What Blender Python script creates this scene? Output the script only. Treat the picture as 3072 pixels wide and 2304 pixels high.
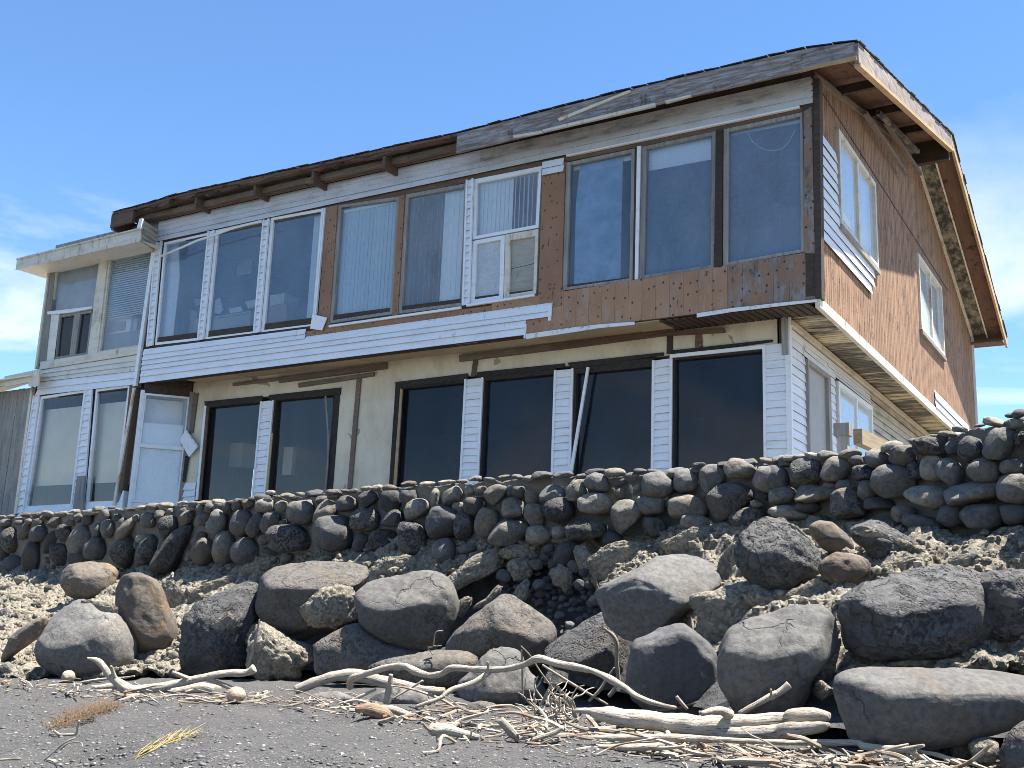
import bpy, bmesh, math, random
import numpy as np
from mathutils import Vector, Matrix
from mathutils.bvhtree import BVHTree

for o in list(bpy.data.objects): bpy.data.objects.remove(o)
scene = bpy.context.scene
COL = scene.collection
RND = random.Random(7)
NP = np.random.RandomState(7)

# ------------------------------------------------------------------ camera
PITCH, ROLL, YAW, FPX = 0.216748569, 0.0403479873, -0.559201383, 3201.51203
CAM = np.array([3.484, -12.503, 1.40])
fw = np.array([math.sin(YAW)*math.cos(PITCH), math.cos(YAW)*math.cos(PITCH), math.sin(PITCH)])
rt = np.array([math.cos(YAW), -math.sin(YAW), 0.0])
up = np.cross(rt, fw)
rt, up = rt*math.cos(ROLL)+up*math.sin(ROLL), -rt*math.sin(ROLL)+up*math.cos(ROLL)
cd = bpy.data.cameras.new('camera'); cam = bpy.data.objects.new('camera', cd); COL.objects.link(cam)
cd.sensor_width = 36.0; cd.lens = FPX/3072*36.0; cd.clip_end = 5000; cd.clip_start = 0.05
cam.matrix_world = Matrix(((rt[0], up[0], -fw[0], CAM[0]), (rt[1], up[1], -fw[1], CAM[1]),
                           (rt[2], up[2], -fw[2], CAM[2]), (0, 0, 0, 1)))
scene.camera = cam
scene.render.resolution_x, scene.render.resolution_y = 1024, 768

# ------------------------------------------------------------------ light
SUN_EL, SUN_AZ = math.radians(72), math.radians(66)      # azimuth from +Y (behind the house) towards +X
SKY_STRENGTH, SUN_STRENGTH = 0.05, 5.0
w = bpy.data.worlds.new('World'); scene.world = w; w.use_nodes = True
nt = w.node_tree; N = nt.nodes; N.clear()
sky = N.new('ShaderNodeTexSky'); sky.sky_type = 'NISHITA'; sky.sun_disc = False
sky.sun_elevation = SUN_EL; sky.sun_rotation = SUN_AZ
sky.air_density = 1.0; sky.dust_density = 0.0; sky.ozone_density = 2.5; sky.altitude = 1200
tc = N.new('ShaderNodeTexCoord')
sep = N.new('ShaderNodeSeparateXYZ'); nt.links.new(tc.outputs['Generated'], sep.inputs[0])
# clouds lie on a flat layer: direction divided by its height
zmax = N.new('ShaderNodeMath'); zmax.operation = 'MAXIMUM'; nt.links.new(sep.outputs['Z'], zmax.inputs[0]); zmax.inputs[1].default_value = 0.03
zadd = N.new('ShaderNodeMath'); zadd.operation = 'ADD'; nt.links.new(zmax.outputs[0], zadd.inputs[0]); zadd.inputs[1].default_value = 0.12
div = N.new('ShaderNodeVectorMath'); div.operation = 'DIVIDE'
cmb = N.new('ShaderNodeCombineXYZ')
for i in range(3): nt.links.new(zadd.outputs[0], cmb.inputs[i])
nt.links.new(tc.outputs['Generated'], div.inputs[0]); nt.links.new(cmb.outputs[0], div.inputs[1])
no = N.new('ShaderNodeTexNoise'); no.inputs['Scale'].default_value = 0.85; no.inputs['Detail'].default_value = 9
no.inputs['Roughness'].default_value = 0.56; no.inputs['Distortion'].default_value = 0.5
mp = N.new('ShaderNodeMapping'); mp.inputs['Location'].default_value = (4.3571, 1.7889, 8.8549)
nt.links.new(div.outputs[0], mp.inputs[0]); nt.links.new(mp.outputs[0], no.inputs['Vector'])
cr = N.new('ShaderNodeValToRGB'); cr.color_ramp.elements[0].position = 0.49; cr.color_ramp.elements[1].position = 0.66
nt.links.new(no.outputs['Fac'], cr.inputs[0])
# more cloud low down, clear overhead
zr = N.new('ShaderNodeMapRange'); nt.links.new(sep.outputs['Z'], zr.inputs[0])
zr.inputs[1].default_value = 0.26; zr.inputs[2].default_value = 0.52; zr.inputs[3].default_value = 0.8; zr.inputs[4].default_value = 0.0
cm = N.new('ShaderNodeMath'); cm.operation = 'MULTIPLY'; nt.links.new(cr.outputs[0], cm.inputs[0]); nt.links.new(zr.outputs[0], cm.inputs[1])
hs = N.new('ShaderNodeHueSaturation'); hs.inputs['Saturation'].default_value = 1.14; hs.inputs['Value'].default_value = 1.5
nt.links.new(sky.outputs[0], hs.inputs['Color'])
CLOUD = 8.0
mx = N.new('ShaderNodeMixRGB'); nt.links.new(cm.outputs[0], mx.inputs[0]); nt.links.new(hs.outputs[0], mx.inputs[1]); mx.inputs[2].default_value = (CLOUD*0.97, CLOUD*0.985, CLOUD, 1)
bg = N.new('ShaderNodeBackground'); bg.inputs[1].default_value = SKY_STRENGTH
nt.links.new(mx.outputs[0], bg.inputs[0])
ow = N.new('ShaderNodeOutputWorld'); nt.links.new(bg.outputs[0], ow.inputs[0])

sl = bpy.data.lights.new('sun', 'SUN'); sl.energy = SUN_STRENGTH; sl.angle = math.radians(0.53); sl.color = (1.0, 0.95, 0.87)
so = bpy.data.objects.new('sun', sl); COL.objects.link(so)
sd = Vector((math.cos(SUN_EL)*math.sin(SUN_AZ), math.cos(SUN_EL)*math.cos(SUN_AZ), math.sin(SUN_EL)))
so.rotation_euler = sd.to_track_quat('Z', 'Y').to_euler(); so.location = (0, 0, 40)

vs = scene.view_settings; scene.display_settings.display_device = 'sRGB'
vs.view_transform = 'Standard'; vs.look = 'None'; vs.exposure = 1.85; vs.gamma = 1.0; vs.use_curve_mapping = False
scene.render.engine = 'CYCLES'; scene.cycles.filter_width = 0.9

# ------------------------------------------------------------------ measuring: photograph pixel -> direction -> point on a wall, ground or rock face
def ray(x, y): return fw + rt*(x-1536)/FPX - up*(y-1152)/FPX
def zoom(ox, oy): return lambda u, v: (ox+u/2.8802, oy+v/2.8802)
def hitX(p, X): d = ray(*p); return CAM + d*((X-CAM[0])/d[0])
def hitY(p, Y): d = ray(*p); return CAM + d*((Y-CAM[1])/d[1])
def hitZ(p, Z): d = ray(*p); return CAM + d*((Z-CAM[2])/d[2])
def hitD(p, D): return CAM + ray(*p)*D
zA, zB, zC, zD, zE, zF, zG, zH, zI, zJ, zK = [zoom(*t) for t in ((0,550),(400,450),(900,450),(1500,350),(2000,50),(2304,400),(2304,850),(1600,900),(0,1050),(500,1000),(1100,1000))]
zL, zM, zN, zO, zP, zQ, zS, zT, zW, zR = [zoom(*t) for t in ((0,1450),(600,1450),(1200,1450),(1700,1300),(2304,1200),(2304,1728),(1600,1728),(900,1728),(0,1728),(1200,200))]
zU = zoom(300,400)
H0 = 5.35          # level of the upper floor's underside

# ------------------------------------------------------------------ helpers
def vnoise(p, seed=0):
    """smooth value noise, p (n,3) -> (n,) in -1..1"""
    p = np.asarray(p, float); i = np.floor(p).astype(np.int64); f = p-i; f = f*f*(3-2*f)
    def h(a):
        n = (a[:, 0]*374761393 + a[:, 1]*668265263 + a[:, 2]*2147483647 + seed*974711) & 0xffffffff
        n = ((n ^ (n >> 13))*1274126177) & 0xffffffff
        n = n ^ (n >> 16)
        return (n & 0xffff)/32767.5-1
    r = 0
    for dx in (0, 1):
        for dy in (0, 1):
            for dz in (0, 1):
                wgt = (f[:, 0] if dx else 1-f[:, 0])*(f[:, 1] if dy else 1-f[:, 1])*(f[:, 2] if dz else 1-f[:, 2])
                r = r + wgt*h(i+np.array([dx, dy, dz]))
    return r
def fbm(p, oct=4, seed=0, gain=0.5):
    r = 0; a = 1.0; p = np.asarray(p, float)
    for k in range(oct): r = r + a*vnoise(p, seed+k); p = p*2.03+11.3; a *= gain
    return r

def link(name, me, parent=None, mat=None, kind=None, label=None, cat=None, group=None):
    o = bpy.data.objects.new(name, me); COL.objects.link(o)
    if mat is not None and me is not None:
        if not me.materials: me.materials.append(mat)
        elif me.materials[0] is not mat:
            o.material_slots[0].link = 'OBJECT'; o.material_slots[0].material = mat
    if parent is not None: o.parent = parent
    if kind: o['kind'] = kind
    if label: o['label'] = label
    if cat: o['category'] = cat
    if group: o['group'] = group
    return o
def thing(name, label, cat, loc=(0, 0, 0), group=None):
    o = link(name, None, label=label, cat=cat, group=group); o.location = loc
    return o
def mesh(name, v, f, smooth=False):
    me = bpy.data.meshes.new(name); me.from_pydata([tuple(map(float, a)) for a in v], [], [tuple(map(int, a)) for a in f])
    if smooth: me.polygons.foreach_set('use_smooth', [True]*len(me.polygons))
    me.update(); return me
def rel(o, pts):
    """world points -> coordinates under parent o (things sit at an offset, never rotated)"""
    if o is None: return pts
    off = np.zeros(3); q = o
    while q is not None: off += np.array(q.location); q = q.parent
    return [np.asarray(p)-off for p in pts]

class Wall:
    """a vertical plane: o origin (x,y), a along, n outward. coordinates (a, z, d outward)"""
    def __init__(s, o, a, z0=0.0):
        s.o = np.array([o[0], o[1], z0], float); a = np.array([a[0], a[1], 0.0]); s.a = a/np.linalg.norm(a)
        s.n = np.cross(s.a, (0, 0, 1)); 
    def px(s, p, d=0.0):
        r = ray(*p); q = s.o+s.n*d; t = np.dot(q-CAM, s.n)/np.dot(r, s.n); w_ = CAM+r*t
        return (float(np.dot(w_-s.o, s.a)), float(w_[2]-s.o[2]))
    def pt(s, a, z, d=0.0): return s.o + s.a*a + np.array([0, 0, z]) + s.n*d
    def prism(s, name, poly, d0, d1, mat, parent, d0b=None):
        """poly (a,z) list; outer face at d0, inner at d1"""
        n = len(poly); ar = sum(poly[i][0]*poly[(i+1) % n][1]-poly[(i+1) % n][0]*poly[i][1] for i in range(n))
        if ar < 0: poly = poly[::-1]
        if isinstance(d0, (list, tuple)): dd = list(d0) if ar >= 0 else list(d0)[::-1]
        else: dd = [d0]*n
        v = [s.pt(a, z, dd[i]) for i, (a, z) in enumerate(poly)] + [s.pt(a, z, d1) for a, z in poly]
        f = [tuple(range(n)), tuple(range(2*n-1, n-1, -1))] + [(i, i+n, (i+1) % n+n, (i+1) % n) for i in range(n)]
        return link(name, mesh(name, rel(parent, v), f), parent, mat)
    def ppx(s, name, pts, d0, d1, mat, parent, dp=0.0):
        return s.prism(name, [s.px(p, dp) for p in pts], d0, d1, mat, parent)
    def rect(s, name, a0, a1, z0, z1, d0, d1, mat, parent):
        return s.prism(name, [(a0, z0), (a1, z0), (a1, z1), (a0, z1)], d0, d1, mat, parent)
    def ring(s, name, q, wd, d0, d1, mat, parent):
        """frame around the quad q = TL,TR,BR,BL in (a,z); wd = (left,top,right,bottom) widths"""
        (tl, tr, br, bl) = q
        l, t, r, b = wd if isinstance(wd, tuple) else (wd,)*4
        i = [(tl[0]+l, tl[1]-t), (tr[0]-r, tr[1]-t), (br[0]-r, br[1]+b), (bl[0]+l, bl[1]+b)]
        v = [s.pt(*p, d0) for p in q]+[s.pt(*p, d0) for p in i]+[s.pt(*p, d1) for p in q]+[s.pt(*p, d1) for p in i]
        f = []
        for k in range(4):
            m = (k+1) % 4
            f += [(k, k+4, m+4, m), (k+8, m+8, m+12, k+12), (k, m, m+8, k+8), (k+4, k+12, m+12, m+4)]
        return link(name, mesh(name, rel(parent, v), f), parent, mat), i
    def window(s, q, wd, fmat, pmat, parent, d0=0.0, d1=-0.07, pd=-0.04, name='window'):
        o, i = s.ring(name, q, wd, d0, d1, fmat, parent)
        g = 0.006
        i2 = [(i[0][0]-g, i[0][1]+g), (i[1][0]+g, i[1][1]+g), (i[2][0]+g, i[2][1]-g), (i[3][0]-g, i[3][1]-g)]
        v = [s.pt(*p, pd) for p in i2]
        link('pane', mesh('pane', rel(o, v), [(3, 2, 1, 0)]), o, pmat)
        return o, i
    def siding(s, tl, tr, bl, br, n, mat, parent, d=0.0, jit=0.003, out=0.024):
        """n lapped planks between a top edge tl-tr and a bottom edge bl-br ((a,z) each)"""
        r = []
        for k in range(n):
            f0, f1 = k/n, (k+1)/n
            L = lambda p, q, f: (p[0]+(q[0]-p[0])*f, p[1]+(q[1]-p[1])*f)
            a, b, c, e = L(tl, bl, f0), L(tr, br, f0), L(tr, br, f1), L(tl, bl, f1)
            j = RND.uniform(-jit, jit); j2 = RND.uniform(-jit, jit)
            c = (c[0], c[1]-0.006+j); e = (e[0], e[1]-0.006+j2)
            v = [s.pt(*a, d+0.002), s.pt(*b, d+0.002), s.pt(*c, d+out+j), s.pt(*e, d+out+j2)]
            v += [s.pt(*a, d-0.004), s.pt(*b, d-0.004), s.pt(*c, d+out-0.006+j), s.pt(*e, d+out-0.006+j2)]
            f = [(3, 2, 1, 0), (4, 5, 6, 7), (0, 1, 5, 4), (2, 3, 7, 6), (1, 2, 6, 5), (3, 0, 4, 7)]
            r.append(link('siding_plank', mesh('siding_plank', rel(parent, v), f), parent, mat))
        return r

def box(name, x0, x1, y0, y1, z0, z1, mat, parent, **kw):
    v = rel(parent, [np.array(p) for p in ((x0,y0,z0),(x1,y0,z0),(x1,y1,z0),(x0,y1,z0),(x0,y0,z1),(x1,y0,z1),(x1,y1,z1),(x0,y1,z1))])
    f = [(0,3,2,1),(4,5,6,7),(0,1,5,4),(1,2,6,5),(2,3,7,6),(3,0,4,7)]
    return link(name, mesh(name, v, f), parent, mat, **kw)
def hexa(name, pts8, mat, parent, **kw):
    f = [(0,3,2,1),(4,5,6,7),(0,1,5,4),(1,2,6,5),(2,3,7,6),(3,0,4,7)]
    me = mesh(name, rel(parent, [np.asarray(p, float) for p in pts8]), f)
    bm = bmesh.new(); bm.from_mesh(me); bmesh.ops.recalc_face_normals(bm, faces=bm.faces); bm.to_mesh(me); bm.free()
    return link(name, me, parent, mat, **kw)

# ------------------------------------------------------------------ materials
def lin(r, g, b):
    f = lambda c: c/12.92 if c <= 0.04045 else ((c+0.055)/1.055)**2.4
    return (f(r/255), f(g/255), f(b/255), 1)
class MatB:
    def __init__(s, name):
        s.m = bpy.data.materials.new(name); s.m.use_nodes = True; s.t = s.m.node_tree; s.n = s.t.nodes; s.n.clear()
        s.out = s.n.new('ShaderNodeOutputMaterial'); s.b = s.n.new('ShaderNodeBsdfPrincipled'); s.t.links.new(s.b.outputs[0], s.out.inputs[0])
        s.g = s.n.new('ShaderNodeNewGeometry'); s.oi = s.n.new('ShaderNodeObjectInfo'); s.tc = s.n.new('ShaderNodeTexCoord')
        s.b.inputs['Roughness'].default_value = 0.8
    def L(s, a, b): s.t.links.new(a, b)
    def pos(s, sc=(1, 1, 1), obj=False, rot=(0, 0, 0), rnd=False):
        m = s.n.new('ShaderNodeMapping'); m.inputs['Scale'].default_value = sc; m.inputs['Rotation'].default_value = rot
        src = s.tc.outputs['Object'] if obj else s.g.outputs['Position']
        if rnd:
            a = s.n.new('ShaderNodeVectorMath'); a.operation = 'ADD'; k = s.n.new('ShaderNodeMath'); k.operation = 'MULTIPLY'; k.inputs[1].default_value = 37
            s.L(s.oi.outputs['Random'], k.inputs[0]); s.L(src, a.inputs[0]); s.L(k.outputs[0], a.inputs[1]); src = a.outputs[0]
        s.L(src, m.inputs[0]); return m.outputs[0]
    def noise(s, vec, scale=5, detail=5, rough=0.55, dist=0):
        n = s.n.new('ShaderNodeTexNoise'); n.inputs['Scale'].default_value = scale; n.inputs['Detail'].default_value = detail
        n.inputs['Roughness'].default_value = rough; n.inputs['Distortion'].default_value = dist; s.L(vec, n.inputs['Vector']); return n.outputs['Fac']
    def vor(s, vec, scale=5, rnd=1.0, feat='F1', out='Distance'):
        n = s.n.new('ShaderNodeTexVoronoi'); n.feature = feat; n.inputs['Scale'].default_value = scale; n.inputs['Randomness'].default_value = rnd
        s.L(vec, n.inputs['Vector']); return n.outputs[out]
    def dots(s, scale, sz=1.0):
        sp_ = s.n.new('ShaderNodeSeparateXYZ'); s.L(s.g.outputs['Position'], sp_.inputs[0]); a_ = s.math('ADD', sp_.outputs[0], sp_.outputs[1]); c_ = s.n.new('ShaderNodeCombineXYZ'); s.L(a_, c_.inputs[0]); s.L(s.math('MULTIPLY', sp_.outputs[2], sz), c_.inputs[1])
        n = s.n.new('ShaderNodeTexVoronoi'); n.voronoi_dimensions = '2D'; n.inputs['Scale'].default_value = scale; s.L(c_.outputs[0], n.inputs['Vector']); return n.outputs['Distance'], n.outputs['Color']
    def ramp(s, x, a, b, va=0.0, vb=1.0):
        n = s.n.new('ShaderNodeMapRange'); n.inputs[1].default_value = a; n.inputs[2].default_value = b; n.inputs[3].default_value = va; n.inputs[4].default_value = vb
        s.L(x, n.inputs[0]); return n.outputs[0]
    def math(s, op, a, b):
        n = s.n.new('ShaderNodeMath'); n.operation = op
        for i, q in enumerate((a, b)):
            if isinstance(q, (int, float)): n.inputs[i].default_value = q
            else: s.L(q, n.inputs[i])
        return n.outputs[0]
    def mix(s, fac, a, b, op='MIX'):
        n = s.n.new('ShaderNodeMixRGB'); n.blend_type = op
        for i, q in enumerate((fac, a, b)):
            if isinstance(q, (int, float)): n.inputs[i].default_value = q
            elif isinstance(q, tuple): n.inputs[i].default_value = q if len(q) == 4 else q+(1,)
            else: s.L(q, n.inputs[i])
        return n.outputs[0]
    def bump(s, h, strength=0.5, dist=0.01):
        n = s.n.new('ShaderNodeBump'); n.inputs['Strength'].default_value = strength; n.inputs['Distance'].default_value = dist
        s.L(h, n.inputs['Height']); 
        if s.b.inputs['Normal'].links: s.L(s.b.inputs['Normal'].links[0].from_socket, n.inputs['Normal'])
        s.L(n.outputs[0], s.b.inputs['Normal'])
    def col(s, c, rough=None):
        if isinstance(c, tuple): s.b.inputs['Base Color'].default_value = c if len(c) == 4 else c+(1,)
        else: s.L(c, s.b.inputs['Base Color'])
        if rough is not None:
            if isinstance(rough, (int, float)): s.b.inputs['Roughness'].default_value = rough
            else: s.L(rough, s.b.inputs['Roughness'])
        return s.m

def wood_mat(name, c1, c2, grain=(2, 2, 40), dark=(0.02, 0.015, 0.012), wear=0.5, wearcol=None, spots=0.0, rough=0.85, bumps=0.6, dk=(0.62, 0.72), hv=(0.82, 1.12)):
    """weathered wood or painted ply: grain stretched along one axis, peeling to a second colour, dark blotches"""
    b = MatB(name); v = b.pos(grain, rnd=True)
    g = b.noise(v, 3.0, 6, 0.65); big = b.noise(b.pos(), 1.3, 5, 0.6)
    c = b.mix(b.ramp(g, 0.36, 0.64), c1, c2)
    if wearcol: c = b.mix(b.math('MULTIPLY', b.ramp(b.noise(v, 6, 4, 0.7), 0.5, 0.62), wear), c, wearcol)
    d = b.noise(b.pos((1, 1, 0.6)), 5.5, 6, 0.7)
    c = b.mix(b.ramp(d, dk[0], dk[1], 0, 0.85), c, dark)
    c = b.mix(0.35, c, b.mix(b.ramp(big, 0.3, 0.7), (0.45, 0.45, 0.45), (1, 1, 1)), 'MULTIPLY')
    hue = b.ramp(b.oi.outputs['Random'], 0, 1, hv[0], hv[1])
    cm_ = b.n.new('ShaderNodeCombineXYZ'); [b.L(hue, cm_.inputs[i]) for i in range(3)]
    c = b.mix(1.0, c, cm_.outputs[0], 'MULTIPLY')
    if spots:
        vd, vcol = b.dots(8.5, 0.8); st = b.noise(b.pos((26, 26, 1.6)), 1.0, 3, 0.5); n5 = b.noise(b.pos((40, 40, 14)), 1.0, 4, 0.7)
        vd = b.math('ADD', vd, b.ramp(n5, 0.3, 0.7, -0.05, 0.07))
        sc_ = b.n.new('ShaderNodeSeparateColor'); b.L(vcol, sc_.inputs[0]); c = b.mix(b.math('MULTIPLY', b.ramp(vd, spots*0.82, spots*0.35), b.ramp(sc_.outputs[0], 0.3, 0.5)), c, (0.028, 0.014, 0.009))
        vd2, _c = b.dots(3.1, 0.16); c = b.mix(b.math('MULTIPLY', b.ramp(vd2, 0.05, 0.01), b.ramp(n5, 0.35, 0.6)), c, (0.06, 0.028, 0.015))
        c = b.mix(b.ramp(st, 0.66, 0.74, 0, 0.6), c, (0.05, 0.022, 0.013))
    b.bump(g, bumps, 0.006)
    return b.col(c, rough)
def vinyl(name, c, rust=0.0, grime=0.3, dirtc=(0.10, 0.09, 0.075)):
    b = MatB(name); n1 = b.noise(b.pos((0.7, 0.7, 3)), 2.5, 6, 0.65); n2 = b.noise(b.pos((3, 3, 0.5), rnd=True), 4, 5, 0.6)
    k = b.mix(b.ramp(n1, 0.48, 0.75, 0, grime), c, dirtc)
    k = b.mix(b.ramp(n2, 0.55, 0.75, 0, grime*0.6), k, (0.3, 0.26, 0.2))
    if rust:
        r = b.noise(b.pos((2.2, 2.2, 0.7)), 2.2, 6, 0.7)
        k = b.mix(b.ramp(r, 0.66-rust*0.25, 0.78-rust*0.25, 0, 0.85), k, (0.30, 0.13, 0.045))
    sp = b.vor(b.pos((1, 1, 1)), 4.0, 1.0)
    k = b.mix(b.ramp(sp, 0.035, 0.015, 0, 0.8), k, (0.12, 0.06, 0.03))
    return b.col(k, 0.45)
VINYL = vinyl('white_vinyl', (0.74, 0.76, 0.79), 0.16, 0.2)
VINYL_D = vinyl('shaded_grimy_vinyl', (0.57, 0.57, 0.585), 0.0, 0.45)  # base greyed to stand in for shade under the eave, plus grime
VINYL_M = vinyl('mouldy_vinyl', (0.50, 0.44, 0.34), 0.0, 0.9, (0.05, 0.04, 0.03))
VINYL_B = vinyl('beige_vinyl', (0.66, 0.63, 0.55), 0.25, 0.25)
VINYL_H = vinyl('grime_streaked_vinyl', (0.58, 0.57, 0.56), 0.0, 0.95, (0.07, 0.066, 0.06))
TRIMW = vinyl('white_trim', (0.74, 0.75, 0.76), 0.08, 0.2)
TRIMB = vinyl('beige_trim', (0.62, 0.57, 0.46), 0.45, 0.35)
BROWN = wood_mat('brown_ply', (0.32, 0.176, 0.10), (0.26, 0.136, 0.076), (1.2, 1.2, 0.5), (0.045, 0.03, 0.022), 0.25, (0.34, 0.25, 0.19), 0.17, bumps=0.25, dk=(0.68, 0.80), hv=(0.95, 1.05))
BROWNL = wood_mat('faded_brown_ply', (0.39, 0.228, 0.133), (0.33, 0.185, 0.104), (1.2, 1.2, 0.5), (0.05, 0.045, 0.04), 0.45, (0.40, 0.34, 0.29), 0.19, bumps=0.25, dk=(0.62, 0.76), hv=(0.94, 1.06))
MOULD = wood_mat('mouldy_brown_ply', (0.27, 0.16, 0.10), (0.20, 0.15, 0.12), (1.2, 1.2, 0.5), (0.02, 0.02, 0.022), 0.9, (0.26, 0.24, 0.23), 0.18, bumps=0.25, dk=(0.54, 0.70), hv=(0.9, 1.06))
GABLE = wood_mat('gable_boards', (0.36, 0.208, 0.118), (0.21, 0.113, 0.063), (5, 9, 0.7), (0.04, 0.024, 0.017), 0.4, (0.40, 0.27, 0.17), 0.15, bumps=0.7, dk=(0.54, 0.68), hv=(0.86, 1.1))
ROT = wood_mat('rotten_wood', (0.15, 0.085, 0.052), (0.085, 0.05, 0.035), (1.2, 6, 9), (0.012, 0.009, 0.008), 0.5, (0.22, 0.16, 0.11), bumps=1.0)
ROTD = wood_mat('dark_rotten_wood', (0.06, 0.04, 0.028), (0.03, 0.022, 0.018), (2, 6, 9), (0.008, 0.007, 0.006), 0.4, (0.13, 0.085, 0.05), bumps=1.0)
CHAR = wood_mat('black_rotten_frame', (0.016, 0.014, 0.013), (0.03, 0.024, 0.018), (3, 6, 6), (0.006, 0.006, 0.006), 0.3, (0.09, 0.06, 0.035), bumps=1.0)
GREYW = wood_mat('grey_weathered_wood', (0.36, 0.34, 0.33), (0.13, 0.105, 0.09), (0.9, 6, 9), (0.045, 0.028, 0.02), 0.75, (0.22, 0.13, 0.085), bumps=1.0, dk=(0.56, 0.70), hv=(0.95, 1.08))
GREYV = wood_mat('grey_rake_wood', (0.36, 0.33, 0.31), (0.15, 0.115, 0.09), (9, 0.8, 9), (0.05, 0.03, 0.02), 0.75, (0.28, 0.18, 0.11), bumps=1.0, dk=(0.57, 0.70), hv=(0.95, 1.08))
GREYB = wood_mat('grey_boards', (0.33, 0.32, 0.295), (0.19, 0.175, 0.16), (9, 9, 0.8), (0.06, 0.045, 0.035), 0.6, (0.33, 0.30, 0.26), bumps=0.8)
TAN = wood_mat('tan_timber', (0.46, 0.32, 0.17), (0.36, 0.24, 0.12), (1.2, 2, 9), (0.10, 0.06, 0.03), 0.5, (0.55, 0.45, 0.30), bumps=0.5)
SOFF = wood_mat('soffit_ply', (0.52, 0.40, 0.26), (0.44, 0.33, 0.20), (1, 4, 4), (0.12, 0.09, 0.06), 0.4, (0.56, 0.48, 0.36), bumps=0.3, dk=(0.68, 0.8))
DECK = wood_mat('roof_deck_ply', (0.17, 0.085, 0.055), (0.115, 0.06, 0.04), (9, 1.2, 1.2), (0.012, 0.009, 0.008), 0.4, (0.16, 0.10, 0.07), bumps=0.6, dk=(0.56, 0.66))
LEDGER = wood_mat('ledger_wood', (0.20, 0.15, 0.11), (0.12, 0.09, 0.07), (1, 8, 10), (0.03, 0.02, 0.016), 0.5, (0.3, 0.25, 0.2), bumps=0.8)
PLYW = wood_mat('plywood_panel', (0.44, 0.42, 0.36), (0.31, 0.30, 0.26), (2, 2, 14), (0.14, 0.12, 0.09), 0.5, (0.5, 0.47, 0.4), bumps=0.4)
b = MatB('cream_stucco'); n1 = b.noise(b.pos((1, 1, 0.55)), 1.6, 7, 0.65); n2 = b.noise(b.pos(), 7, 5, 0.7); n3 = b.noise(b.pos((1, 1, 1)), 2.3, 3, 0.5, 1.0)
c = b.mix(b.ramp(n1, 0.42, 0.72), (0.64, 0.57, 0.44), (0.42, 0.35, 0.25)); c = b.mix(b.ramp(n2, 0.62, 0.75, 0, 0.6), c, (0.26, 0.22, 0.17))
c = b.mix(b.ramp(n3, 0.695, 0.70, 0, 0.8), c, (0.23, 0.20, 0.16)); b.bump(n2, 0.3, 0.006)
STUC = b.col(c, 0.9)
b = MatB('roof_shingle'); n1 = b.noise(b.pos(), 9, 5, 0.7); STR = b.mix(b.ramp(n1, 0.3, 0.7), (0.025, 0.023, 0.022), (0.075, 0.065, 0.058)); b.bump(n1, 0.8, 0.01)
SHING = b.col(STR, 0.95)
b = MatB('perforated_strip'); ck = b.vor(b.pos((1, 1, 0.4)), 26, 0.25); c = b.mix(b.ramp(ck, 0.24, 0.2), (0.66, 0.67, 0.68), (0.10, 0.085, 0.07))
n1 = b.noise(b.pos(), 9, 4); c = b.mix(b.ramp(n1, 0.55, 0.7), c, (0.30, 0.22, 0.15)); PERF = b.col(c, 0.5)
b = MatB('ribbed_soffit_vinyl'); n1 = b.noise(b.pos((1.1, 5, 1)), 1.3, 6, 0.62, 0.4); n2 = b.noise(b.pos((0.8, 0.8, 1)), 1.1, 4, 0.5)
k = b.math('ADD', b.math('MULTIPLY', n1, 0.6), b.math('MULTIPLY', n2, 0.5))
c = b.mix(b.ramp(k, 0.47, 0.60, 0, 0.95), (0.58, 0.50, 0.34), (0.045, 0.038, 0.03)); RIBS = b.col(c, 0.6)
b = MatB('black_mouldy_vinyl'); n1 = b.noise(b.pos((3, 1.5, 3)), 2.2, 6, 0.7); RIBD = b.col(b.mix(b.ramp(n1, 0.36, 0.56), (0.26, 0.225, 0.155), (0.022, 0.02, 0.016)), 0.7)
def plain(name, c, rough=0.6, var=0.15, scale=6):
    b = MatB(name); n = b.noise(b.pos(rnd=True), scale, 5, 0.6); c2 = tuple(x*(1-2*var) for x in c[:3])
    return b.col(b.mix(b.ramp(n, 0.3, 0.7), c2, c), rough)
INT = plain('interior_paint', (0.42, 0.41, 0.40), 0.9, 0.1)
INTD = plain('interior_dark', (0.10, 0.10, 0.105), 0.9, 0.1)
INTC = plain('interior_cream', (0.86, 0.80, 0.68), 0.9, 0.08, 2)
CURT = plain('white_blind', (0.86, 0.89, 0.91), 0.7, 0.06)
CURTW = plain('white_curtain', (0.92, 0.94, 0.96), 0.7, 0.03)
CURTS = plain('sheer_blue_blind', (0.50, 0.62, 0.70), 0.7, 0.05)
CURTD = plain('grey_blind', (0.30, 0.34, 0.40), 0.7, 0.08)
PAPER = plain('paper', (0.82, 0.81, 0.76), 0.8, 0.05)
CARD = plain('cardboard', (0.46, 0.37, 0.27), 0.85, 0.06)
DESK = plain('desk_laminate', (0.55, 0.52, 0.46), 0.6, 0.06)
BLUEP = plain('pale_blue_plastic', (0.45, 0.62, 0.75), 0.5, 0.05)
DARKG = plain('dark_plastic', (0.03, 0.035, 0.045), 0.5, 0.1)
GREYD = plain('grey_door', (0.36, 0.35, 0.34), 0.6, 0.06)
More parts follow.
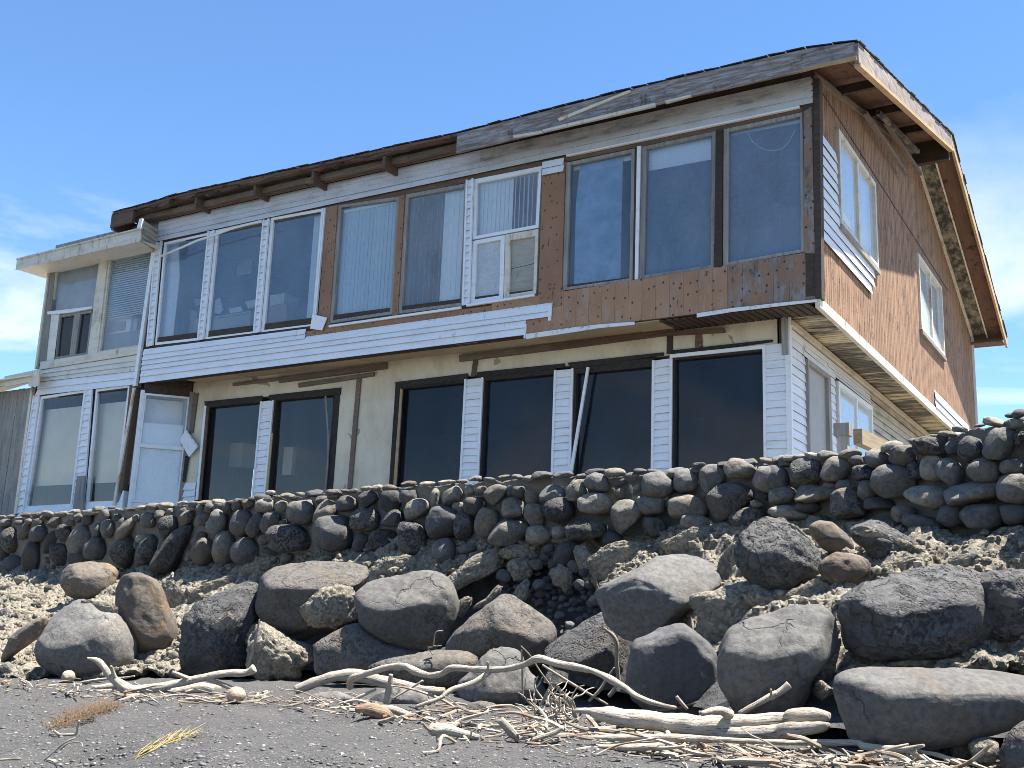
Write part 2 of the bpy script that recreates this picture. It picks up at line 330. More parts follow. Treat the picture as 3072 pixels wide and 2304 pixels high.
def glass(name, dust, dustc=(0.62, 0.70, 0.78), tint=(0.85, 0.9, 0.93), streak=0.5, rough=0.03, gl=1.0):
    b = MatB(name); t = b.n.new('ShaderNodeBsdfTransparent'); t.inputs[0].default_value = tint+(1,)
    d = b.n.new('ShaderNodeBsdfDiffuse'); d.inputs[0].default_value = dustc+(1,)
    g = b.n.new('ShaderNodeBsdfGlossy'); g.inputs['Roughness'].default_value = rough; g.inputs['Color'].default_value = (gl, gl, gl, 1)
    n1 = b.noise(b.pos((1.2, 1.2, 0.5)), 1.6, 6, 0.6); n2 = b.noise(b.pos((9, 9, 9)), 3, 4, 0.7)
    k = b.math('MULTIPLY', b.ramp(n1, 0.3, 0.75, 1-streak, 1+streak), dust)
    k = b.math('MULTIPLY', k, b.ramp(n2, 0.3, 0.75, 0.85, 1.2))
    m1 = b.n.new('ShaderNodeMixShader'); b.L(k, m1.inputs[0]); b.L(t.outputs[0], m1.inputs[1]); b.L(d.outputs[0], m1.inputs[2])
    fr = b.n.new('ShaderNodeFresnel'); fr.inputs[0].default_value = 1.5
    m2 = b.n.new('ShaderNodeMixShader'); b.L(fr.outputs[0], m2.inputs[0]); b.L(m1.outputs[0], m2.inputs[1]); b.L(g.outputs[0], m2.inputs[2])
    b.L(m2.outputs[0], b.out.inputs[0]); return b.m
GL_UP = glass('salty_glass', 0.25, (0.42, 0.60, 0.84), (0.95, 0.96, 0.97), streak=0.2)
GL_DUST = glass('dusty_glass', 0.22, (0.58, 0.72, 0.86), (0.97, 0.98, 0.99), streak=0.3)
GL_BLUE = glass('film_covered_glass', 0.16, (0.42, 0.58, 0.76), (0.96, 0.97, 0.98), streak=0.4)
GL_LOW = glass('dark_glass', 0.034, (0.22, 0.34, 0.56), (0.9, 0.92, 0.95), streak=0.6, gl=0.55)
GL_LOW2 = glass('brownish_dusty_glass', 0.045, (0.5, 0.48, 0.46), (0.97, 0.97, 0.97))
GL_SIDE = glass('painted_reflection_glass', 0.55, (0.72, 0.80, 0.85), streak=0.12)  # pale diffuse film stands in for bright sky reflected in the panes
GL_SIDE2 = glass('painted_sky_glass', 0.5, (0.82, 0.87, 0.92), streak=0.35)  # whitish film colour imitates the sky's reflection

# ------------------------------------------------------------------ the house
house = thing('beach_house', 'two-storey derelict wooden beach house with salt-worn siding, rotten eaves and overhanging upper floor', 'house', (0, 0, 2.6))
FR = Wall((0, 0), (1, 0), H0)            # upper front wall
LW = Wall((0, 0.64), (1, 0), H0)         # lower front wall, set back
GB = Wall((0, 0), (0, 1), H0)            # upper gable wall
LS = Wall((-0.56, 0), (0, 1), H0)        # lower side wall, set back
EV = Wall((0, -0.40), (1, 0), H0)        # eave line
BK = 12.0                                # depth of the house
def lerp2(p, q, t): return (p[0]+(q[0]-p[0])*t, p[1]+(q[1]-p[1])*t)
def line_z(W, p, q, d=0.0):
    a, b_ = W.px(p, d), W.px(q, d)
    return lambda x: a[1]+(b_[1]-a[1])*(x-a[0])/(b_[0]-a[0])

# --- reference lines of the upper front wall (fitted to the photograph)
hdr_top = line_z(FR, (473, 665), (2437, 229)); hdr_bot = line_z(FR, (700, 674), (2437, 309))
def wx(p): return FR.px(p)[0]
XL = wx((462, 800)); XB = -15.42          # left end of main part, of the bay
zbot = lambda x: 0.0-0.003*(-x)
z_wb_left = line_z(FR, (598, 1024), (935, 981)); z_wb_mid = line_z(FR, (987+0, 979), (1390, 922)); z_wb_r = line_z(FR, (1687, 872), (2408, 756))

front = link('front_wall', None, house)
def sub(W, name, xa, xb, za, zb, d0, d1, mat, parent):
    """board between x=xa..xb; za, zb may be functions of x"""
    f = lambda g, x: g(x) if callable(g) else g
    return W.prism(name, [(xa, f(za, xa)), (xb, f(za, xb)), (xb, f(zb, xb)), (xa, f(zb, xa))], d0, d1, mat, parent)
bpy.data.objects.remove(front)
# sheathing behind header and apron: the parent mesh of all front boards
front = sub(FR, 'front_wall', XL-0.02, -0.005, lambda x: hdr_bot(x)+0.0, lambda x: hdr_top(x)+0.1, -0.02, -0.14, ROTD, house)
sub(FR, 'apron_sheathing', XL-0.02, -0.005, zbot, lambda x: 0.60 if x > -8.4 else 0.80, -0.02, -0.14, ROTD, front)

# header siding: four lapped courses, mouldy on top
xs = [XL, wx((973, 640)), wx((1440, 500)), wx((1920, 400)), 0.0]
for i in range(4):
    xa, xb = xs[i]+(0.002 if i else 0), xs[i+1]
    dr = [-0.08, 0, 0, 0, 0]
    tl, tr = (xa, hdr_top(xa)), (xb, hdr_top(xb)); bl, br = (xa, hdr_bot(xa)+(-0.02 if i == 0 else 0)), (xb, hdr_bot(xb))
    m1, m2 = lerp2(tl, bl, 0.5), lerp2(tr, br, 0.5)
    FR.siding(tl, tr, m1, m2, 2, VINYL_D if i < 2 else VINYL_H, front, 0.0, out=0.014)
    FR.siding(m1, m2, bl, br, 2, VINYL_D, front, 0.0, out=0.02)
sub(FR, 'header_trim', wx((1700, 470)), -0.17, lambda x: hdr_bot(x)-0.035, lambda x: hdr_bot(x)-0.008, 0.02, -0.02, TRIMW, front)
# brown strip above window heads
sub(FR, 'head_board', XL+0.02, -0.02, lambda x: hdr_bot(x)-0.10, lambda x: hdr_bot(x)+0.02, -0.022, -0.10, ROT, front)

# upper windows: edges as photographed (x at top and at bottom)
def W4(tl, tr, br, bl): return [FR.px(p) for p in (tl, tr, br, bl)]
def upper(tl, tr, br, bl, wd, fm, pm, **k): return FR.window(W4(tl, tr, br, bl), wd, fm, pm, house, -0.012, -0.09, -0.05, **k)
upper((491,727),(626,697),(595,1020),(463,1035), 0.045, TRIMW, GL_UP)
upper((645,690),(792,657),(763,998),(613,1017), (0.07,0.05,0.03,0.03), TRIMW, GL_UP)
upper((811,653),(969,624),(941,976),(781,996), (0.07,0.05,0.05,0.03), TRIMW, GL_UP)
upper((1014,615),(1196,588),(1176,942),(988,970), (0.06,0.05,0.05,0.05), GREYB, GL_DUST)
upper((1216,583),(1400,548),(1389,916),(1194,941), (0.06,0.06,0.05,0.05), GREYB, GL_DUST)
upper((1422,537),(1624,497),(1614,682),(1417,718), (0.05,0.07,0.05,0.05), TRIMW, GL_DUST)
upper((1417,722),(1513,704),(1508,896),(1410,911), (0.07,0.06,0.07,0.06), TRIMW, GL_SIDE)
q6 = W4((1515,703),(1614,686),(1607,880),(1510,895))
fr6, i6 = FR.ring('window', q6, (0.09, 0.10, 0.05, 0.05), -0.012, -0.09, TRIMB, house)
FR.prism('plywood_panel', [i6[3], (i6[2][0], i6[2][1]), (i6[2][0], i6[2][1]+0.42), (i6[3][0], i6[3][1]+0.40)], -0.05, -0.07, PLYW, fr6)
FR.prism('plywood_panel', [(i6[3][0], i6[3][1]+0.41), (i6[2][0], i6[2][1]+0.43), i6[1], i6[0]], -0.052, -0.07, PLYW, fr6)
upper((1698,487),(1903,444),(1897,841),(1686,871), (0.07,0.05,0.05,0.04), GREYB, GL_BLUE)
upper((1925,439),(2146,392),(2142,802),(1916,836), (0.07,0.05,0.05,0.04), GREYB, GL_UP)
upper((2170,387),(2409,335),(2411,755),(2168,797), (0.07,0.05,0.04,0.04), GREYB, GL_UP)
# posts between them
def post(pts, mat, d0=0.004, d1=-0.12, name='post'): return FR.ppx(name, pts, d0, d1, mat, front)
post([(979,622),(1013,615),(987,985),(952,992)], BROWN)
post([(1198,588),(1214,585),(1193,950),(1176,952)], BROWN)
post([(1628,500),(1696,485),(1684,920),(1614,925)], BROWN)
post([(1905,444),(1912,442),(1905,838),(1898,839)], ROTD)
post([(1912,440),(1923,438),(1914,838),(1905,839)], TRIMW, 0.012)
post([(2148,392),(2168,388),(2166,800),(2142,803)], ROTD)
post([(2411,335),(2441,316),(2450,760),(2413,760)], MOULD)
post([(2441,240),(2459,236),(2466,895),(2447,898)], ROTD, 0.015)
# white lapped posts
def lapped_post(W, tl, tr, br, bl, n, parent, strips=True, mat=None, d=0.0, core=ROTD):
    q = [W.px(p) for p in (tl, tr, br, bl)]
    W.prism('post', q, d-0.006, d-0.12, core, parent)
    W.siding(q[0], q[1], q[3], q[2], n, mat or VINYL, parent, d, out=0.022)
    if strips:
        for (a, c) in ((q[0], q[3]), (q[1], q[2])):
            W.prism('trim_strip', [(a[0]-0.015, a[1]), (a[0]+0.015, a[1]), (c[0]+0.015, c[1]), (c[0]-0.015, c[1])], d+0.03, d-0.006, TRIMW, parent)
lapped_post(FR, (628,694),(643,691),(611,1018),(596,1021), 17, front)
lapped_post(FR, (793,661),(808,657),(779,997),(764,999), 17, front)
lapped_post(FR, (972,626),(977,625),(946,978),(941,979), 2, front, True, TRIMW)
lapped_post(FR, (1403,541),(1420,537),(1408,912),(1391,916), 17, front)
lapped_post(FR, (470,728),(486,724),(459,1036),(443,1040), 16, front)
FR.siding(FR.px((1629,487)), FR.px((1693,474)), FR.px((1629,528)), FR.px((1693,515)), 2, VINYL, front, 0.012)

# brown grooved apron: panels every 0.2 m
x = wx((918, 1000))
while x < -0.06:
    x2 = min(x+0.2, -0.03)
    top = 0.64 if x > -4.65 else (z_wb_mid(x)-0.02)
    xm = (x+x2)/2
    if -4.68 < xm: ztop = lambda t: z_wb_r(t)-0.012
    else: ztop = lambda t: z_wb_mid(t)-0.03
    pan = sub(FR, 'ply_panel', x+0.0015, x2-0.0015, lambda t: zbot(t)+0.012, ztop, 0.0+RND.uniform(-.001, .001), -0.02, BROWNL if xm > -4.7 and xm < -1.2 else (MOULD if xm >= -1.2 else BROWN), front)
    x = x2
FR.ppx('ply_panel', [(1628,880),(1690,868),(1690,905),(1622,915)], -0.002, -0.02, BROWN, front)
sub(FR, 'sill_strip', wx((990,975)), wx((1385,920)), lambda t: z_wb_mid(t)-0.025, lambda t: z_wb_mid(t)+0.012, 0.03, -0.01, TRIMW, front)
FR.ppx('sill_strip', [(1402,914),(1605,884),(1605,890),(1402,921)], 0.035, -0.01, TRIMW, front)
# white siding band of the lower apron
xr1, xr2 = wx((1657, 940)), wx((1578, 985)); xstep = wx((918, 1000))
zt_l = lambda t: z_wb_left(t)-0.02; zt_r = line_z(FR, (917, 1016), (1657, 914))
nl = 9
FR.siding((XL, zt_l(XL)), (xstep, zt_l(xstep)), (XL, zt_l(XL)-0.21), (xstep, zt_r(xstep)), 2, VINYL, front, 0.006)
xa = XL
FR.siding((XL, zt_l(XL)-0.21), (xr1, zt_r(xr1)), (XL, 0.20), (xr1, 0.215), max(1, round(((zt_l(XL)-0.21+zt_r(xr1))/2-0.21)/0.105)), VINYL, front, 0.006)
FR.siding((XL, 0.20), (xr2, 0.215), (XL, -0.035), (xr2, 0.0), 2, VINYL, front, 0.006)
sub(FR, 'nail_strip', xstep, xr1, lambda t: zt_r(t)-0.004, lambda t: zt_r(t)+0.03, 0.006, -0.002, PERF, front)
FR.ppx('nail_strip', [zC(2148,1340), zC(2178,1338), zC(2172,1475), zC(2150,1480)], 0.024, 0.0, TRIMW, front)
FR.ppx('nail_strip', [zC(1952,1510), zC(1962,1508), zC(1952,1628), zC(1938,1630)], 0.024, 0.0, TRIMW, front)
# perforated channel along the foot of the wall
for pts in ([(1580,1003),(1730,982),(1800,974),(1905,966),(1905,975),(1800,985),(1730,996),(1580,1018)], [(2092,941),(2200,925),(2364,907),(2452,899),(2452,906),(2364,916),(2200,936),(2092,953)]):
    FR.ppx('perforated_channel', pts, 0.02, 0.005, PERF, front)
FR.ppx('corner_strip', [(458,760),(468,757),(411,1158),(402,1160)], 0.035, -0.02, TRIMW, front)
# hanging curl of trim across the left windows and the dangling scrap
def tube_pts(pts, rad, seg=8):
    pts = [Vector(p) for p in pts]; v = []; f = []; n = len(pts)
    rr = rad if isinstance(rad, (list, tuple)) else [rad]*n
    prev = None
    for i, p in enumerate(pts):
        t = (pts[min(i+1, n-1)]-pts[max(i-1, 0)]).normalized()
        if prev is None: a = t.orthogonal().normalized()
        else: a = (prev-t*prev.dot(t)).normalized()
        prev = a; b_ = t.cross(a)
        for k in range(seg):
            an = 2*math.pi*k/seg; v.append(p+(a*math.cos(an)+b_*math.sin(an))*rr[i])
    for i in range(n-1):
        for k in range(seg): f.append((i*seg+k, i*seg+(k+1) % seg, (i+1)*seg+(k+1) % seg, (i+1)*seg+k))
    f.append(tuple(range(seg-1, -1, -1))); f.append(tuple((n-1)*seg+k for k in range(seg)))
    return v, f
cv = [hitY(zB(u, v), -0.10-0.02*i) for i, (u, v) in enumerate(((238,918),(400,850),(560,780),(700,735),(850,680),(1000,640),(1110,612)))]
v, f = tube_pts(cv, 0.022, 6); link('loose_trim', mesh('loose_trim', rel(front, v), f, True), front, TRIMW)
FR.ppx('dangling_siding', [zB(1565,1425), zB(1690,1455), zB(1645,1565), zB(1545,1550)], 0.05, 0.035, VINYL, front)
# left end of the header droops: brown gap below it
# --- floor edge / soffit under the overhang
soff = hexa('overhang_soffit', [(XL, 0.02, H0+0.02), (-0.05, 0.02, H0+0.05), (-0.05, 0.66, H0+0.06), (XL, 0.66, H0+0.06), (XL, 0.02, H0+0.10), (-0.05, 0.02, H0+0.10), (-0.05, 0.66, H0+0.10), (XL, 0.66, H0+0.10)], ROTD, house)
x = XL+0.9
while x < -2.2:
    x2 = min(x+RND.choice((0.8, 1.2, 1.2)), -2.1); dz = RND.uniform(0, 0.015)
    hexa('soffit_panel', [(x+.004, 0.03, H0-0.005-dz), (x2-.004, 0.03, H0-0.005-dz), (x2-.004, 0.60, H0+0.02), (x+.004, 0.60, H0+0.02), (x+.004, 0.03, H0+0.008), (x2-.004, 0.03, H0+0.008), (x2-.004, 0.60, H0+0.03), (x+.004, 0.60, H0+0.03)], SOFF, soff)
    x = x2
p = [hitY(zH(*t), -0.0) for t in ((640,265),(760,215),(1060,215))]
hexa('torn_soffit', [(-4.0, 0.02, H0-0.06), (-2.1, 0.02, H0-0.02), (-2.1, 0.45, H0+0.0), (-4.0, 0.45, H0+0.0), (-4.0, 0.02, H0-0.05), (-2.1, 0.02, H0-0.01), (-2.1, 0.45, H0+0.012), (-4.0, 0.45, H0+0.012)], SOFF, soff)
# dark ribbed soffit exposed at the right
x = -2.1
while x < -0.1:
    hexa('soffit_rib', [(x, 0.02, H0-0.035), (x+0.075, 0.02, H0-0.035), (x+0.09, 0.64, H0+0.0), (x+0.015, 0.64, H0+0.0), (x, 0.02, H0-0.02), (x+0.075, 0.02, H0-0.02), (x+0.09, 0.64, H0+0.02), (x+0.015, 0.64, H0+0.02)], ROTD, soff)
    x += 0.1
# ribbed soffit of the side overhang: ribs run out from the wall
y = 0.66
while y < BK-0.1:
    hexa('soffit_rib', [(-0.55, y, H0+0.0), (-0.04, y, H0-0.005), (-0.04, y+0.085, H0-0.005), (-0.55, y+0.085, H0), (-0.55, y+0.01, H0+0.02), (-0.04, y+0.01, H0+0.02), (-0.04, y+0.075, H0+0.02), (-0.55, y+0.075, H0+0.02)], RIBS, soff)
    y += 0.1
box('soffit_core', -0.56, -0.03, 0.66, BK, H0+0.021, H0+0.08, INTD, soff)

# --- gable wall, upper right side
ZE, ZR, YR, ZBK, YE, YB = 3.06, 4.72, 6.3, 2.50, -0.40, 12.35
def roof_z(y): return ZE+(y-YE)*(ZR-ZE)/(YR-YE) if y <= YR else ZR+(y-YR)*(ZBK-ZR)/(YB-YR)
gw1 = [GB.px(p) for p in ((2508,392),(2620,550),(2627,812),(2514,672))]; gw2 = [GB.px(p) for p in ((2748,762),(2820,862),(2828,1075),(2757,985))]
def rectq(q): a0 = (q[0][0]+q[3][0])/2; a1 = (q[1][0]+q[2][0])/2; z1 = (q[0][1]+q[1][1])/2; z0 = (q[2][1]+q[3][1])/2; return [(a0, z1), (a1, z1), (a1, z0), (a0, z0)]
gw1, gw2 = rectq(gw1), rectq(gw2)
gy = sorted({0.0, BK, YR, gw1[0][0], gw1[1][0], gw2[0][0], gw2[1][0]})
gable = None
for a0, a1 in zip(gy[:-1], gy[1:]):
    segs = [(0.05, None)]
    for g in (gw1, gw2):
        if a0 >= g[0][0]-1e-6 and a1 <= g[1][0]+1e-6: segs = [(0.05, g[2][1]), (g[0][1], None)]
    for (z0, z1) in segs:
        t0 = z1 if z1 else roof_z(a0)-0.10; t1 = z1 if z1 else roof_z(a1)-0.10
        o = GB.prism('gable_wall' if gable is None else 'gable_sheathing', [(a0, z0), (a1, z0), (a1, t1), (a0, t0)], -0.02, -0.14, ROTD, house if gable is None else gable)
        if gable is None: gable = o
y = 0.02; bw = 0.2
while y < BK:
    y2 = min(y+bw, BK); d = RND.uniform(-0.002, 0.002)
    ym = (y+y2)/2
    segs = [(0.0, None)]
    for g in (gw1, gw2):
        if g[0][0] < y2-0.02 and g[1][0] > y+0.02: segs = [(0.0, g[2][1]+0.02), (g[0][1]-0.02, None)]
    for (z0, z1) in segs:
        for (s0, s1) in ((y, (y+y2)/2), ((y+y2)/2, y2)):     # each sheet groove, with a finer groove half way
            if z1: P4 = [(s0+.006, z0), (s1-.006, z0), (s1-.006, z1), (s0+.006, z1)]
            else: P4 = [(s0+.006, z0), (s1-.006, z0), (s1-.006, roof_z(s1)-0.09), (s0+.006, roof_z(s0)-0.09)]
            GB.prism('board', P4, 0.004+d, -0.02, GABLE, gable)
    y = y2
# horizontal joint flashing
GB.prism('joint_strip', [(0.3, 2.93), (9.3, 2.78), (9.3, 2.80), (0.3, 2.95)], 0.012, 0.0, ROTD, gable)
def gwin(g, pm):
    o, i = GB.window(g, 0.075, TRIMB, pm, house, 0.045, -0.06, 0.0)
    am = (i[0][0]+i[1][0])/2
    GB.rect('mullion', am-0.045, am+0.045, i[2][1], i[0][1], 0.035, -0.03, TRIMB, o)
    GB.rect('sill', g[0][0]-0.03, g[1][0]+0.03, g[2][1]-0.07, g[2][1], 0.06, 0.0, GREYB, o)
    GB.rect('pale_backing', i[0][0], i[1][0], i[2][1], i[0][1], -0.08, -0.09, CURT, o)  # added white sheet keeps the pane as pale as reflected sky
    return o
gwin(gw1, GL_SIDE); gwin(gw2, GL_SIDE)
# remaining white lapped planks beside and below the first gable window
pl = [((470,205),(590,395)),((450,275),(598,490)),((445,375),(602,575)),((450,460),(606,665)),((455,555),(608,765)),((455,640),(690,960)),((458,720),(720,1010)),((458,810),(905,1340)),((458,900),(900,1420)),((458,985),(868,1450)),((456,1070),(872,1530))]
for k in range(len(pl)-1):
    (a0, b0), (a1, b1) = pl[k], pl[k+1]
    tl, tr, bl, br = GB.px(zF(*a0)), GB.px(zF(*b0)), GB.px(zF(*a1)), GB.px(zF(*b1))
    e = min(tr[0], 2.95)
    zs = 2.0-0.128*k+0.2
    right = [0.98, 1.0, 1.0, 1.0, 1.0, 1.62, 1.85, 2.93, 2.9, 2.75][k]
    zt = 2.32-0.147*k; tilt = [-0.20, -0.12, -0.06, 0, 0, 0, 0, 0, 0, 0][k]
    GB.siding((0.06, zt), (right, zt+0.0), (0.06, zt-0.147), (right, zt-0.147), 1, VINYL, gable, 0.012)
GB.rect('corner_board', -0.005, 0.055, 0.02, roof_z(0)-0.1, 0.02, -0.02, ROTD, gable)
GB.prism('foot_board', [(0.0, -0.10), (BK, -0.10), (BK, 0.03), (0.0, 0.03)], 0.028, -0.03, TRIMB, gable)
GB.siding((7.3, 0.36), (10.9, 0.33), (7.3, 0.04), (10.9, 0.03), 2, VINYL, gable, 0.012)
box('rear_corner_strip', -0.05, 0.05, BK, BK+0.05, H0-3.2, H0+roof_z(BK)-0.12, TRIMW, gable)

# --- roof
XR0, XRL = 0.65, -13.15
eave_px = [(333,640),(345,636),(439,613),(540,582),(751,535),(900,503),(1068,466),(1200,436),(1370,401),(1686,320),(1968,249),(2222,190),(2434,142),(2572,121)]
ev = [EV.px(p) for p in eave_px]; ev[-1] = (XR0, ZE+0.02)
def eave_z(x): return float(np.interp(x, [e[0] for e in ev], [e[1] for e in ev]))
nx = 24; vs_, fs_ = [], []
xs = np.linspace(XRL, XR0, nx+1)
for x in xs:
    ez = eave_z(x)
    for (y, z) in ((YE, ez), (YR, ZR), (YB, ZBK)):
        vs_.append((x, y, H0+z)); vs_.append((x, y, H0+z-0.045))
for i in range(nx):
    a, c = i*6, (i+1)*6
    for k in (0, 2): fs_ += [(a+k, c+k, c+k+2, a+k+2), (a+k+1, a+k+3, c+k+3, c+k+1)]
    fs_ += [(a, a+1, c+1, c), (a+4, c+4, c+5, a+5)]
for a in (0, nx*6): fs_ += [(a, a+2, a+3, a+1), (a+2, a+4, a+5, a+3)]
roof = link('roof', mesh('roof', rel(house, [np.array(p) for p in vs_]), fs_), house, DECK)
# shingles: ragged courses along eave and rakes
def shingle(pts, parent=roof):
    n = Vector((0, 0, 1)); v = [np.array(p) for p in pts]+[np.array(p)+np.array((0, 0, 0.012)) for p in pts]
    hexa('shingle', v, SHING, parent)
x = XRL
while x < XR0:
    wdt = RND.uniform(0.22, 0.34); x2 = min(x+wdt, XR0+0.03); o = RND.uniform(-0.04, -0.01); l1, l2 = RND.uniform(0, .012), RND.uniform(0, .012)
    z0, z1 = eave_z(x), eave_z(min(x2, XR0)); s = (ZR-ZE)/(YR-YE)
    f = lambda xx, yy, zz: (xx, yy, H0+zz+0.008+(yy-YE)*(ZR-zz)/(YR-YE))
    shingle([f(x, YE+o, z0+l1), f(x2-.01, YE+o+RND.uniform(-.02, .02), z1+l2), f(x2-.01, YE+0.4, z1), f(x, YE+0.4, z0)])
    x = x2
y = YE
while y < YB-0.1:
    y2 = min(y+RND.uniform(0.2, 0.42), YB); o = RND.uniform(0.035, 0.06); l = RND.uniform(0.0, 0.014)
    if y < YR < y2: y2 = YR
    shingle([(XR0-0.3, y, H0+roof_z(y)+.004), (XR0+o, y, H0+roof_z(y)+.006+l*0.5), (XR0+o, y2-.01, H0+roof_z(y2)+.006+l), (XR0-0.3, y2-.01, H0+roof_z(y2)+.004)])
    y = y2
# grey fascia board on the right two thirds
fb = [EV.px(p) for p in ((1370,459),(1540,419),(2000,306),(2406,214),(2566,173))]
ft = [(a, eave_z(a)-0.012) for a, _ in fb]
for (i0, i1) in ((0, 1), (1, 2), (2, 3), (3, 4)):
    EV.prism('fascia_board', [fb[i0], fb[i1], ft[i1], ft[i0]], 0.015, -0.03, GREYW, roof)
EV.ppx('fascia_strip', [zE(1175,455), zE(1640,343), zE(1642,378), zE(1185,470)], 0.05, 0.02, TAN, roof, 0.02)
EV.ppx('gutter_strip', [zR(985,600), zR(1240,558), zR(1243,578), zR(990,620)], 0.05, 0.018, TRIMB, roof, 0.02)
EV.ppx('gutter_strip', [zR(1246,552), zR(2212,322), zR(2212,350), zR(1250,572)], 0.06, 0.018, TRIMB, roof, 0.02)
EV.ppx('gutter_strip', [zE(0,735), zE(215,683), zE(215,697), zE(0,757)], 0.06, 0.018, TRIMB, roof, 0.02)
EV.ppx('loose_batten', [zR(1368,452), zR(1985,207), zR(1998,222), zR(1382,475)], 0.04, 0.016, TRIMB, roof, 0.02)
# exposed framing on the left third
SUBF = Wall((0, -0.13), (1, 0), H0)
a0, a1 = XL-0.5, fb[0][0]
bx_ = np.linspace(a0, a1, 8)
for i in range(7):
    SUBF.prism('blocking_board', [(bx_[i]+.01, hdr_top(bx_[i])-0.02), (bx_[i+1]-.01, hdr_top(bx_[i+1])-0.02), (bx_[i+1]-.01, eave_z(bx_[i+1])-0.03), (bx_[i]+.01, eave_z(bx_[i])-0.03)], 0.0+RND.uniform(-.03, .02), -0.06, ROT, roof)
    SUBF.prism('wall_plate', [(bx_[i]+.002, hdr_top(bx_[i])+0.0), (bx_[i+1]-.002, hdr_top(bx_[i+1])+0.0), (bx_[i+1]-.002, hdr_top(bx_[i+1])+0.10), (bx_[i]+.002, hdr_top(bx_[i])+0.09)], 0.06, -0.1, LEDGER, roof)
for px_ in ((588,600),(764,568),(938,530),(1150,490)):
    a, z = EV.px((px_[0], px_[1]), -0.08)
    EV.prism('rafter_tail', [(a, eave_z(a)-0.30), (a+0.055, eave_z(a)-0.30), (a+0.055, eave_z(a)-0.04), (a, eave_z(a)-0.04)], -0.05, -0.5, ROT, roof)
for k in range(26):      # splintered fascia remains hanging below the deck edge
    a = RND.uniform(XRL+0.3, a1-0.1); L_ = RND.uniform(0.25, 0.9); h = RND.uniform(0.02, 0.07)
    z = eave_z(a)-0.03; e2 = min(a+L_, a1)
    EV.prism('splintered_board', [(a, z-h*RND.uniform(.3, 1)), (a+L_*.5, z-h-RND.uniform(0, .05)), (e2, z-h*RND.uniform(.2, 1)), (e2, eave_z(e2)-0.03), (a, z+0.01)], RND.uniform(-0.05, 0.0), -0.09, ROT if k % 3 else ROTD, roof)
EV.prism('end_block', [(XRL-0.02, eave_z(XRL)-0.30), (XRL+0.6, eave_z(XRL)-0.28), (XRL+0.6, eave_z(XRL+.6)-0.04), (XRL-0.02, eave_z(XRL)-0.03)], 0.0, -0.06, ROT, roof)
box('end_rafter', XRL-0.02, XRL+0.05, YE+0.02, 0.4, H0+eave_z(XRL)-0.33, H0+eave_z(XRL)-0.05, ROT, roof)
# rake boards at the right end
RK = Wall((XR0, 0), (0, 1), H0)
hb = 0.27
for (ya, yb, mm) in ((YE-0.015, 1.9, GREYV), (1.9, 4.2, GREYV), (4.2, YR, GREYV), (YR, 9.2, TAN), (9.2, YB+.04, TAN)):
    h_ = hb if yb <= YR else 0.20
    RK.prism('rake_board', [(ya, roof_z(ya)-h_), (yb, roof_z(yb)-h_), (yb, roof_z(yb)-0.01), (ya, roof_z(ya)-0.01)], 0.03, -0.012, mm, roof)
RK.prism('rake_strip', [(YE, roof_z(YE)-hb-0.05), (YR, roof_z(YR)-hb-0.05), (YR, roof_z(YR)-hb), (YE, roof_z(YE)-hb)], 0.045, -0.03, TAN, roof)
# lookouts and ridge beam under the rake overhang
box('ridge_beam', -0.2, XR0-0.03, YR-0.06, YR+0.06, H0+ZR-0.46, H0+ZR-0.06, ROTD, roof)
for y in (1.2, 2.9, 4.6): box('lookout', -0.1, XR0-0.015, y-0.03, y+0.03, H0+roof_z(y)-0.20, H0+roof_z(y)-0.07, ROTD, roof)
WT = Wall((0.03, 0), (0, 1), H0)
for (ya, yb, z0, z1, mm) in ((0.0, YR, 0.17, 0.24, LEDGER), (YR, 11.9, 0.14, 0.20, TRIMB)):
    WT.prism('wall_trim', [(ya, roof_z(ya)-z1), (yb, roof_z(yb)-z1), (yb, roof_z(yb)-z0), (ya, roof_z(ya)-z0)], 0.03, -0.02, mm, roof)
for (ya, yb, x0, x1, dz, mm) in ((6.5, 8.0, 0.06, 0.30, 0.16, RIBD), (8.0, 9.5, 0.06, 0.30, 0.17, RIBD), (9.5, 11.9, 0.06, 0.30, 0.15, RIBD), (6.4, 12.1, 0.31, 0.335, 0.14, TRIMB)):
    hexa('rake_soffit_strip', [(x0, ya, H0+roof_z(ya)-dz), (x1, ya, H0+roof_z(ya)-dz+.02), (x1, yb, H0+roof_z(yb)-dz+.02), (x0, yb, H0+roof_z(yb)-dz), (x0, ya, H0+roof_z(ya)-dz+.015), (x1, ya, H0+roof_z(ya)-dz+.035), (x1, yb, H0+roof_z(yb)-dz+.035), (x0, yb, H0+roof_z(yb)-dz+.015)], mm, roof)
for k, (ya, yb, za, zb_) in enumerate(((2.2, 5.0, -0.30, -0.85), (3.3, 6.0, -0.25, -0.72), (2.6, 5.6, -0.24, -0.38))):   # peeled strips hanging down
    hexa('hanging_strip', [(0.10+.05*k, ya, H0+roof_z(ya)+za), (0.16+.05*k, ya, H0+roof_z(ya)+za), (0.16+.05*k, yb, H0+roof_z(yb)+zb_), (0.10+.05*k, yb, H0+roof_z(yb)+zb_), (0.10+.05*k, ya, H0+roof_z(ya)+za+.06), (0.16+.05*k, ya, H0+roof_z(ya)+za+.06), (0.16+.05*k, yb, H0+roof_z(yb)+zb_+.06), (0.10+.05*k, yb, H0+roof_z(yb)+zb_+.06)], LEDGER if k < 2 else RIBD, roof)
box('rear_soffit', -0.3, XR0-0.02, BK-0.1, YB-0.02, H0+ZBK-0.17, H0+ZBK-0.14, DECK, roof)
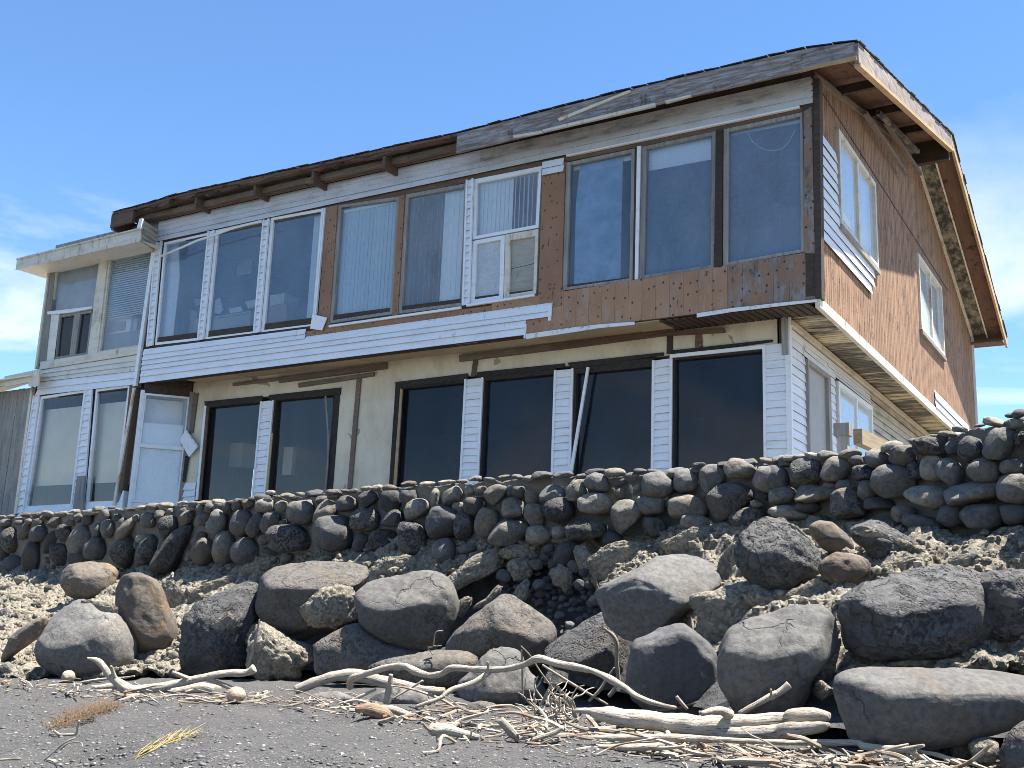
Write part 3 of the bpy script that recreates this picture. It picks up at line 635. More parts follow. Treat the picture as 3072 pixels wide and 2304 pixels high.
# --- lower front wall
ZG = -2.75                                   # ground line of the lower storey, below H0
def lwx(p): return LW.px(p)[0]
LX0 = lwx((560, 1350)); LX1 = -0.56
lo = [  # window openings of the lower front: outer TL,TR at the head, x at foot
 ((616,1208),(1022,1166),(1000,1482),(590,1520)),
 ((1188,1149),(2294,1036),(2298,1390),(1166,1460)) ]
def LQ(pts): return [LW.px(p) for p in pts]
def vert(q):                                  # make a quad's sides plumb and its foot level with the ground
    xl = q[0][0]; xr = q[1][0]; return xl, xr, q[0][1], q[1][1]
(xa0, xa1, za0, za1), (xb0, xb1, zb0, zb1) = vert(LQ(lo[0])), vert(LQ(lo[1]))
lower = LW.prism('lower_front_wall', [(LX0, ZG), (xa0, ZG), (xa0, 0.05), (LX0, 0.05)], 0.0, -0.15, STUC, house)
LW.prism('stucco_panel', [(xa0, za0), (xa1, za1), (xa1, 0.05), (xa0, 0.05)], 0.0, -0.15, STUC, lower)
LW.prism('stucco_panel', [(xa1, ZG), (xb0, ZG), (xb0, 0.05), (xa1, 0.05)], 0.0, -0.15, STUC, lower)
LW.prism('stucco_panel', [(xb0, zb0), (xb1, zb1), (xb1, 0.05), (xb0, 0.05)], 0.0, -0.15, STUC, lower)
LW.prism('stucco_panel', [(xb1, ZG), (LX1, ZG), (LX1, 0.05), (xb1, 0.05)], 0.0, -0.15, STUC, lower)
SILL = -2.35
LW.prism('stucco_panel', [(xa0, ZG), (xa1, ZG), (xa1, SILL), (xa0, SILL)], 0.0, -0.15, STUC, lower)
LW.prism('stucco_panel', [(xb0, ZG), (xb1, ZG), (xb1, SILL), (xb0, SILL)], 0.0, -0.15, STUC, lower)
def lowwin(xl, xr, zl, zr, pm, wd=(0.07, 0.10, 0.07, 0.06), fm=None):
    return LW.window([(xl, zl), (xr, zr), (xr, SILL), (xl, SILL)], wd, fm or CHAR, pm, house, 0.012, -0.10, -0.06)
zA_ = lambda x: za0+(za1-za0)*(x-xa0)/(xa1-xa0); zB_ = lambda x: zb0+(zb1-zb0)*(x-xb0)/(xb1-xb0)
pA = [lwx((788,1200)), lwx((823,1197))]
lowwin(xa0, pA[0], zA_(xa0), zA_(pA[0]), GL_LOW2, (0.09, 0.10, 0.04, 0.06)); lowwin(pA[1], xa1, zA_(pA[1]), zA_(xa1), GL_LOW2, (0.06, 0.10, 0.13, 0.06))
pB = [lwx(p) for p in ((1400,1140),(1450,1138),(1669,1110),(1720,1108),(1963,1080),(2016,1076),(2294,1040))]
lowwin(xb0, pB[0], zB_(xb0), zB_(pB[0]), GL_LOW, (0.13, 0.11, 0.03, 0.06))
lowwin(pB[1], pB[2], zB_(pB[1])-.02, zB_(pB[2])-.02, GL_LOW, (0.05, 0.09, 0.03, 0.06))
lowwin(pB[3], pB[4], zB_(pB[3])-.02, zB_(pB[4])-.02, GL_LOW, (0.06, 0.12, 0.03, 0.06))
lowwin(pB[5], pB[6], zB_(pB[5])-.03, zB_(pB[6])-.03, GL_LOW, (0.05, 0.05, 0.03, 0.06))
def lapped(x0, x1, zt0, zt1, n, trims=True):
    LW.prism('post', [(x0, SILL-.02), (x1, SILL-.02), (x1, zt1), (x0, zt0)], 0.006, -0.12, ROTD, lower)
    LW.siding((x0, zt0), (x1, zt1), (x0, ZG), (x1, ZG), n, VINYL, lower, 0.01, 0.006, 0.022)
    if trims:
        for x in (x0, x1): LW.prism('trim_strip', [(x-.018, ZG), (x+.018, ZG), (x+.018, zt0), (x-.018, zt0)], 0.04, 0.0, TRIMW, lower)
lapped(pA[0], pA[1], zA_(pA[0])-.09, zA_(pA[1])-.08, 19)
lapped(pB[0], pB[1], zB_(pB[0])-.06, zB_(pB[1])-.06, 22); lapped(pB[2], pB[3], zB_(pB[2])-.06, zB_(pB[3])-.06, 22)
lapped(pB[4], pB[5], zB_(pB[4])-.06, zB_(pB[5])-.05, 22); lapped(pB[6], LX1-0.02, zB_(pB[6])-.0, zB_(LX1)+.0, 23)
LW.prism('head_trim', [(pB[5]-.02, zB_(pB[5])-.05), (pB[6]+.02, zB_(pB[6])-.05), (pB[6]+.02, zB_(pB[6])-.0), (pB[5]-.02, zB_(pB[5])-.0)], 0.035, 0.006, TRIMW, lower)
# charred head pieces
def lpx(name, pts, d0, d1, mat): return LW.ppx(name, pts, d0, d1, mat, lower)
lpx('rotten_head', [zJ(330,592), zJ(830,540), zJ(830,590), zJ(360,640)], 0.025, 0.0, CHAR)
lpx('rotten_head', [zJ(890,535), zJ(1512,470), zJ(1505,530), zJ(900,585)], 0.024, 0.0, CHAR)
lpx('rotten_head', [zK(248,425), zK(880,348), zK(880,400), zK(300,470)], 0.026, 0.0, CHAR)
lpx('rotten_head', [zK(960,338), zK(1715,262), zK(1715,295), zK(960,390)], 0.024, 0.0, CHAR)
lpx('rotten_head', [zH(300,545), zH(1130,455), zH(1130,480), zH(340,600)], 0.025, 0.0, CHAR)
lpx('rotten_head', [zH(1190,440), zH(2070,345), zH(2070,365), zH(1190,480)], 0.026, 0.0, CHAR)
# battens and ledgers on the stucco
lpx('batten', [zJ(1650,398), zJ(1687,392), zJ(1605,1340), zJ(1570,1345)], 0.03, 0.0, LEDGER)
lpx('batten', [zJ(245,520), zJ(280,518), zJ(235,860), zJ(208,865)], 0.03, 0.0, LEDGER)
lpx('ledger', [zJ(990,380), zJ(1910,258), zJ(1910,310), zJ(985,430)], 0.05, 0.0, LEDGER)
lpx('ledger', [zJ(1150,432), zJ(1800,338), zJ(1800,372), zJ(1150,470)], 0.04, 0.0, LEDGER)
lpx('ledger', [zJ(580,432), zJ(985,380), zJ(985,410), zJ(580,458)], 0.03, 0.0, LEDGER)
lpx('ledger', [zK(812,195), zK(1610,95), zK(1610,150), zK(812,248)], 0.045, 0.0, LEDGER)
lpx('ledger', [zH(170,385), zH(1240,260), zH(1240,300), zH(170,440)], 0.06, 0.0, ROT)
lpx('ledger', [zH(1130,290), zH(1660,255), zH(1660,285), zH(1140,315)], 0.07, 0.0, ROT)
lpx('stud', [zH(1405,300), zH(1460,296), zH(1465,405), zH(1400,410)], 0.02, 0.0, ROT)
lpx('stud', [zH(1160,310), zH(1208,305), zH(1205,465), zH(1155,470)], 0.02, 0.0, ROTD)
lpx('stud', [zK(925,235), zK(965,232), zK(945,375), zK(905,378)], 0.02, 0.0, ROT)
lpx('corner_stud', [zH(2125,170), zH(2160,165), zH(2160,375), zH(2130,378)], 0.025, 0.0, ROTD)
# splinters on frames, loose strips leaning against the glass
lpx('jamb_splinter', [zK(300,480), zK(318,485), zK(265,1310), zK(240,1310)], 0.03, 0.012, TAN)
lpx('jamb_splinter', [zJ(910,860), zJ(925,862), zJ(880,1400), zJ(860,1400)], 0.03, 0.012, TAN)
lpx('jamb_strip', [zJ(338,630), zJ(356,628), zJ(283,1440), zJ(262,1440)], 0.04, 0.012, TRIMW)
lpx('jamb_splinter', [zJ(350,640), zJ(376,640), zJ(305,1440), zJ(285,1440)], 0.03, 0.012, ROT)
lpx('loose_strip', [zJ(1382,545), zJ(1394,545), zJ(1420,900), zJ(1412,1150), zJ(1388,1415), zJ(1376,1415), zJ(1398,1150), zJ(1405,900)], 0.05, 0.035, GREYB)
lpx('loose_strip', [zH(482,588), zH(502,590), zH(350,1545), zH(325,1545)], 0.08, 0.05, TRIMW)
LW.prism('corner_board', [(LX1-0.03, ZG), (LX1+0.03, ZG), (LX1+0.03, 0.0), (LX1-0.03, 0.0)], 0.035, -0.02, TRIMW, lower)
lpx('corner_board', [zH(2150,150), zH(2208,145), zH(2212,480), zH(2158,480)], 0.05, 0.035, GREYB)

# --- lower side wall (right), set back under the overhang
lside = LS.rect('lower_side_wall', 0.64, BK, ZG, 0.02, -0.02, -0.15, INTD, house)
def lsa(p): return LS.px(p)
d0_, d1_ = lsa(zG(318,900))[0], lsa(zG(500,1000))[0]; w0_, w1_ = lsa(zG(585,1000))[0], lsa(zG(880,1150))[0]
dz_ = lsa(zG(320,660))[1]; wz_ = lsa(zG(590,850))[1]; wzb = wz_-1.25
for (a0, a1, z0, z1, n) in ((0.67, d0_, ZG, -0.12, 22), (d1_+.12, w0_-.05, ZG, -0.12, 22), (d0_, d1_+.12, dz_+.04, -0.12, 3), (w0_-.05, w1_+.05, wz_+.05, -0.12, 4)):
    LS.siding((a0, z1), (a1, z1), (a0, z0), (a1, z0), n, VINYL, lside, 0.0, 0.004, 0.02)
LS.siding((w1_+.05, -0.12), (BK, -0.12), (w1_+.05, ZG), (BK, ZG), 22, VINYL_M, lside, 0.0, 0.008, 0.024)
LS.rect('frieze_trim', 0.66, BK, -0.10, -0.03, 0.05, -0.01, TRIMB, lside)
dr = LS.rect('door', d0_+.05, d1_-.03, ZG, dz_-.03, 0.0, -0.05, GREYD, house)
LS.ring('door_frame', [(d0_, dz_), (d1_+.1, dz_), (d1_+.1, ZG), (d0_, ZG)], (0.05, 0.06, 0.13, 0.02), 0.05, -0.02, GREYB, dr)
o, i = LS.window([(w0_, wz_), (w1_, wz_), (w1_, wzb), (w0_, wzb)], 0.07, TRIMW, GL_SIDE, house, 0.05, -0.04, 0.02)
am = (i[0][0]+i[1][0])/2+0.05; LS.rect('mullion', am-.03, am+.03, i[2][1], i[0][1], 0.045, 0.0, TRIMW, o)
LS.rect('pale_backing', i[0][0], i[1][0], i[2][1], i[0][1], 0.012, 0.005, CURT, o)  # added white sheet brightens the pane from behind

# --- left bay: flush with the upper wall down to the ground
def bx(p): return FR.px(p)[0]
bayw = FR.prism('bay_wall', [(XB, 0.66), (XL, 0.62), (XL, -0.12), (XB, -0.10)], -0.02, -0.14, ROTD, house)
def bp(name, pts, d0, d1, mat): return FR.ppx(name, pts, d0, d1, mat, bayw)
bp('post', [zA(428,738), zA(480,722), zA(395,1545), zA(335,1560)], 0.0, -0.12, GREYB)
bp('corner_trim', [zA(425,740), zA(438,735), zA(325,1600), zA(308,1605)], 0.03, -0.1, TRIMB)
bp('post', [zA(868,632), zA(938,612), zA(842,1478), zA(758,1492)], 0.01, -0.12, TRIMB)
FR.window([FR.px(zA(*t)) for t in ((478,725),(866,640),(806,1085),(420,1125))], (0.05, 0.05, 0.03, 0.05), TRIMB, GL_DUST, house, -0.01, -0.09, -0.05)
bp('rail', [zA(420,1112), zA(806,1066), zA(802,1085), zA(600,1122), zA(420,1136)], 0.03, -0.05, TRIMW)
bp('sliding_window_jamb', [zA(418,1138), zA(510,1130), zA(472,1525), zA(385,1545)], -0.01, -0.1, VINYL_B)
slw, i = FR.window([FR.px(zA(*t)) for t in ((508,1138),(800,1092),(752,1480),(464,1522))], 0.05, GREYB, GL_LOW, house, -0.01, -0.09, -0.05)
bp('mullion', [zA(640,1125), zA(692,1117), zA(640,1500), zA(595,1505)], -0.005, -0.08, GREYB)
FR.window([FR.px(zA(*t)) for t in ((940,612),(1322,535),(1216,1412),(842,1472))], (0.05, 0.04, 0.04, 0.05), TRIMB, GL_DUST, house, -0.01, -0.09, -0.05)
bp('sill', [zA(360,1545), zA(1205,1408), zA(1195,1478), zA(350,1612)], 0.03, -0.1, TRIMB)
q = [FR.px(zA(*t)) for t in ((350,1615),(1192,1482))]+[FR.px(zI(*t)) for t in ((1172,180),(345,275))]
FR.siding(q[0], q[1], q[3], q[2], 3, VINYL_B, bayw, 0.0)
q = [FR.px(zI(*t)) for t in ((345,278),(1170,182),(1165,298),(310,392))]
FR.siding(q[0], q[1], q[3], q[2], 2, VINYL, bayw, 0.0)
zBY = FR.px((73,1530))[1]
def bwin(pts, pm, fm=TRIMW, wd=0.05): return FR.window([FR.px(zI(*t)) for t in pts], wd, fm, pm, house, -0.005, -0.09, -0.05)
bwin(((350,402),(738,342),(617,1352),(212,1372)), GL_LOW2); bwin(((826,338),(1122,298),(1000,1325),(734,1335)), GL_LOW2)
lapped_post(FR, zI(748,338), zI(802,330), zI(725,1335), zI(625,1352), 18, bayw)
lapped_post(FR, zI(300,395), zI(345,392), zI(205,1400), zI(150,1415), 16, bayw)
bp('corner_strip', [zI(282,320), zI(300,318), zI(155,1420), zI(132,1425)], 0.04, -0.02, TRIMB)
bp('rotten_post', [zI(1128,300), zI(1182,300), zI(1062,1215), zI(1035,1212)], 0.02, -0.1, ROT)
bp('corner_strip', [zI(1165,330), zI(1182,330), zI(1010,1340), zI(990,1342)], 0.05, 0.02, TRIMB)
bp('stub_board', [zI(692,1092), zI(757,1090), zI(742,1390), zI(655,1392)], 0.07, 0.03, GREYB)
q = [FR.px(zI(*t)) for t in ((200,1372),(1050,1310),(1035,1400),(150,1440))]
FR.siding(q[0], q[1], q[3], q[2], 1, VINYL, bayw, 0.0)
bp('base_board', [zI(1065,1215), zI(1075,1215), zI(1055,1400), zI(1000,1400)], 0.01, -0.1, VINYL)
FR.prism('bay_base', [(XB, zBY), (XL+.2, zBY), (XL+.2, ZG), (XB, ZG)], -0.02, -0.14, STUC, bayw)
# diagonal window between bay and set-back wall
pa = hitY(zI(1190,800), 0.0); pb = hitY(zI(1610,800), 0.62)
DG = Wall((pa[0], pa[1]), (pb[0]-pa[0], pb[1]-pa[1]), H0); dl = math.hypot(pb[0]-pa[0], pb[1]-pa[1])
zt_ = DG.px(zI(1420,388))[1]; zm_ = DG.px(zI(1360,850))[1]; zb_ = max(DG.px(zI(1300,1325))[1], ZG+.1)
o, i = DG.window([(0.02, zt_), (dl-.02, zt_), (dl-.02, zm_+.03), (0.02, zm_+.03)], 0.035, TRIMW, GL_DUST, house, 0.02, -0.06, -0.02)
DG.rect('curtain', i[0][0], i[1][0], i[2][1], i[2][1]+(i[0][1]-i[2][1])*0.45, -0.08, -0.09, CURTW, o)  # added white sheet imitates the brighter, reflecting lower half of the pane
DG.rect('inner_wall', i[0][0]-.3, i[1][0], i[2][1], i[0][1], -0.35, -0.37, CURT, o)
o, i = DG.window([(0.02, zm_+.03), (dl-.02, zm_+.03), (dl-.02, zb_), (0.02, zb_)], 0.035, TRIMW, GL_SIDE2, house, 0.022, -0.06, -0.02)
DG.rect('curtain', i[0][0], i[1][0], i[2][1], i[0][1], -0.08, -0.09, CURTW, o)  # added white sheet stands in for sky reflected in the glass
dgw = DG.rect('diagonal_wall', 0.0, dl, zt_, 0.04, 0.0, -0.08, ROTD, house)
DG.rect('post', dl-.03, dl+.06, ZG, zt_+.1, 0.04, -0.05, GREYB, dgw); DG.rect('post', -.05, .02, ZG, zt_+.05, 0.03, -0.05, VINYL, dgw)
DG.rect('foot_panel', 0.0, dl, ZG, zb_, 0.0, -0.08, VINYL, dgw)
# scraps on the cream wall right of it
q = LQ([zJ(95,1300), zJ(258,1290), zJ(245,1465), zJ(65,1475)]); LW.siding(q[0], q[1], q[3], q[2], 3, VINYL, lower, 0.005)
lpx('dangling_siding', [zJ(195,845), zJ(300,985), zJ(225,1075), zJ(145,930)], 0.09, 0.07, VINYL)
lpx('dangling_strip', [zJ(195,838), zJ(210,846), zJ(302,975), zJ(292,992)], 0.1, 0.09, PERF)
lpx('rotten_batten', [zJ(160,470), zJ(205,466), zJ(135,1290), zJ(105,1295)], 0.03, 0.0, GREYB)
lpx('rotten_batten', [zJ(172,1060), zJ(208,1060), zJ(172,1285), zJ(135,1285)], 0.045, 0.03, CHAR)

# bay roof with its boxed metal gutter
BE = Wall((0, -0.50), (1, 0), H0)
g0, g1 = BE.px(zA(140,700)), BE.px(zA(1215,450)); t0, t1 = BE.px(zA(140,660))[1], BE.px(zA(1215,392))[1]; u0, u1 = BE.px(zA(140,745))[1], BE.px(zA(1215,500))[1]
bxl, bxr = g0[0], g1[0]
f = lambda x: t0+(t1-t0)*(x-bxl)/(bxr-bxl); f2 = lambda x: u0+(u1-u0)*(x-bxl)/(bxr-bxl)
bayroof = hexa('bay_roof', [(bxl, -0.46, H0+t0-.04), (XL, -0.46, H0+t1-.04), (XL, 0.0, H0+t1+.05), (bxl, 3.0, H0+t0+.4), (bxl, -0.46, H0+t0-.01), (XL, -0.46, H0+t1-.01), (XL, 0.0, H0+t1+.08), (bxl, 3.0, H0+t0+.43)], SHING, house)
for (xa_, xb_) in ((bxl, bxl+1.5), (bxl+1.5, bxr)):
    BE.prism('gutter', [(xa_+.002, f2(xa_)), (xb_, f2(xb_)), (xb_, f(xb_)), (xa_+.002, f(xa_))], 0.0, -0.03, TRIMB, bayroof)
    BE.prism('gutter_lip', [(xa_, f(xa_)-.015), (xb_, f(xb_)-.015), (xb_, f(xb_)+.015), (xa_, f(xa_)+.015)], 0.025, -0.03, TRIMB, bayroof)
hexa('bay_soffit', [(bxl, -0.47, H0+u0+.01), (bxr, -0.47, H0+u1+.01), (bxr, 0.0, H0+u1+.03), (bxl, 0.6, H0+u0+.03), (bxl, -0.47, H0+u0+.03), (bxr, -0.47, H0+u1+.03), (bxr, 0.0, H0+u1+.05), (bxl, 0.6, H0+u0+.05)], VINYL_B, bayroof)
for k in range(5):
    zz = u1+(t1-u1+0.18)*k/5; hexa('gutter_end_plank', [(bxr, -0.50, H0+zz), (bxr+.015, -0.50, H0+zz), (XL+.0, 0.0, H0+zz+.0), (XL-.02, 0.0, H0+zz), (bxr, -0.50, H0+zz+.075), (bxr+.012, -0.50, H0+zz+.075), (XL-.0, 0.0, H0+zz+.075), (XL-.02, 0.0, H0+zz+.075)], VINYL_M, bayroof)
BE.ppx('gutter_end_cap', [zA(1190,385), zA(1212,310), zA(1238,305), zA(1222,400)], 0.02, -0.02, TRIMW, bayroof)
FR.prism('bay_head', [(XB, FR.px(zA(430,738))[1]), (XL, FR.px(zA(1340,530))[1]), (XL, FR.px(zA(1340,530))[1]+.5), (XB, FR.px(zA(430,738))[1]+.5)], -0.03, -0.12, GREYB, bayw)

# --- grey boarded lean-to on the far left
lean = thing('lean_to', 'weathered grey boarded lean-to with small pale roof at left end of house', 'shed', (-16, 0.3, 2.6))
LT = Wall((0, 0.0), (1, 0), H0)
lz = LT.px(zI(180,335))[1]; lx1 = LT.px(zI(215,900))[0]; core = LT.rect('board_wall', -18.2, lx1, ZG, lz, -0.03, -0.1, ROTD, lean)
x = -18.2
while x < lx1-.02:
    x2 = min(x+RND.uniform(.17, .24), lx1); LT.rect('board', x+.004, x2-.004, ZG+.02, lz+RND.uniform(-.03, .01), RND.uniform(-.004, .004), -0.03, GREYB, core); x = x2
ro = hexa('lean_to_roof', [(-18.6, -.55, H0+lz+.02), (lx1+.35, -.35, H0+lz+.12), (lx1+.35, .1, H0+lz+.2), (-18.6, .9, H0+lz+.2), (-18.6, -.55, H0+lz+.05), (lx1+.35, -.35, H0+lz+.15), (lx1+.35, .1, H0+lz+.23), (-18.6, .9, H0+lz+.23)], VINYL_B, lean)
LTE = Wall((0, -0.30), (1, 0), H0)
LTE.ppx('fascia', [zI(38,228), zI(340,165), zI(330,312), zI(245,312), zI(245,278), zI(40,318)], 0.0, -0.03, TRIMB, ro)
LTE.ppx('fascia', [zI(-300,330), zI(38,250), zI(38,300), zI(-300,400)], -0.02, -0.05, TRIMB, ro)

# --- inside of the house
inside = box('floor_slab', XB+.1, -0.16, 0.15, 11.8, H0+0.10, H0+0.16, INT, house)
box('ceiling', XB+.1, -0.16, 0.15, 5.0, H0+2.72, H0+2.76, INT, house)
box('rear_room_wall', XB+.1, -0.16, 4.0, 4.1, H0+0.16, H0+2.72, INT, house)
for x in (wx((978,800)), wx((1628,700))): box('partition_wall', x-.05, x+.05, 0.16, 4.0, H0+.16, H0+2.72, INT, house)
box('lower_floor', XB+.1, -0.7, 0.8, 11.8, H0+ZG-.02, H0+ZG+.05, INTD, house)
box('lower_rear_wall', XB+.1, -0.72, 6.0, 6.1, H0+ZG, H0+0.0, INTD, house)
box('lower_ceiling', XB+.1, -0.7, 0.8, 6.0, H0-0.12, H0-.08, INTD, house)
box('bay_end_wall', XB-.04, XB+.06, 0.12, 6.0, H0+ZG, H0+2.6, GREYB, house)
box('bay_lid', XB-.04, XL+.5, 0.02, 8.0, H0+2.62, H0+2.68, SHING, house)  # added cover, stops sun leaking into the bay rooms
box('bay_room_wall', XB+.1, pa[0]-.12, 0.17, 0.23, H0+ZG+.9, H0-.3, INTC, house)  # brought right up behind the glass so the room looks brightly lit
box('rear_wall', XB, 0.0, BK-.12, BK, H0+ZG, H0+2.45, GABLE, house)
# ------------------------------------------------------------------ seawall rails: top edge, foot of the cobble wall, foot of the boulders
cols = [(-1000,1607,1695,2007,1.40,-1.0),(-400,1575,1700,2040,1.40,-.95),(0,1550,1705,2020,1.40,-.85),(400,1520,1722,2030,1.40,-.78),(764,1493,1690,2045,1.40,-.72),(1160,1458,1650,2075,1.40,-.68),(1500,1432,1645,2090,1.40,-.65),(1800,1417,1630,2120,1.40,-.64),(2050,1412,1600,2190,1.40,-.63),(2330,1378,1560,2260,1.42,-.62),(2600,1352,1555,2290,1.42,-.62),(2800,1310,1590,2310,1.45,-.62),(3072,1235,1610,2330,1.55,-.62),(3400,1150,1610,2360,1.6,-.62),(3900,1099,1599,2395,1.6,-.62),(4600,1068,1602,2438,1.6,-.62),(5600,1049,1617,2494,1.6,-.62)]
CX = [c[0] for c in cols]
def ci(k): return lambda x: float(np.interp(x, CX, [c[k] for c in cols]))
y_top, y_mid, y_base, z_top, z_base = ci(1), ci(2), ci(3), ci(4), ci(5)
def rails(x):
    d = ray(x, y_top(x)); t = z_top(x)/d[2]; return CAM+d*t, hitD((x, y_mid(x)), t-0.12), hitZ((x, y_base(x)), CAM[2]+z_base(x)), t
rx_ = np.linspace(-1000, 5600, 170); rv, rf = [], []
for x in rx_:
    T, M_, B, t = rails(x); back = np.array([T[0]-CAM[0], T[1]-CAM[1], 0]); back /= np.linalg.norm(back)
    low = B.copy(); low[2] -= 0.5
    rv += [T+back*0.02+np.array((0, 0, 0.35)), T, M_, B*0.5+M_*0.5+np.array((0, 0, -.04)), B, low-back*0.3]
for i in range(len(rx_)-1):
    for k in range(5): rf.append((i*6+k, i*6+6+k, i*6+7+k, i*6+1+k))
FACE = BVHTree.FromPolygons([tuple(p) for p in rv], rf)
def cast(p, tree=None, default=9.0):
    d = Vector(ray(*p)); L_ = d.length; h = (tree or FACE).ray_cast(Vector(CAM), d/L_, 100)
    return h[3]/L_ if h[0] is not None else default

# ------------------------------------------------------------------ rock materials
def rock_mat(name, c1, c2, ves=0.0, patch=None, rough=0.85, bumps=0.6, pscale=1.8, bdist=0.02, crack=0.0):
    b = MatB(name); v = b.pos(rnd=True); n = b.noise(v, 2.2, 8, 0.62); n2 = b.noise(v, 26, 6, 0.72); n3 = b.noise(v, 7, 6, 0.65, 0.8)
    c = b.mix(b.ramp(n, 0.32, 0.68), c1, c2)
    c = b.mix(b.ramp(n3, 0.5, 0.72, 0, 0.55), c, tuple(x*0.5 for x in c1)); n4 = b.noise(b.pos((1, 1, 1.7), rnd=True), 1.25, 6, 0.6, 1.2); c = b.mix(b.ramp(n4, 0.55, 0.66, 0, 0.5), c, (0.13, 0.098, 0.066)); n6 = b.noise(b.pos((1.3, 1.3, 0.8), rnd=True), 4.2, 7, 0.7, 0.5); c = b.mix(b.ramp(n6, 0.62, 0.70, 0, 0.55), c, (0.24, 0.225, 0.195))
    if patch: c = b.mix(b.ramp(b.noise(v, pscale, 5, 0.6, 0.6), 0.52, 0.66, 0, 0.9), c, patch)
    c = b.mix(b.ramp(n2, 0.4, 0.66, 0, 0.65), c, (0.03, 0.028, 0.027))
    hue = b.ramp(b.oi.outputs['Random'], 0, 1, *((0.82, 1.12) if 'boulder' in name else (0.68, 1.3))); cm_ = b.n.new('ShaderNodeCombineXYZ'); [b.L(hue, cm_.inputs[i]) for i in range(3)]
    c = b.mix(1.0, c, cm_.outputs[0], 'MULTIPLY')
    b.bump(n, bumps, 0.05); b.bump(n3, bumps*0.5, 0.03); b.bump(n2, bumps*0.8, bdist)
    if ves:      # gas pits: broken noise, only in patches
        wv = b.n.new('ShaderNodeVectorMath'); wv.operation = 'ADD'; nv = b.n.new('ShaderNodeTexNoise'); nv.inputs['Scale'].default_value = 12; b.L(v, nv.inputs['Vector'])
        sc = b.n.new('ShaderNodeVectorMath'); sc.operation = 'SCALE'; sc.inputs['Scale'].default_value = 0.12; b.L(nv.outputs['Color'], sc.inputs[0]); b.L(v, wv.inputs[0]); b.L(sc.outputs[0], wv.inputs[1])
        p1 = b.ramp(b.vor(wv.outputs[0], 30, 1.0), 0.42, 0.22); p2 = b.ramp(b.noise(v, 24, 4, 0.6), 0.55, 0.63)
        mk = b.ramp(b.noise(v, 2.6, 4, 0.6), 0.40, 0.56); pit = b.math('MULTIPLY', b.math('MAXIMUM', p1, p2), mk)
        c = b.mix(b.math('MULTIPLY', pit, 0.75), c, (0.02, 0.02, 0.02)); inv = b.math('SUBTRACT', 1.0, pit); b.bump(inv, ves, 0.03)
    if crack:
        dv = b.n.new('ShaderNodeTexVoronoi'); dv.feature = 'DISTANCE_TO_EDGE'; dv.inputs['Scale'].default_value = 1.5
        wv = b.n.new('ShaderNodeVectorMath'); wv.operation = 'ADD'; nv = b.n.new('ShaderNodeTexNoise'); nv.inputs['Scale'].default_value = 3; nv.inputs['Detail'].default_value = 6; b.L(v, nv.inputs['Vector'])
        sc = b.n.new('ShaderNodeVectorMath'); sc.operation = 'SCALE'; sc.inputs['Scale'].default_value = 0.5; b.L(nv.outputs['Color'], sc.inputs[0]); b.L(v, wv.inputs[0]); b.L(sc.outputs[0], wv.inputs[1]); b.L(wv.outputs[0], dv.inputs['Vector'])
        ck = b.math('MULTIPLY', b.ramp(dv.outputs['Distance'], 0.012, 0.003), b.ramp(b.noise(v, 1.7, 3), 0.5, 0.6))
        c = b.mix(b.math('MULTIPLY', ck, crack), c, (0.015, 0.015, 0.015)); b.bump(b.math('SUBTRACT', 1.0, ck), 0.8, 0.03)
    return b.col(c, rough)
R_S = rock_mat('grey_basalt', (0.098, 0.094, 0.086), (0.138, 0.131, 0.118))
R_T = rock_mat('tan_grey_stone', (0.173, 0.157, 0.127), (0.221, 0.198, 0.159))
R_D = rock_mat('dark_basalt', (0.051, 0.051, 0.053), (0.079, 0.077, 0.076))
R_V = rock_mat('vesicular_lava', (0.064, 0.061, 0.060), (0.102, 0.098, 0.091), 1.0, bumps=0.8)
R_B = rock_mat('brown_stone', (0.133, 0.102, 0.072), (0.102, 0.091, 0.079), 0, (0.157, 0.115, 0.066), crack=0.3)
R_BG = rock_mat('grey_boulder', (0.106, 0.102, 0.096), (0.138, 0.131, 0.120), 0, (0.151, 0.141, 0.125), bumps=0.5, crack=0.3)
R_BD = rock_mat('dark_boulder', (0.064, 0.063, 0.064), (0.097, 0.095, 0.092), 0.8, bumps=0.9, crack=0.3)
R_BB = rock_mat('ochre_boulder', (0.145, 0.115, 0.085), (0.102, 0.091, 0.081), 0, (0.218, 0.133, 0.060), bumps=0.6, pscale=2.6, crack=0.3)
R_BM = rock_mat('grey_brown_boulder', (0.102, 0.092, 0.079), (0.121, 0.111, 0.097), 0.4, (0.121, 0.091, 0.060), bumps=0.6, crack=0.3)
R_RED = rock_mat('reddish_rubble', (0.163, 0.109, 0.072), (0.097, 0.066, 0.049), 0, (0.242, 0.200, 0.145), bumps=1.0)
b = MatB('sandy_concrete'); v0 = b.pos(); nv = b.n.new('ShaderNodeTexNoise'); nv.inputs['Scale'].default_value = 9; nv.inputs['Detail'].default_value = 5; b.L(v0, nv.inputs['Vector'])
sc = b.n.new('ShaderNodeVectorMath'); sc.operation = 'SCALE'; sc.inputs['Scale'].default_value = 0.16; b.L(nv.outputs['Color'], sc.inputs[0]); ad = b.n.new('ShaderNodeVectorMath'); ad.operation = 'ADD'; b.L(v0, ad.inputs[0]); b.L(sc.outputs[0], ad.inputs[1]); v = ad.outputs[0]
n1 = b.noise(v0, 3, 6, 0.6); vd = b.vor(v, 30, 1.0); vd2 = b.vor(v, 85, 1.0); n2 = b.noise(v0, 55, 5, 0.75); vc = b.vor(v, 30, 1.0, 'F1', 'Color')
sx = b.n.new('ShaderNodeSeparateColor'); b.L(vc, sx.inputs[0])
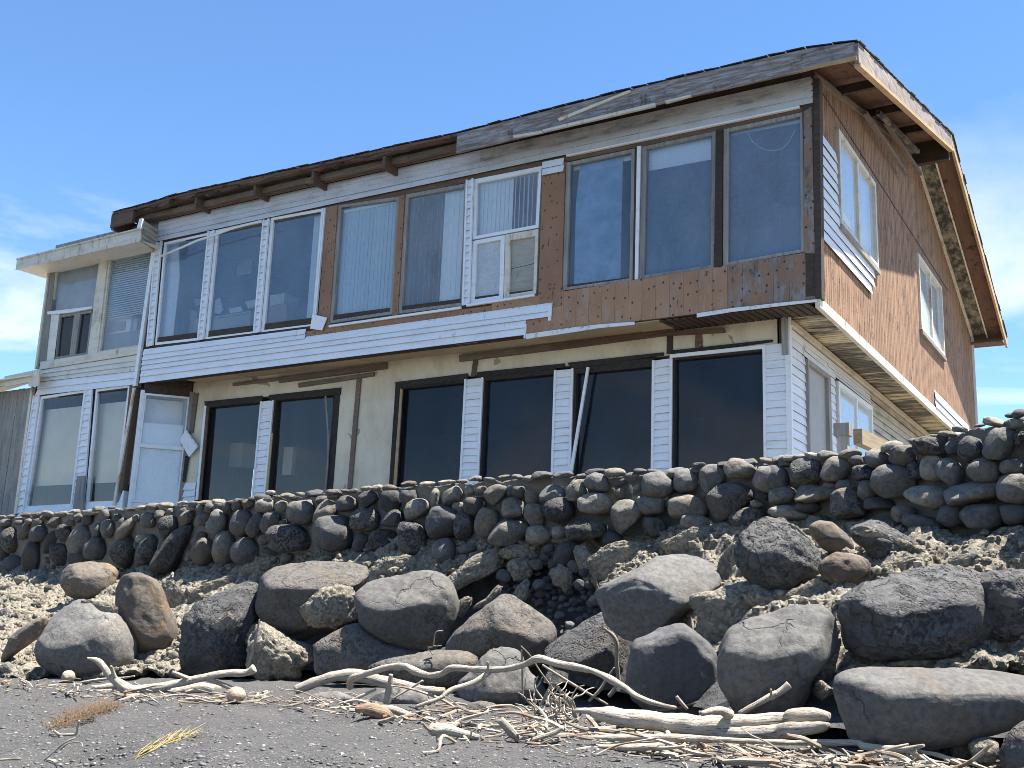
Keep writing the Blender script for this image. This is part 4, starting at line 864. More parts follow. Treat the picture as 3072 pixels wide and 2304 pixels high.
c = b.mix(b.ramp(n1, 0.3, 0.7), (0.295, 0.255, 0.19), (0.20, 0.174, 0.133)); c = b.mix(b.ramp(sx.outputs[0], 0.0, 1.0, 0, 0.5), c, (0.45, 0.405, 0.315)); c = b.mix(b.ramp(vd, 0.45, 0.75, 0, 0.5), c, (0.09, 0.08, 0.065)); c = b.mix(b.ramp(n2, 0.5, 0.68, 0, 0.6), c, (0.10, 0.085, 0.065))
c = b.mix(b.ramp(sx.outputs[1], 0.86, 0.9, 0, 0.75), c, (0.10, 0.10, 0.10))
b.bump(n1, 0.6, 0.06); b.bump(b.math('SUBTRACT', 1.0, vd), 0.7, 0.03); b.bump(b.math('SUBTRACT', 1.0, vd2), 0.5, 0.012); b.bump(n2, 1.0, 0.02); CONC = b.col(c, 0.95)
b = MatB('grey_mortar'); v = b.pos(); n1 = b.noise(v, 4, 6, 0.6); n2 = b.noise(v, 40, 5, 0.7); c = b.mix(b.ramp(n1, 0.3, 0.7), (0.125, 0.116, 0.10), (0.19, 0.172, 0.145)); c = b.mix(b.ramp(n2, 0.5, 0.7, 0, 0.6), c, (0.10, 0.095, 0.09)); b.bump(n2, 0.9, 0.02); b.bump(n1, 0.5, 0.05); MORT = b.col(c, 0.95)
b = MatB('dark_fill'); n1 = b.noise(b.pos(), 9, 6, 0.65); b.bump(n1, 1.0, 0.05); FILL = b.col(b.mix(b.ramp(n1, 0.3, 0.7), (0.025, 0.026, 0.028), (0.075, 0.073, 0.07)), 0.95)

# ------------------------------------------------------------------ rock shapes
def ico(sub):
    bm = bmesh.new(); bmesh.ops.create_icosphere(bm, subdivisions=sub, radius=1.0); bm.verts.ensure_lookup_table()
    v = np.array([p.co[:] for p in bm.verts]); f = [tuple(q.index for q in t.verts) for t in bm.faces]; bm.free(); return v, f
ICO = {k: ico(k) for k in (2, 3, 4, 5)}
def cobble_mesh(name, seed, amp=0.10, box_=0.9, cuts=3):
    v, f = ICO[4]; rs = np.random.RandomState(seed)
    p = np.sign(v)*np.abs(v)**box_; p /= np.abs(p).max(0)
    p = p*(1+amp*fbm(v*1.1+seed*3.7, 3, seed)[:, None])
    for k in range(cuts):
        n = rs.normal(size=3); n[2] = -abs(n[2])*0.8; n /= np.linalg.norm(n); d = rs.uniform(0.62, 0.86); s_ = p@n-d; p = p-n*np.where(s_ > 0, s_*0.8, 0)[:, None]
    p = p*(1+0.018*fbm(v*7+seed, 3, seed+9)[:, None])
    ext = np.array([np.abs(p[:, 0]).max(), np.abs(p[:, 1]).max(), 1]); p = p/ext
    return mesh(name, p, f, True)
COB = [cobble_mesh('cobble_form', 11+k, (0.08, 0.12, 0.16)[k % 3], (1.0, 0.88, 0.8)[k % 3], (1, 3, 5)[k % 3]) for k in range(12)]
for m_ in COB: m_.materials.append(R_S)
def place_cobble(name, p, rx, ry, ang, mat, parent, off=0.3, k=None, D=None, depth=None, **kw):
    """stone with outline semi-axes rx, ry (pixels) bedded in the wall face at p"""
    D = D or cast(p); rw, rh = rx*D/FPX, ry*D/FPX; rz = depth or (0.45*(rw+rh)*RND.uniform(0.8, 1.1))
    D -= rz*off; c = hitD(p, D); t = math.radians(ang); a = rt*math.cos(t)+up*math.sin(t); u_ = -rt*math.sin(t)+up*math.cos(t)
    sgn = RND.choice((-1, 1))
    o = link(name, COB[RND.randrange(12) if k is None else k], parent, mat, **kw)
    off_ = np.array(parent.location) if parent else np.zeros(3); c = c-off_
    A, U_, F_ = a*rw*sgn, u_*rh, fw*rz*sgn
    o.matrix_basis = Matrix(((A[0], U_[0], F_[0], c[0]), (A[1], U_[1], F_[1], c[1]), (A[2], U_[2], F_[2], c[2]), (0, 0, 0, 1)))
    return o

seawall = thing('seawall', 'seawall of dark cobbles set in grey mortar below the house', 'seawall', (0, -3.0, 0.75))
MT = {'s': R_S, 't': R_T, 'd': R_D, 'v': R_V, 'b': R_B}
# mortar body: face between the stones, top and back
gx = np.linspace(-1000, 5600, 680); mv, mf = [], []; nr = 26
for x in gx:
    T, M_, B, t = rails(x); back = np.array([T[0]-CAM[0], T[1]-CAM[1], 0]); back /= np.linalg.norm(back)
    prof = [T+back*0.55+np.array((0, 0, -.3)), T+back*0.5+np.array((0, 0, -.03)), T+back*0.25+np.array((0, 0, -.025))]
    prof += [T+(M_+(M_-T)*0.25-T)*j/(nr-4)+back*0.08+np.array((0, 0, -.02 if j == 0 else 0)) for j in range(nr-3)]
    mv += prof
mv = np.array(mv); nz = fbm(mv*2.3, 5, 3); nz2 = fbm(mv*9, 3, 5)
mv += (-fw*0.05+up*0.015)*nz[:, None]+(-fw*0.02+up*0.02)*nz2[:, None]
for i in range(len(gx)-1):
    for k in range(nr-1): mf.append((i*nr+k, i*nr+nr+k, i*nr+nr+k+1, i*nr+k+1))
link('mortar', mesh('mortar', rel(seawall, mv), mf, True), seawall, MORT)

stones = []
def Z(zf, lst):
    for (u, v_, a, b_, an, m) in lst: x, y = zf(u, v_); stones.append((x, y, a/2.88, b_/2.88, an, m))
Z(zL, [(165,340,45,22,0,'s'),(330,330,45,35,0,'s'),(480,340,70,45,10,'d'),(610,340,45,30,0,'s'),(680,300,40,40,0,'s'),(790,250,65,28,8,'t'),(770,310,60,45,20,'d'),(905,285,45,55,-30,'s'),(60,340,60,32,0,'s'),(215,410,55,85,-30,'d'),(340,440,85,75,0,'d'),(440,510,60,100,-15,'d'),(560,430,72,72,0,'v'),(700,480,95,130,-38,'s'),(840,410,50,60,0,'s'),(830,570,90,100,0,'d'),(95,490,90,105,0,'v'),(290,640,85,135,-5,'d'),(120,700,95,75,0,'d'),(520,610,80,90,0,'v'),(935,390,62,75,0,'s'),(700,650,115,65,0,'d'),
 (1100,390,125,60,45,'t'),(1060,345,35,48,-20,'s'),(1285,325,66,72,0,'s'),(1375,272,46,38,0,'s'),(1455,370,90,88,0,'v'),(1605,300,52,78,-35,'b'),(1580,252,36,46,-30,'s'),(1655,210,46,25,0,'t'),(1750,305,66,62,0,'s'),(1735,215,38,47,-25,'s'),(1812,215,42,45,-20,'s'),(1888,215,45,42,0,'s'),(1972,225,45,46,0,'d'),(2050,200,48,52,0,'s'),(2150,180,60,46,0,'b'),(1890,345,88,102,-30,'s'),(2090,350,100,115,-20,'s'),(1065,590,112,140,-20,'v'),(1275,590,92,140,-15,'v'),(1230,480,56,42,0,'t'),(1500,580,265,108,48,'v'),(1415,520,42,62,-20,'s'),(1640,625,42,45,0,'t'),(1725,480,72,48,35,'s'),(1760,580,98,118,-25,'b'),(1940,565,100,145,-5,'t'),(2130,590,130,118,10,'s'),(380,300,40,25,0,'s'),(1190,530,35,45,0,'d'),(30,430,50,60,0,'d'),(30,600,60,70,0,'d'),(250,330,35,25,0,'s'),(1010,300,40,35,0,'d'),(1180,300,35,30,0,'s')])
Z(zM, [(485,360,66,110,-25,'s'),(620,350,85,102,-20,'s'),(790,470,192,110,4,'v'),(565,192,86,58,0,'t'),(705,200,58,48,0,'t'),(872,245,122,104,5,'s'),(1080,275,92,128,-18,'b'),(1265,180,88,70,0,'s'),(1050,145,52,36,0,'s'),(1150,115,52,26,0,'t'),(1160,430,175,155,0,'d'),(1430,320,126,96,0,'v'),(1660,310,96,82,10,'v'),(1455,138,86,72,10,'d'),(1640,150,92,95,0,'d'),(1800,112,76,64,0,'d'),(1870,225,110,84,25,'t'),(2030,130,40,84,-5,'t'),(1390,520,66,92,-20,'d'),(1575,510,126,105,0,'v'),(1690,575,45,36,0,'s'),(1850,470,136,134,0,'v'),(2110,610,100,122,0,'s'),(600,590,82,28,-20,'s'),(730,340,46,28,10,'d'),(610,80,40,20,0,'t'),(330,175,44,44,0,'s'),(240,205,42,46,0,'d'),(165,205,42,44,0,'s'),(90,215,40,40,0,'t')])
Z(zN, [(380,350,150,145,0,'d'),(555,375,88,125,0,'v'),(640,190,96,80,0,'v'),(450,115,92,70,28,'t'),(600,65,44,42,0,'t'),(710,60,52,36,0,'b'),(830,95,102,82,20,'t'),(950,70,28,48,0,'d'),(1022,70,60,50,0,'d'),(970,225,94,98,0,'t'),(745,330,100,128,-15,'b'),(1160,270,84,96,0,'s'),(1380,230,140,105,5,'v'),(1320,110,110,90,0,'s'),(1530,75,92,82,0,'t'),(1680,180,145,92,0,'t'),(1950,285,122,142,5,'t'),(1610,400,170,90,10,'v'),(1375,425,70,56,0,'t'),(940,430,165,106,-5,'t'),(1190,450,112,84,0,'t'),(730,460,44,42,0,'s'),(590,560,86,46,15,'s'),(385,600,100,124,-8,'s'),(1435,610,106,100,0,'d'),(1140,120,60,60,0,'b'),(500,200,50,40,0,'t'),(1190,370,50,40,0,'d')])
Z(zO, [(90,490,88,92,0,'t'),(265,430,108,82,-20,'s'),(440,425,78,40,0,'b'),(570,370,62,30,-5,'t'),(780,450,140,112,0,'s'),(1020,415,106,104,0,'s'),(1255,390,104,122,0,'s'),(1505,318,132,90,-5,'t'),(1145,275,56,25,0,'d'),(1755,390,150,115,0,'s'),(1900,250,70,54,0,'s'),(2065,345,126,126,0,'v'),(1405,585,185,155,10,'v'),(1050,640,165,106,0,'t'),(730,625,120,86,0,'s'),(825,560,66,26,0,'t'),(1210,530,50,40,0,'s'),(1860,540,126,76,8,'t'),(2110,540,125,60,10,'t'),(1640,612,66,30,0,'t'),(1150,790,162,78,-12,'t'),(1565,725,148,80,15,'v'),(1940,690,185,60,-6,'t'),(765,810,106,82,0,'v'),(2150,760,68,48,0,'t'),(600,570,36,36,0,'t'),(900,610,50,50,0,'d'),(1690,540,60,46,0,'d'),(400,930,88,76,-20,'d'),(470,520,55,50,0,'b')])
Z(zP, [(70,680,98,116,0,'d'),(300,490,76,20,0,'t'),(470,495,82,34,0,'s'),(600,595,136,102,0,'s'),(760,520,66,44,0,'b'),(940,510,126,70,-5,'s'),(1050,430,76,28,5,'t'),(1170,480,108,98,0,'b'),(1400,400,142,86,0,'v'),(1590,420,64,62,0,'d'),(1550,295,78,28,-5,'t'),(1750,430,98,112,0,'v'),(2010,380,136,132,0,'s'),(2165,120,56,38,15,'d'),(2140,205,74,44,0,'t'),(840,640,112,76,0,'v'),(1085,710,180,140,0,'s'),(1270,625,64,86,0,'v'),(1420,590,100,112,0,'t'),(1565,630,100,126,0,'s'),(1880,610,156,104,0,'s'),(2120,580,106,72,0,'s'),(660,735,70,50,0,'s'),(430,815,192,62,12,'t'),(540,740,70,36,0,'s'),(690,910,150,148,0,'v'),(850,780,86,86,0,'s'),(960,905,132,60,0,'d'),(1390,840,182,96,0,'t'),(1780,810,228,92,10,'s'),(2140,770,150,125,0,'s'),(2130,985,150,84,0,'d'),(1590,1000,142,94,0,'d'),(1170,985,100,80,-10,'s'),(1840,1020,172,116,0,'s'),(1340,1080,168,80,-10,'d'),(1030,1060,132,50,0,'d'),(430,1030,82,36,0,'b'),(1950,470,90,50,0,'s'),(2060,690,60,40,0,'s'),(2180,330,60,60,0,'v'),(340,780,90,50,0,'s'),(330,920,110,50,0,'d')])
# flat coping stones along the top
x = 10.0
while x < 3060:
    wd = RND.uniform(16, 34)*(0.55+0.45*min(1, x/1500)); stones.append((x, y_top(x)+RND.uniform(-2, 9), wd, wd*RND.uniform(0.28, 0.5), RND.uniform(-12, 12), RND.choice('ttssdb'))); x += wd*RND.uniform(1.5, 2.6)
# small stones wedged in the gaps
tries = 0; nfill = 0
while tries < 6000 and len(stones) < 286:
    tries += 1; x = RND.uniform(0, 3060); y = RND.uniform(y_top(x)+12, y_mid(x)+8); r = RND.uniform(11, 24)*(0.7+0.5*x/3072)
    if all(((x-s[0])/(s[2]+r*0.85))**2+((y-s[1])/(s[3]+r*0.85))**2 > 1 for s in stones): stones.append((x, y, r, r*RND.uniform(0.6, 0.95), RND.uniform(-40, 40), RND.choice('sstdv')))
for (x, y, a, b_, an, m) in stones: place_cobble('stone', (x, y), a*1.09, b_*1.09, an, MT[m], seawall, 0.1+0.5*min(1, max(0, (x-150)/700)))

# the wall goes on to the right of the photograph
mass_v, mass_f = [], []; cv3 = [np.array([q.co[:] for q in m_.vertices]) for m_ in COB[:6]]; cf3 = [tuple(p.vertices) for p in COB[0].polygons]
done = []
for k in range(2600):
    x = RND.uniform(3115, 5500) if k % 2 else RND.uniform(-980, -15); big = 1.0 if x > 0 else 0.42; y = RND.uniform(y_top(x)+6, y_mid(x)+10); a_, b_ = RND.uniform(34, 70)*big, RND.uniform(30, 54)*big
    if any(((x-q[0])/(a_+q[2])*1.15)**2+((y-q[1])/(b_+q[3])*1.15)**2 < 1 for q in done): continue
    done.append((x, y, a_, b_)); D_ = cast((x, y)); rw, rh = a_*D_/FPX, b_*D_/FPX; rz = .45*(rw+rh); w_ = cv3[k % 6]; w_ = hitD((x, y), D_-rz*.4)+w_[:, :1]*rw*rt+w_[:, 1:2]*rh*up+w_[:, 2:]*rz*fw; o_ = len(mass_v); mass_v += [tuple(p) for p in w_]; mass_f += [tuple(i_+o_ for i_ in t) for t in cf3]
link('stone_facing', mesh('stone_facing', rel(seawall, [np.array(p) for p in mass_v]), mass_f, True), seawall, R_S, kind='stuff')
# ------------------------------------------------------------------ boulders at the foot
def star(poly, n=96):
    P_ = np.array(poly, float); 
    A = 0.5*np.sum(P_[:, 0]*np.roll(P_[:, 1], -1)-np.roll(P_[:, 0], -1)*P_[:, 1]); k = P_[:, 0]*np.roll(P_[:, 1], -1)-np.roll(P_[:, 0], -1)*P_[:, 1]
    c = np.array([np.sum((P_[:, 0]+np.roll(P_[:, 0], -1))*k), np.sum((P_[:, 1]+np.roll(P_[:, 1], -1))*k)])/(6*A)
    r = np.zeros(n)
    for i in range(n):
        th = 2*math.pi*i/n; d = np.array([math.cos(th), -math.sin(th)]); best = 0
        for j in range(len(P_)):
            p, q = P_[j]-c, P_[(j+1) % len(P_)]-c; e = q-p; den = d[0]*e[1]-d[1]*e[0]
            if abs(den) < 1e-9: continue
            t = (p[0]*e[1]-p[1]*e[0])/den; s_ = (p[0]*d[1]-p[1]*d[0])/den
            if t > 0 and -1e-6 <= s_ <= 1+1e-6: best = max(best, t)
        r[i] = best
    k = np.array([1, 2, 3, 2, 1.])/9
    r = np.convolve(np.concatenate([r[-2:], r, r[:2]]), k, 'valid'); return c, r
BOULDER_TRIS = []
def boulder(name, label, poly, mat, off=0.35, thick=0.8, seed=1, cuts=(), rough=1.0, level=5, flat=0.9, D=None, parent=None, cat='boulder', group='boulders at the foot of the seawall', noise=0.05, low=0.7):
    """rock with the traced outline, real depth and worn facets; off = how far it stands out of the slope (m)"""
    c, r = star(poly); hb_ = max(p[1] for p in poly)-c[1]; Dn = D-off if D else min(cast(tuple(c)), cast((c[0], c[1]+hb_*low)))-0.15; v, f = ICO[level]
    th = np.arctan2(v[:, 1], v[:, 0])/(2*math.pi)*96 % 96; i0 = np.floor(th).astype(int) % 96; fr = th-np.floor(th); rr = r[i0]*(1-fr)+r[(i0+1) % 96]*fr
    rho = np.sqrt(v[:, 0]**2+v[:, 1]**2); R = r.mean(); rr_ = rr/R
    q = np.stack([v[:, 0]/np.maximum(rho, 1e-6)*rho**flat*rr_, v[:, 1]/np.maximum(rho, 1e-6)*rho**flat*rr_, np.sign(v[:, 2])*np.abs(v[:, 2])**0.9*thick], 1)
    rs_ = np.random.RandomState(seed+100)
    for k_ in range(5):
        n = rs_.normal(size=3); n[2] = -0.9-abs(n[2]); n /= np.linalg.norm(n); s_ = q@n; s_ = s_-rs_.uniform(0.83, 0.95)*s_.max(); q = q-n*np.where(s_ > 0, s_*0.75, 0)[:, None]
    for (n, d) in cuts:
        n = np.array(n, float); n /= np.linalg.norm(n); s_ = q@n-d; q = q-n*np.where(s_ > 0, s_*0.72, 0)[:, None]
    disp = (noise if noise < .1 else 0)*fbm(v*1.6+seed*5.1, 3, seed)+(0.16*(0.5-np.abs(fbm(v*3.1+seed*5.1, 4, seed))) if noise >= .1 else 0)+0.022*rough*fbm(v*6+seed, 4, seed+3)+0.009*rough*fbm(v*21+seed, 3, seed+7)
    q = q*(1+disp)[:, None]*np.array([1, 1, 1])
    m = R*Dn/FPX; ctr = hitD(tuple(c), Dn); w_ = q*m; w_ = w_[:, :1]*rt+w_[:, 1:2]*up+w_[:, 2:]*fw
    base = ctr.copy()
    me = mesh(name, w_, f, True); o = link(name, me, parent, mat)
    o.location = tuple(base if parent is None else base-np.array(parent.location))
    if parent is None: o['label'] = label; o['category'] = cat; o['group'] = group
    BOULDER_TRIS.append((w_+base, f)); return o
def zz(zf, pts): return [zf(*p) for p in pts]
TOP = ((0, 0.8, -0.6), 0.55)          # worn plane facing up and out
boulder('boulder', 'grey-brown rounded boulder just under the cobbles at far left', zz(zL, [(540,760),(600,700),(760,680),(930,690),(1020,770),(1000,880),(960,960),(830,1025),(690,1000),(590,950),(545,860)]), R_BB, 0.45, 0.9, 1, [((0.2, .9, -.5), .62)])
boulder('boulder', 'tall ochre-stained oval boulder leaning left of the black pitted one', zz(zL, [(1040,810),(1180,770),(1300,810),(1390,900),(1420,1000),(1470,1120),(1520,1250),(1530,1330),(1450,1480),(1290,1530),(1200,1470),(1120,1350),(1080,1220),(1010,1080),(975,950)]), R_BB, 0.7, 0.7, 2, [((.3, .3, -.9), .52), ((-.5, .2, -.8), .6)])
boulder('boulder', 'wide smooth grey boulder behind the leftmost driftwood branch', zz(zL, [(520,1060),(640,1010),(760,1040),(870,1130),(1000,1120),(1100,1250),(1170,1400),(1180,1550),(1000,1660),(700,1680),(400,1620),(300,1480),(340,1330),(420,1180)]), R_BG, 0.5, 0.75, 3, [((-.2, .75, -.65), .56)])
boulder('boulder', 'low brown wedge-shaped boulder at left edge of the rubble slope', zz(zL, [(100,1310),(250,1200),(390,1130),(425,1180),(340,1330),(230,1410),(100,1500),(0,1580),(40,1450)]), R_BB, 0.25, 0.9, 4)
boulder('boulder', 'large black pitted lava boulder left of the leaning grey stick', [(700,1755),(746,1724),(776,1745),(772,1797),(778,1849),(760,1908),(760,1992),(660,2035),(570,2030),(538,1964),(548,1850),(604,1803)], R_BD, 0.55, 0.7, 5, [((0, .8, -.6), .7)], 2.2)
boulder('boulder', 'big flat-topped grey-brown boulder carrying a lump of concrete', zz(zM, [(540,790),(640,720),(850,690),(1010,620),(1180,605),(1330,650),(1480,690),(1450,800),(1400,980),(1330,1080),(1260,1200),(1150,1270),(1000,1310),(850,1360),(740,1330),(640,1260),(540,1180),(490,1060),(500,900)]), R_BM, 0.8, 0.75, 6, [((0.05, .95, -.30), .42), ((0, -.1, -1), .62)], 0.8, flat=0.8)
boulder('boulder', 'grey boulder with round holes and concrete bands left of the hollow', zz(zM, [(1320,950),(1450,860),(1600,820),(1750,790),(1900,750),(2050,775),(2150,850),(2225,1000),(2230,1130),(2190,1250),(2100,1400),(1980,1450),(1800,1450),(1600,1370),(1450,1290),(1375,1200),(1370,1080)]), R_BG, 0.8, 0.8, 7, [((-.1, .8, -.6), .6)], 0.8)
boulder('boulder', 'brownish boulder in shade beneath the flat-topped one', zz(zM, [(980,1400),(1100,1330),(1250,1235),(1380,1200),(1500,1290),(1700,1390),(1900,1440),(2040,1480),(1900,1620),(1500,1720),(1100,1720),(985,1600)]), R_BM, 0.45, 0.7, 8, low=0.3)
boulder('boulder', 'ragged lump of broken concrete beside the leaning grey stick', zz(zM, [(430,1340),(520,1210),(640,1270),(740,1340),(850,1390),(940,1420),(970,1540),(870,1570),(850,1680),(500,1680),(415,1560)]), CONC, 0.45, 0.8, 9, (), 3.0, noise=0.12, cat='rubble')
boulder('boulder', 'dark rounded boulder with ochre stains below the pebble hollow', zz(zN, [(600,1160),(740,1060),(870,970),(980,965),(1080,1030),(1200,1120),(1330,1220),(1370,1310),(1330,1450),(1200,1560),(1000,1600),(700,1580),(390,1520),(400,1390),(490,1270)]), R_BM, 0.55, 0.75, 10, [((.3, .7, -.6), .7)], 0.8, low=0.3)
boulder('boulder', 'smooth dark slanting boulder right of the pebble hollow', zz(zN, [(1200,1480),(1330,1370),(1500,1270),(1650,1160),(1780,1100),(1860,1200),(2000,1330),(2020,1660),(1850,1700),(1600,1660),(1300,1580)]), R_BD, 0.35, 0.8, 11, [((-.4, .7, -.6), .5)], 0.7, low=0.3)
boulder('boulder', 'pale grey boulder with ridged sunlit shoulder right of the hollow', [zO(240,1390), zO(330,1330), zO(520,1230), zO(640,1170), zO(760,1090), zO(900,1030), zO(1080,1005), zO(1220,1035), zO(1330,1080), zO(1330,1180), zO(1340,1330), zS(1350,380), zS(1150,480), zS(960,540), zS(870,568), zS(780,552), zS(700,490), zS(620,400), zS(585,230)], R_BG, 0.95, 0.8, 12, [((.15, .85, -.5), .45), ((-.5, 0, -.85), .6)], 0.8, flat=0.85)
boulder('boulder', 'dark lichen-rough oval boulder high under the cobble wall at right', zz(zO, [(1465,1000),(1490,920),(1560,820),(1660,750),(1760,728),(1900,755),(2000,830),(2100,920),(2150,970),(2195,1060),(2195,1170),(2130,1260),(2000,1330),(1900,1390),(1740,1418),(1620,1330),(1530,1230),(1475,1130)]), R_BD, 0.7, 0.75, 13, [((-.2, .75, -.6), .66)], 2.0)
boulder('boulder', 'brown egg-shaped boulder with a cracked face', zz(zP, [(355,1085),(440,1042),(560,1060),(660,1140),(720,1210),(748,1290),(650,1335),(560,1342),(465,1285),(385,1195)]), R_B, 0.55, 0.8, 14, (), 0.6, 4)
boulder('boulder', 'dark pointed boulder half covered by sandy concrete at right', zz(zP, [(690,1130),(800,1080),(900,1030),(1000,1045),(1140,1140),(1240,1200),(1310,1290),(1230,1355),(1060,1415),(960,1425),(880,1365),(830,1285),(740,1220)]), R_BD, 0.4, 0.8, 15, [((.2, .8, -.6), .55)])
boulder('boulder', 'reddish rubble lump below the brown egg-shaped boulder', zz(zP, [(455,1400),(560,1338),(680,1322),(800,1348),(875,1420),(885,1490),(800,1525),(760,1605),(640,1635),(550,1605),(465,1535),(432,1470)]), R_RED, 0.5, 0.8, 16, (), 2.2, 4, noise=0.09)
boulder('boulder', 'biggest dark cracked boulder on the right side', [zQ(620,230), zQ(720,130), zP(880,1585), zP(1200,1500), zP(1450,1435), zP(1700,1450), zP(1860,1490), zQ(1880,200), zQ(1950,420), zQ(1850,590), zQ(1500,685), zQ(1200,718), zQ(900,712), zQ(720,700), zQ(655,600), zQ(625,400)], R_BD, 0.75, 0.75, 17, [((-.1, .8, -.6), .55)], 1.8)
boulder('boulder', 'dark rough boulder cut by the right edge of the picture', [zQ(1790,80), zQ(1900,-20), zQ(2250,-60), zQ(2600,200), zQ(2550,480), zQ(2200,560), zQ(1980,560), zQ(1830,470), zQ(1770,300)], R_BD, 0.7, 0.7, 18, (), 2.0)
boulder('boulder', 'huge block-shaped smooth boulder at bottom right with sunlit flat top', [zQ(565,900), zQ(640,830), zQ(800,800), zQ(1100,788), zQ(1500,788), zQ(1800,808), zQ(2140,845), zQ(2500,900), zQ(2550,1200), zQ(2200,1260), zQ(1900,1340), zQ(1560,1450), zQ(1400,1490), zQ(1100,1500), zQ(900,1500), zQ(700,1490), zQ(660,1330), zQ(635,1150), zQ(588,1030)], R_BG, 0.3, 0.6, 19, [((0, .96, -.28), .40), ((0, 0, -1), .46)], 0.5, flat=0.75, low=0.5)
boulder('boulder', 'rounded grey boulder between the block-shaped one and the hollow', [zS(1590,640), zS(1700,480), zS(1850,400), zS(2000,350), zQ(0,345), zQ(150,285), zQ(330,243), zQ(470,262), zQ(530,310), zQ(570,420), zQ(620,510), zQ(560,620), zQ(470,740), zQ(380,860), zQ(345,1010), zQ(250,1160), zQ(0,1250), zS(1800,1260), zS(1680,1120), zS(1595,950), zS(1575,860)], R_BG, 0.5, 0.7, 20, [((-.2, .8, -.55), .55)], 0.9, low=0.3)
boulder('boulder', 'dark purplish squarish boulder in shade behind the big driftwood log', zz(zS, [(805,930),(815,750),(850,560),(1000,510),(1300,400),(1430,520),(1560,660),(1620,900),(1680,1110),(1500,1260),(1250,1260),(1000,1200),(840,1080)]), R_D, 0.2, 0.6, 21, [((0, 0, -1), .4)], 0.9, flat=0.75, low=0.3)
boulder('boulder', 'pale grey half-buried boulder under the long curving branch', zz(zT, [(1300,1060),(1380,900),(1500,830),(1560,720),(1650,640),(1750,617),(1850,628),(1925,690),(1935,760),(2000,860),(2100,950),(2140,1060),(2000,1150),(1800,1140),(1500,1110)]), R_BG, 0.0, 0.8, 22, [((.2, .6, -.8), .55)], 0.9, D=8.75)
boulder('boulder', 'long low concrete-crusted rock behind the curving branch', zz(zT, [(470,840),(700,735),(1000,678),(1200,650),(1450,652),(1570,700),(1540,770),(1450,870),(1300,980),(1000,960),(700,900)]), R_BM, 0.0, 0.7, 23, (), 1.8, 4, D=9.05)
for i, (zf, pts, D_, lab) in enumerate(((zT, [(50,1050),(150,1010),(330,1000),(450,1040),(440,1090),(250,1110),(80,1100)], 8.4, 'flat grey rock in the sand at left of the splintered stake'),
    (zT, [(580,1100),(680,1000),(850,960),(1050,990),(1160,1060),(1140,1130),(900,1140),(650,1130)], 8.3, 'flat grey rock in the sand behind the splintered stake'),
    (zT, [(1410,1200),(1440,1110),(1560,1080),(1680,1100),(1760,1190),(1740,1250),(1560,1260)], 7.6, 'low rounded tan-grey rock among driftwood chips'),
    (zT, [(1740,1290),(1800,1240),(1950,1230),(2100,1270),(2190,1320),(2150,1360),(1900,1370)], 7.1, 'low pale flat rock left of the big log'),
    (zQ, [(1350,1540),(1400,1480),(1520,1470),(1590,1530),(1580,1610),(1450,1640),(1370,1610)], 5.3, 'small dark rock under the block-shaped boulder'),
    (zQ, [(1560,1500),(1590,1420),(1700,1370),(1800,1390),(1830,1500),(1780,1600),(1640,1620)], 5.25, 'small brownish rock under the block-shaped boulder'),
    (zQ, [(1730,1470),(1790,1410),(1900,1390),(1980,1430),(2000,1540),(1930,1610),(1790,1610)], 5.1, 'crumbly pale rubble lump at bottom right corner'),
    (zQ, [(2010,1600),(2060,1450),(2130,1330),(2250,1260),(2450,1300),(2500,1600),(2300,1750),(2050,1740)], 4.95, 'rough grey rock in the bottom right corner'))):
    boulder('rock', lab, zz(zf, pts), (R_BG, R_BG, R_BM, R_BG, R_BD, R_BM, CONC, R_BD)[i], 0.0, 0.8, 40+i, (), 2.0 if i > 4 else 1.0, 4, D=D_, cat='rock', group='small rocks on the sand')

# ------------------------------------------------------------------ sandy concrete slope between the boulders
ylow_pts = [(-1000,2015),(-300,2040),(0,2045),(400,2045),(560,2030),(700,1950),(780,1840),(1000,1800),(1230,1815),(1300,1775),(1400,1720),(1490,1662),(1530,1640),(1600,1632),(1700,1636),(1770,1655),(1795,1800),(1830,1830),(1880,1800),(2000,1760),(2055,1850),(2085,1950),(2130,1975),(2165,1955),(2250,1900),(2400,1950),(2440,2080),(2500,2100),(2560,2030),(2700,2020),(3300,2040),(3700,2250),(5600,2400)]
_yx = np.arange(-1020, 5620, 4.0); _yy = np.interp(_yx, [p[0] for p in ylow_pts], [p[1] for p in ylow_pts]); _k = np.hanning(15); _yy = np.convolve(np.pad(_yy, 7, 'edge'), _k/_k.sum(), 'valid')+20*fbm(np.stack([_yx/55, _yx*0, _yx*0], 1), 4, 77)
ylow = lambda x: float(np.interp(x, _yx, _yy))
ax = np.concatenate([np.arange(-990, -300, 10.0), np.arange(-300, 3301, 4.5), np.arange(3312, 5590, 12.0)]); nr = 84; av, af = [], []
for x in ax:
    y0, y1 = y_mid(x)-34, ylow(x)
    for j in range(nr-3):
        y = y0+(y1-y0)*j/(nr-4); av.append(hitD((x, y), cast((x, y))))
    e = av[-1]
    av += [e+fw*0.10-up*0.05, e+fw*0.3-up*0.04, e+fw*0.8+up*0.02]
av = np.array(av); nrm = -fw*0.62+up*0.78
low = np.tile(np.concatenate([np.clip((np.arange(nr-3)-(nr-14))/10, 0, 1)*0.10, [0.05, 0, 0]]), len(ax))
d = 0.10*fbm(av*1.5, 3, 21)+0.09*(0.5-np.abs(fbm(av*4.3, 3, 22)))+0.03*fbm(av*13, 3, 23, 0.6)+0.006*fbm(av*31, 2, 26)+low*0.7+0.03
top = np.tile(np.clip(1-np.arange(nr)/8.0, 0, 1), len(ax)); d = d*(1-top)-top*0.12
av += nrm*d[:, None]
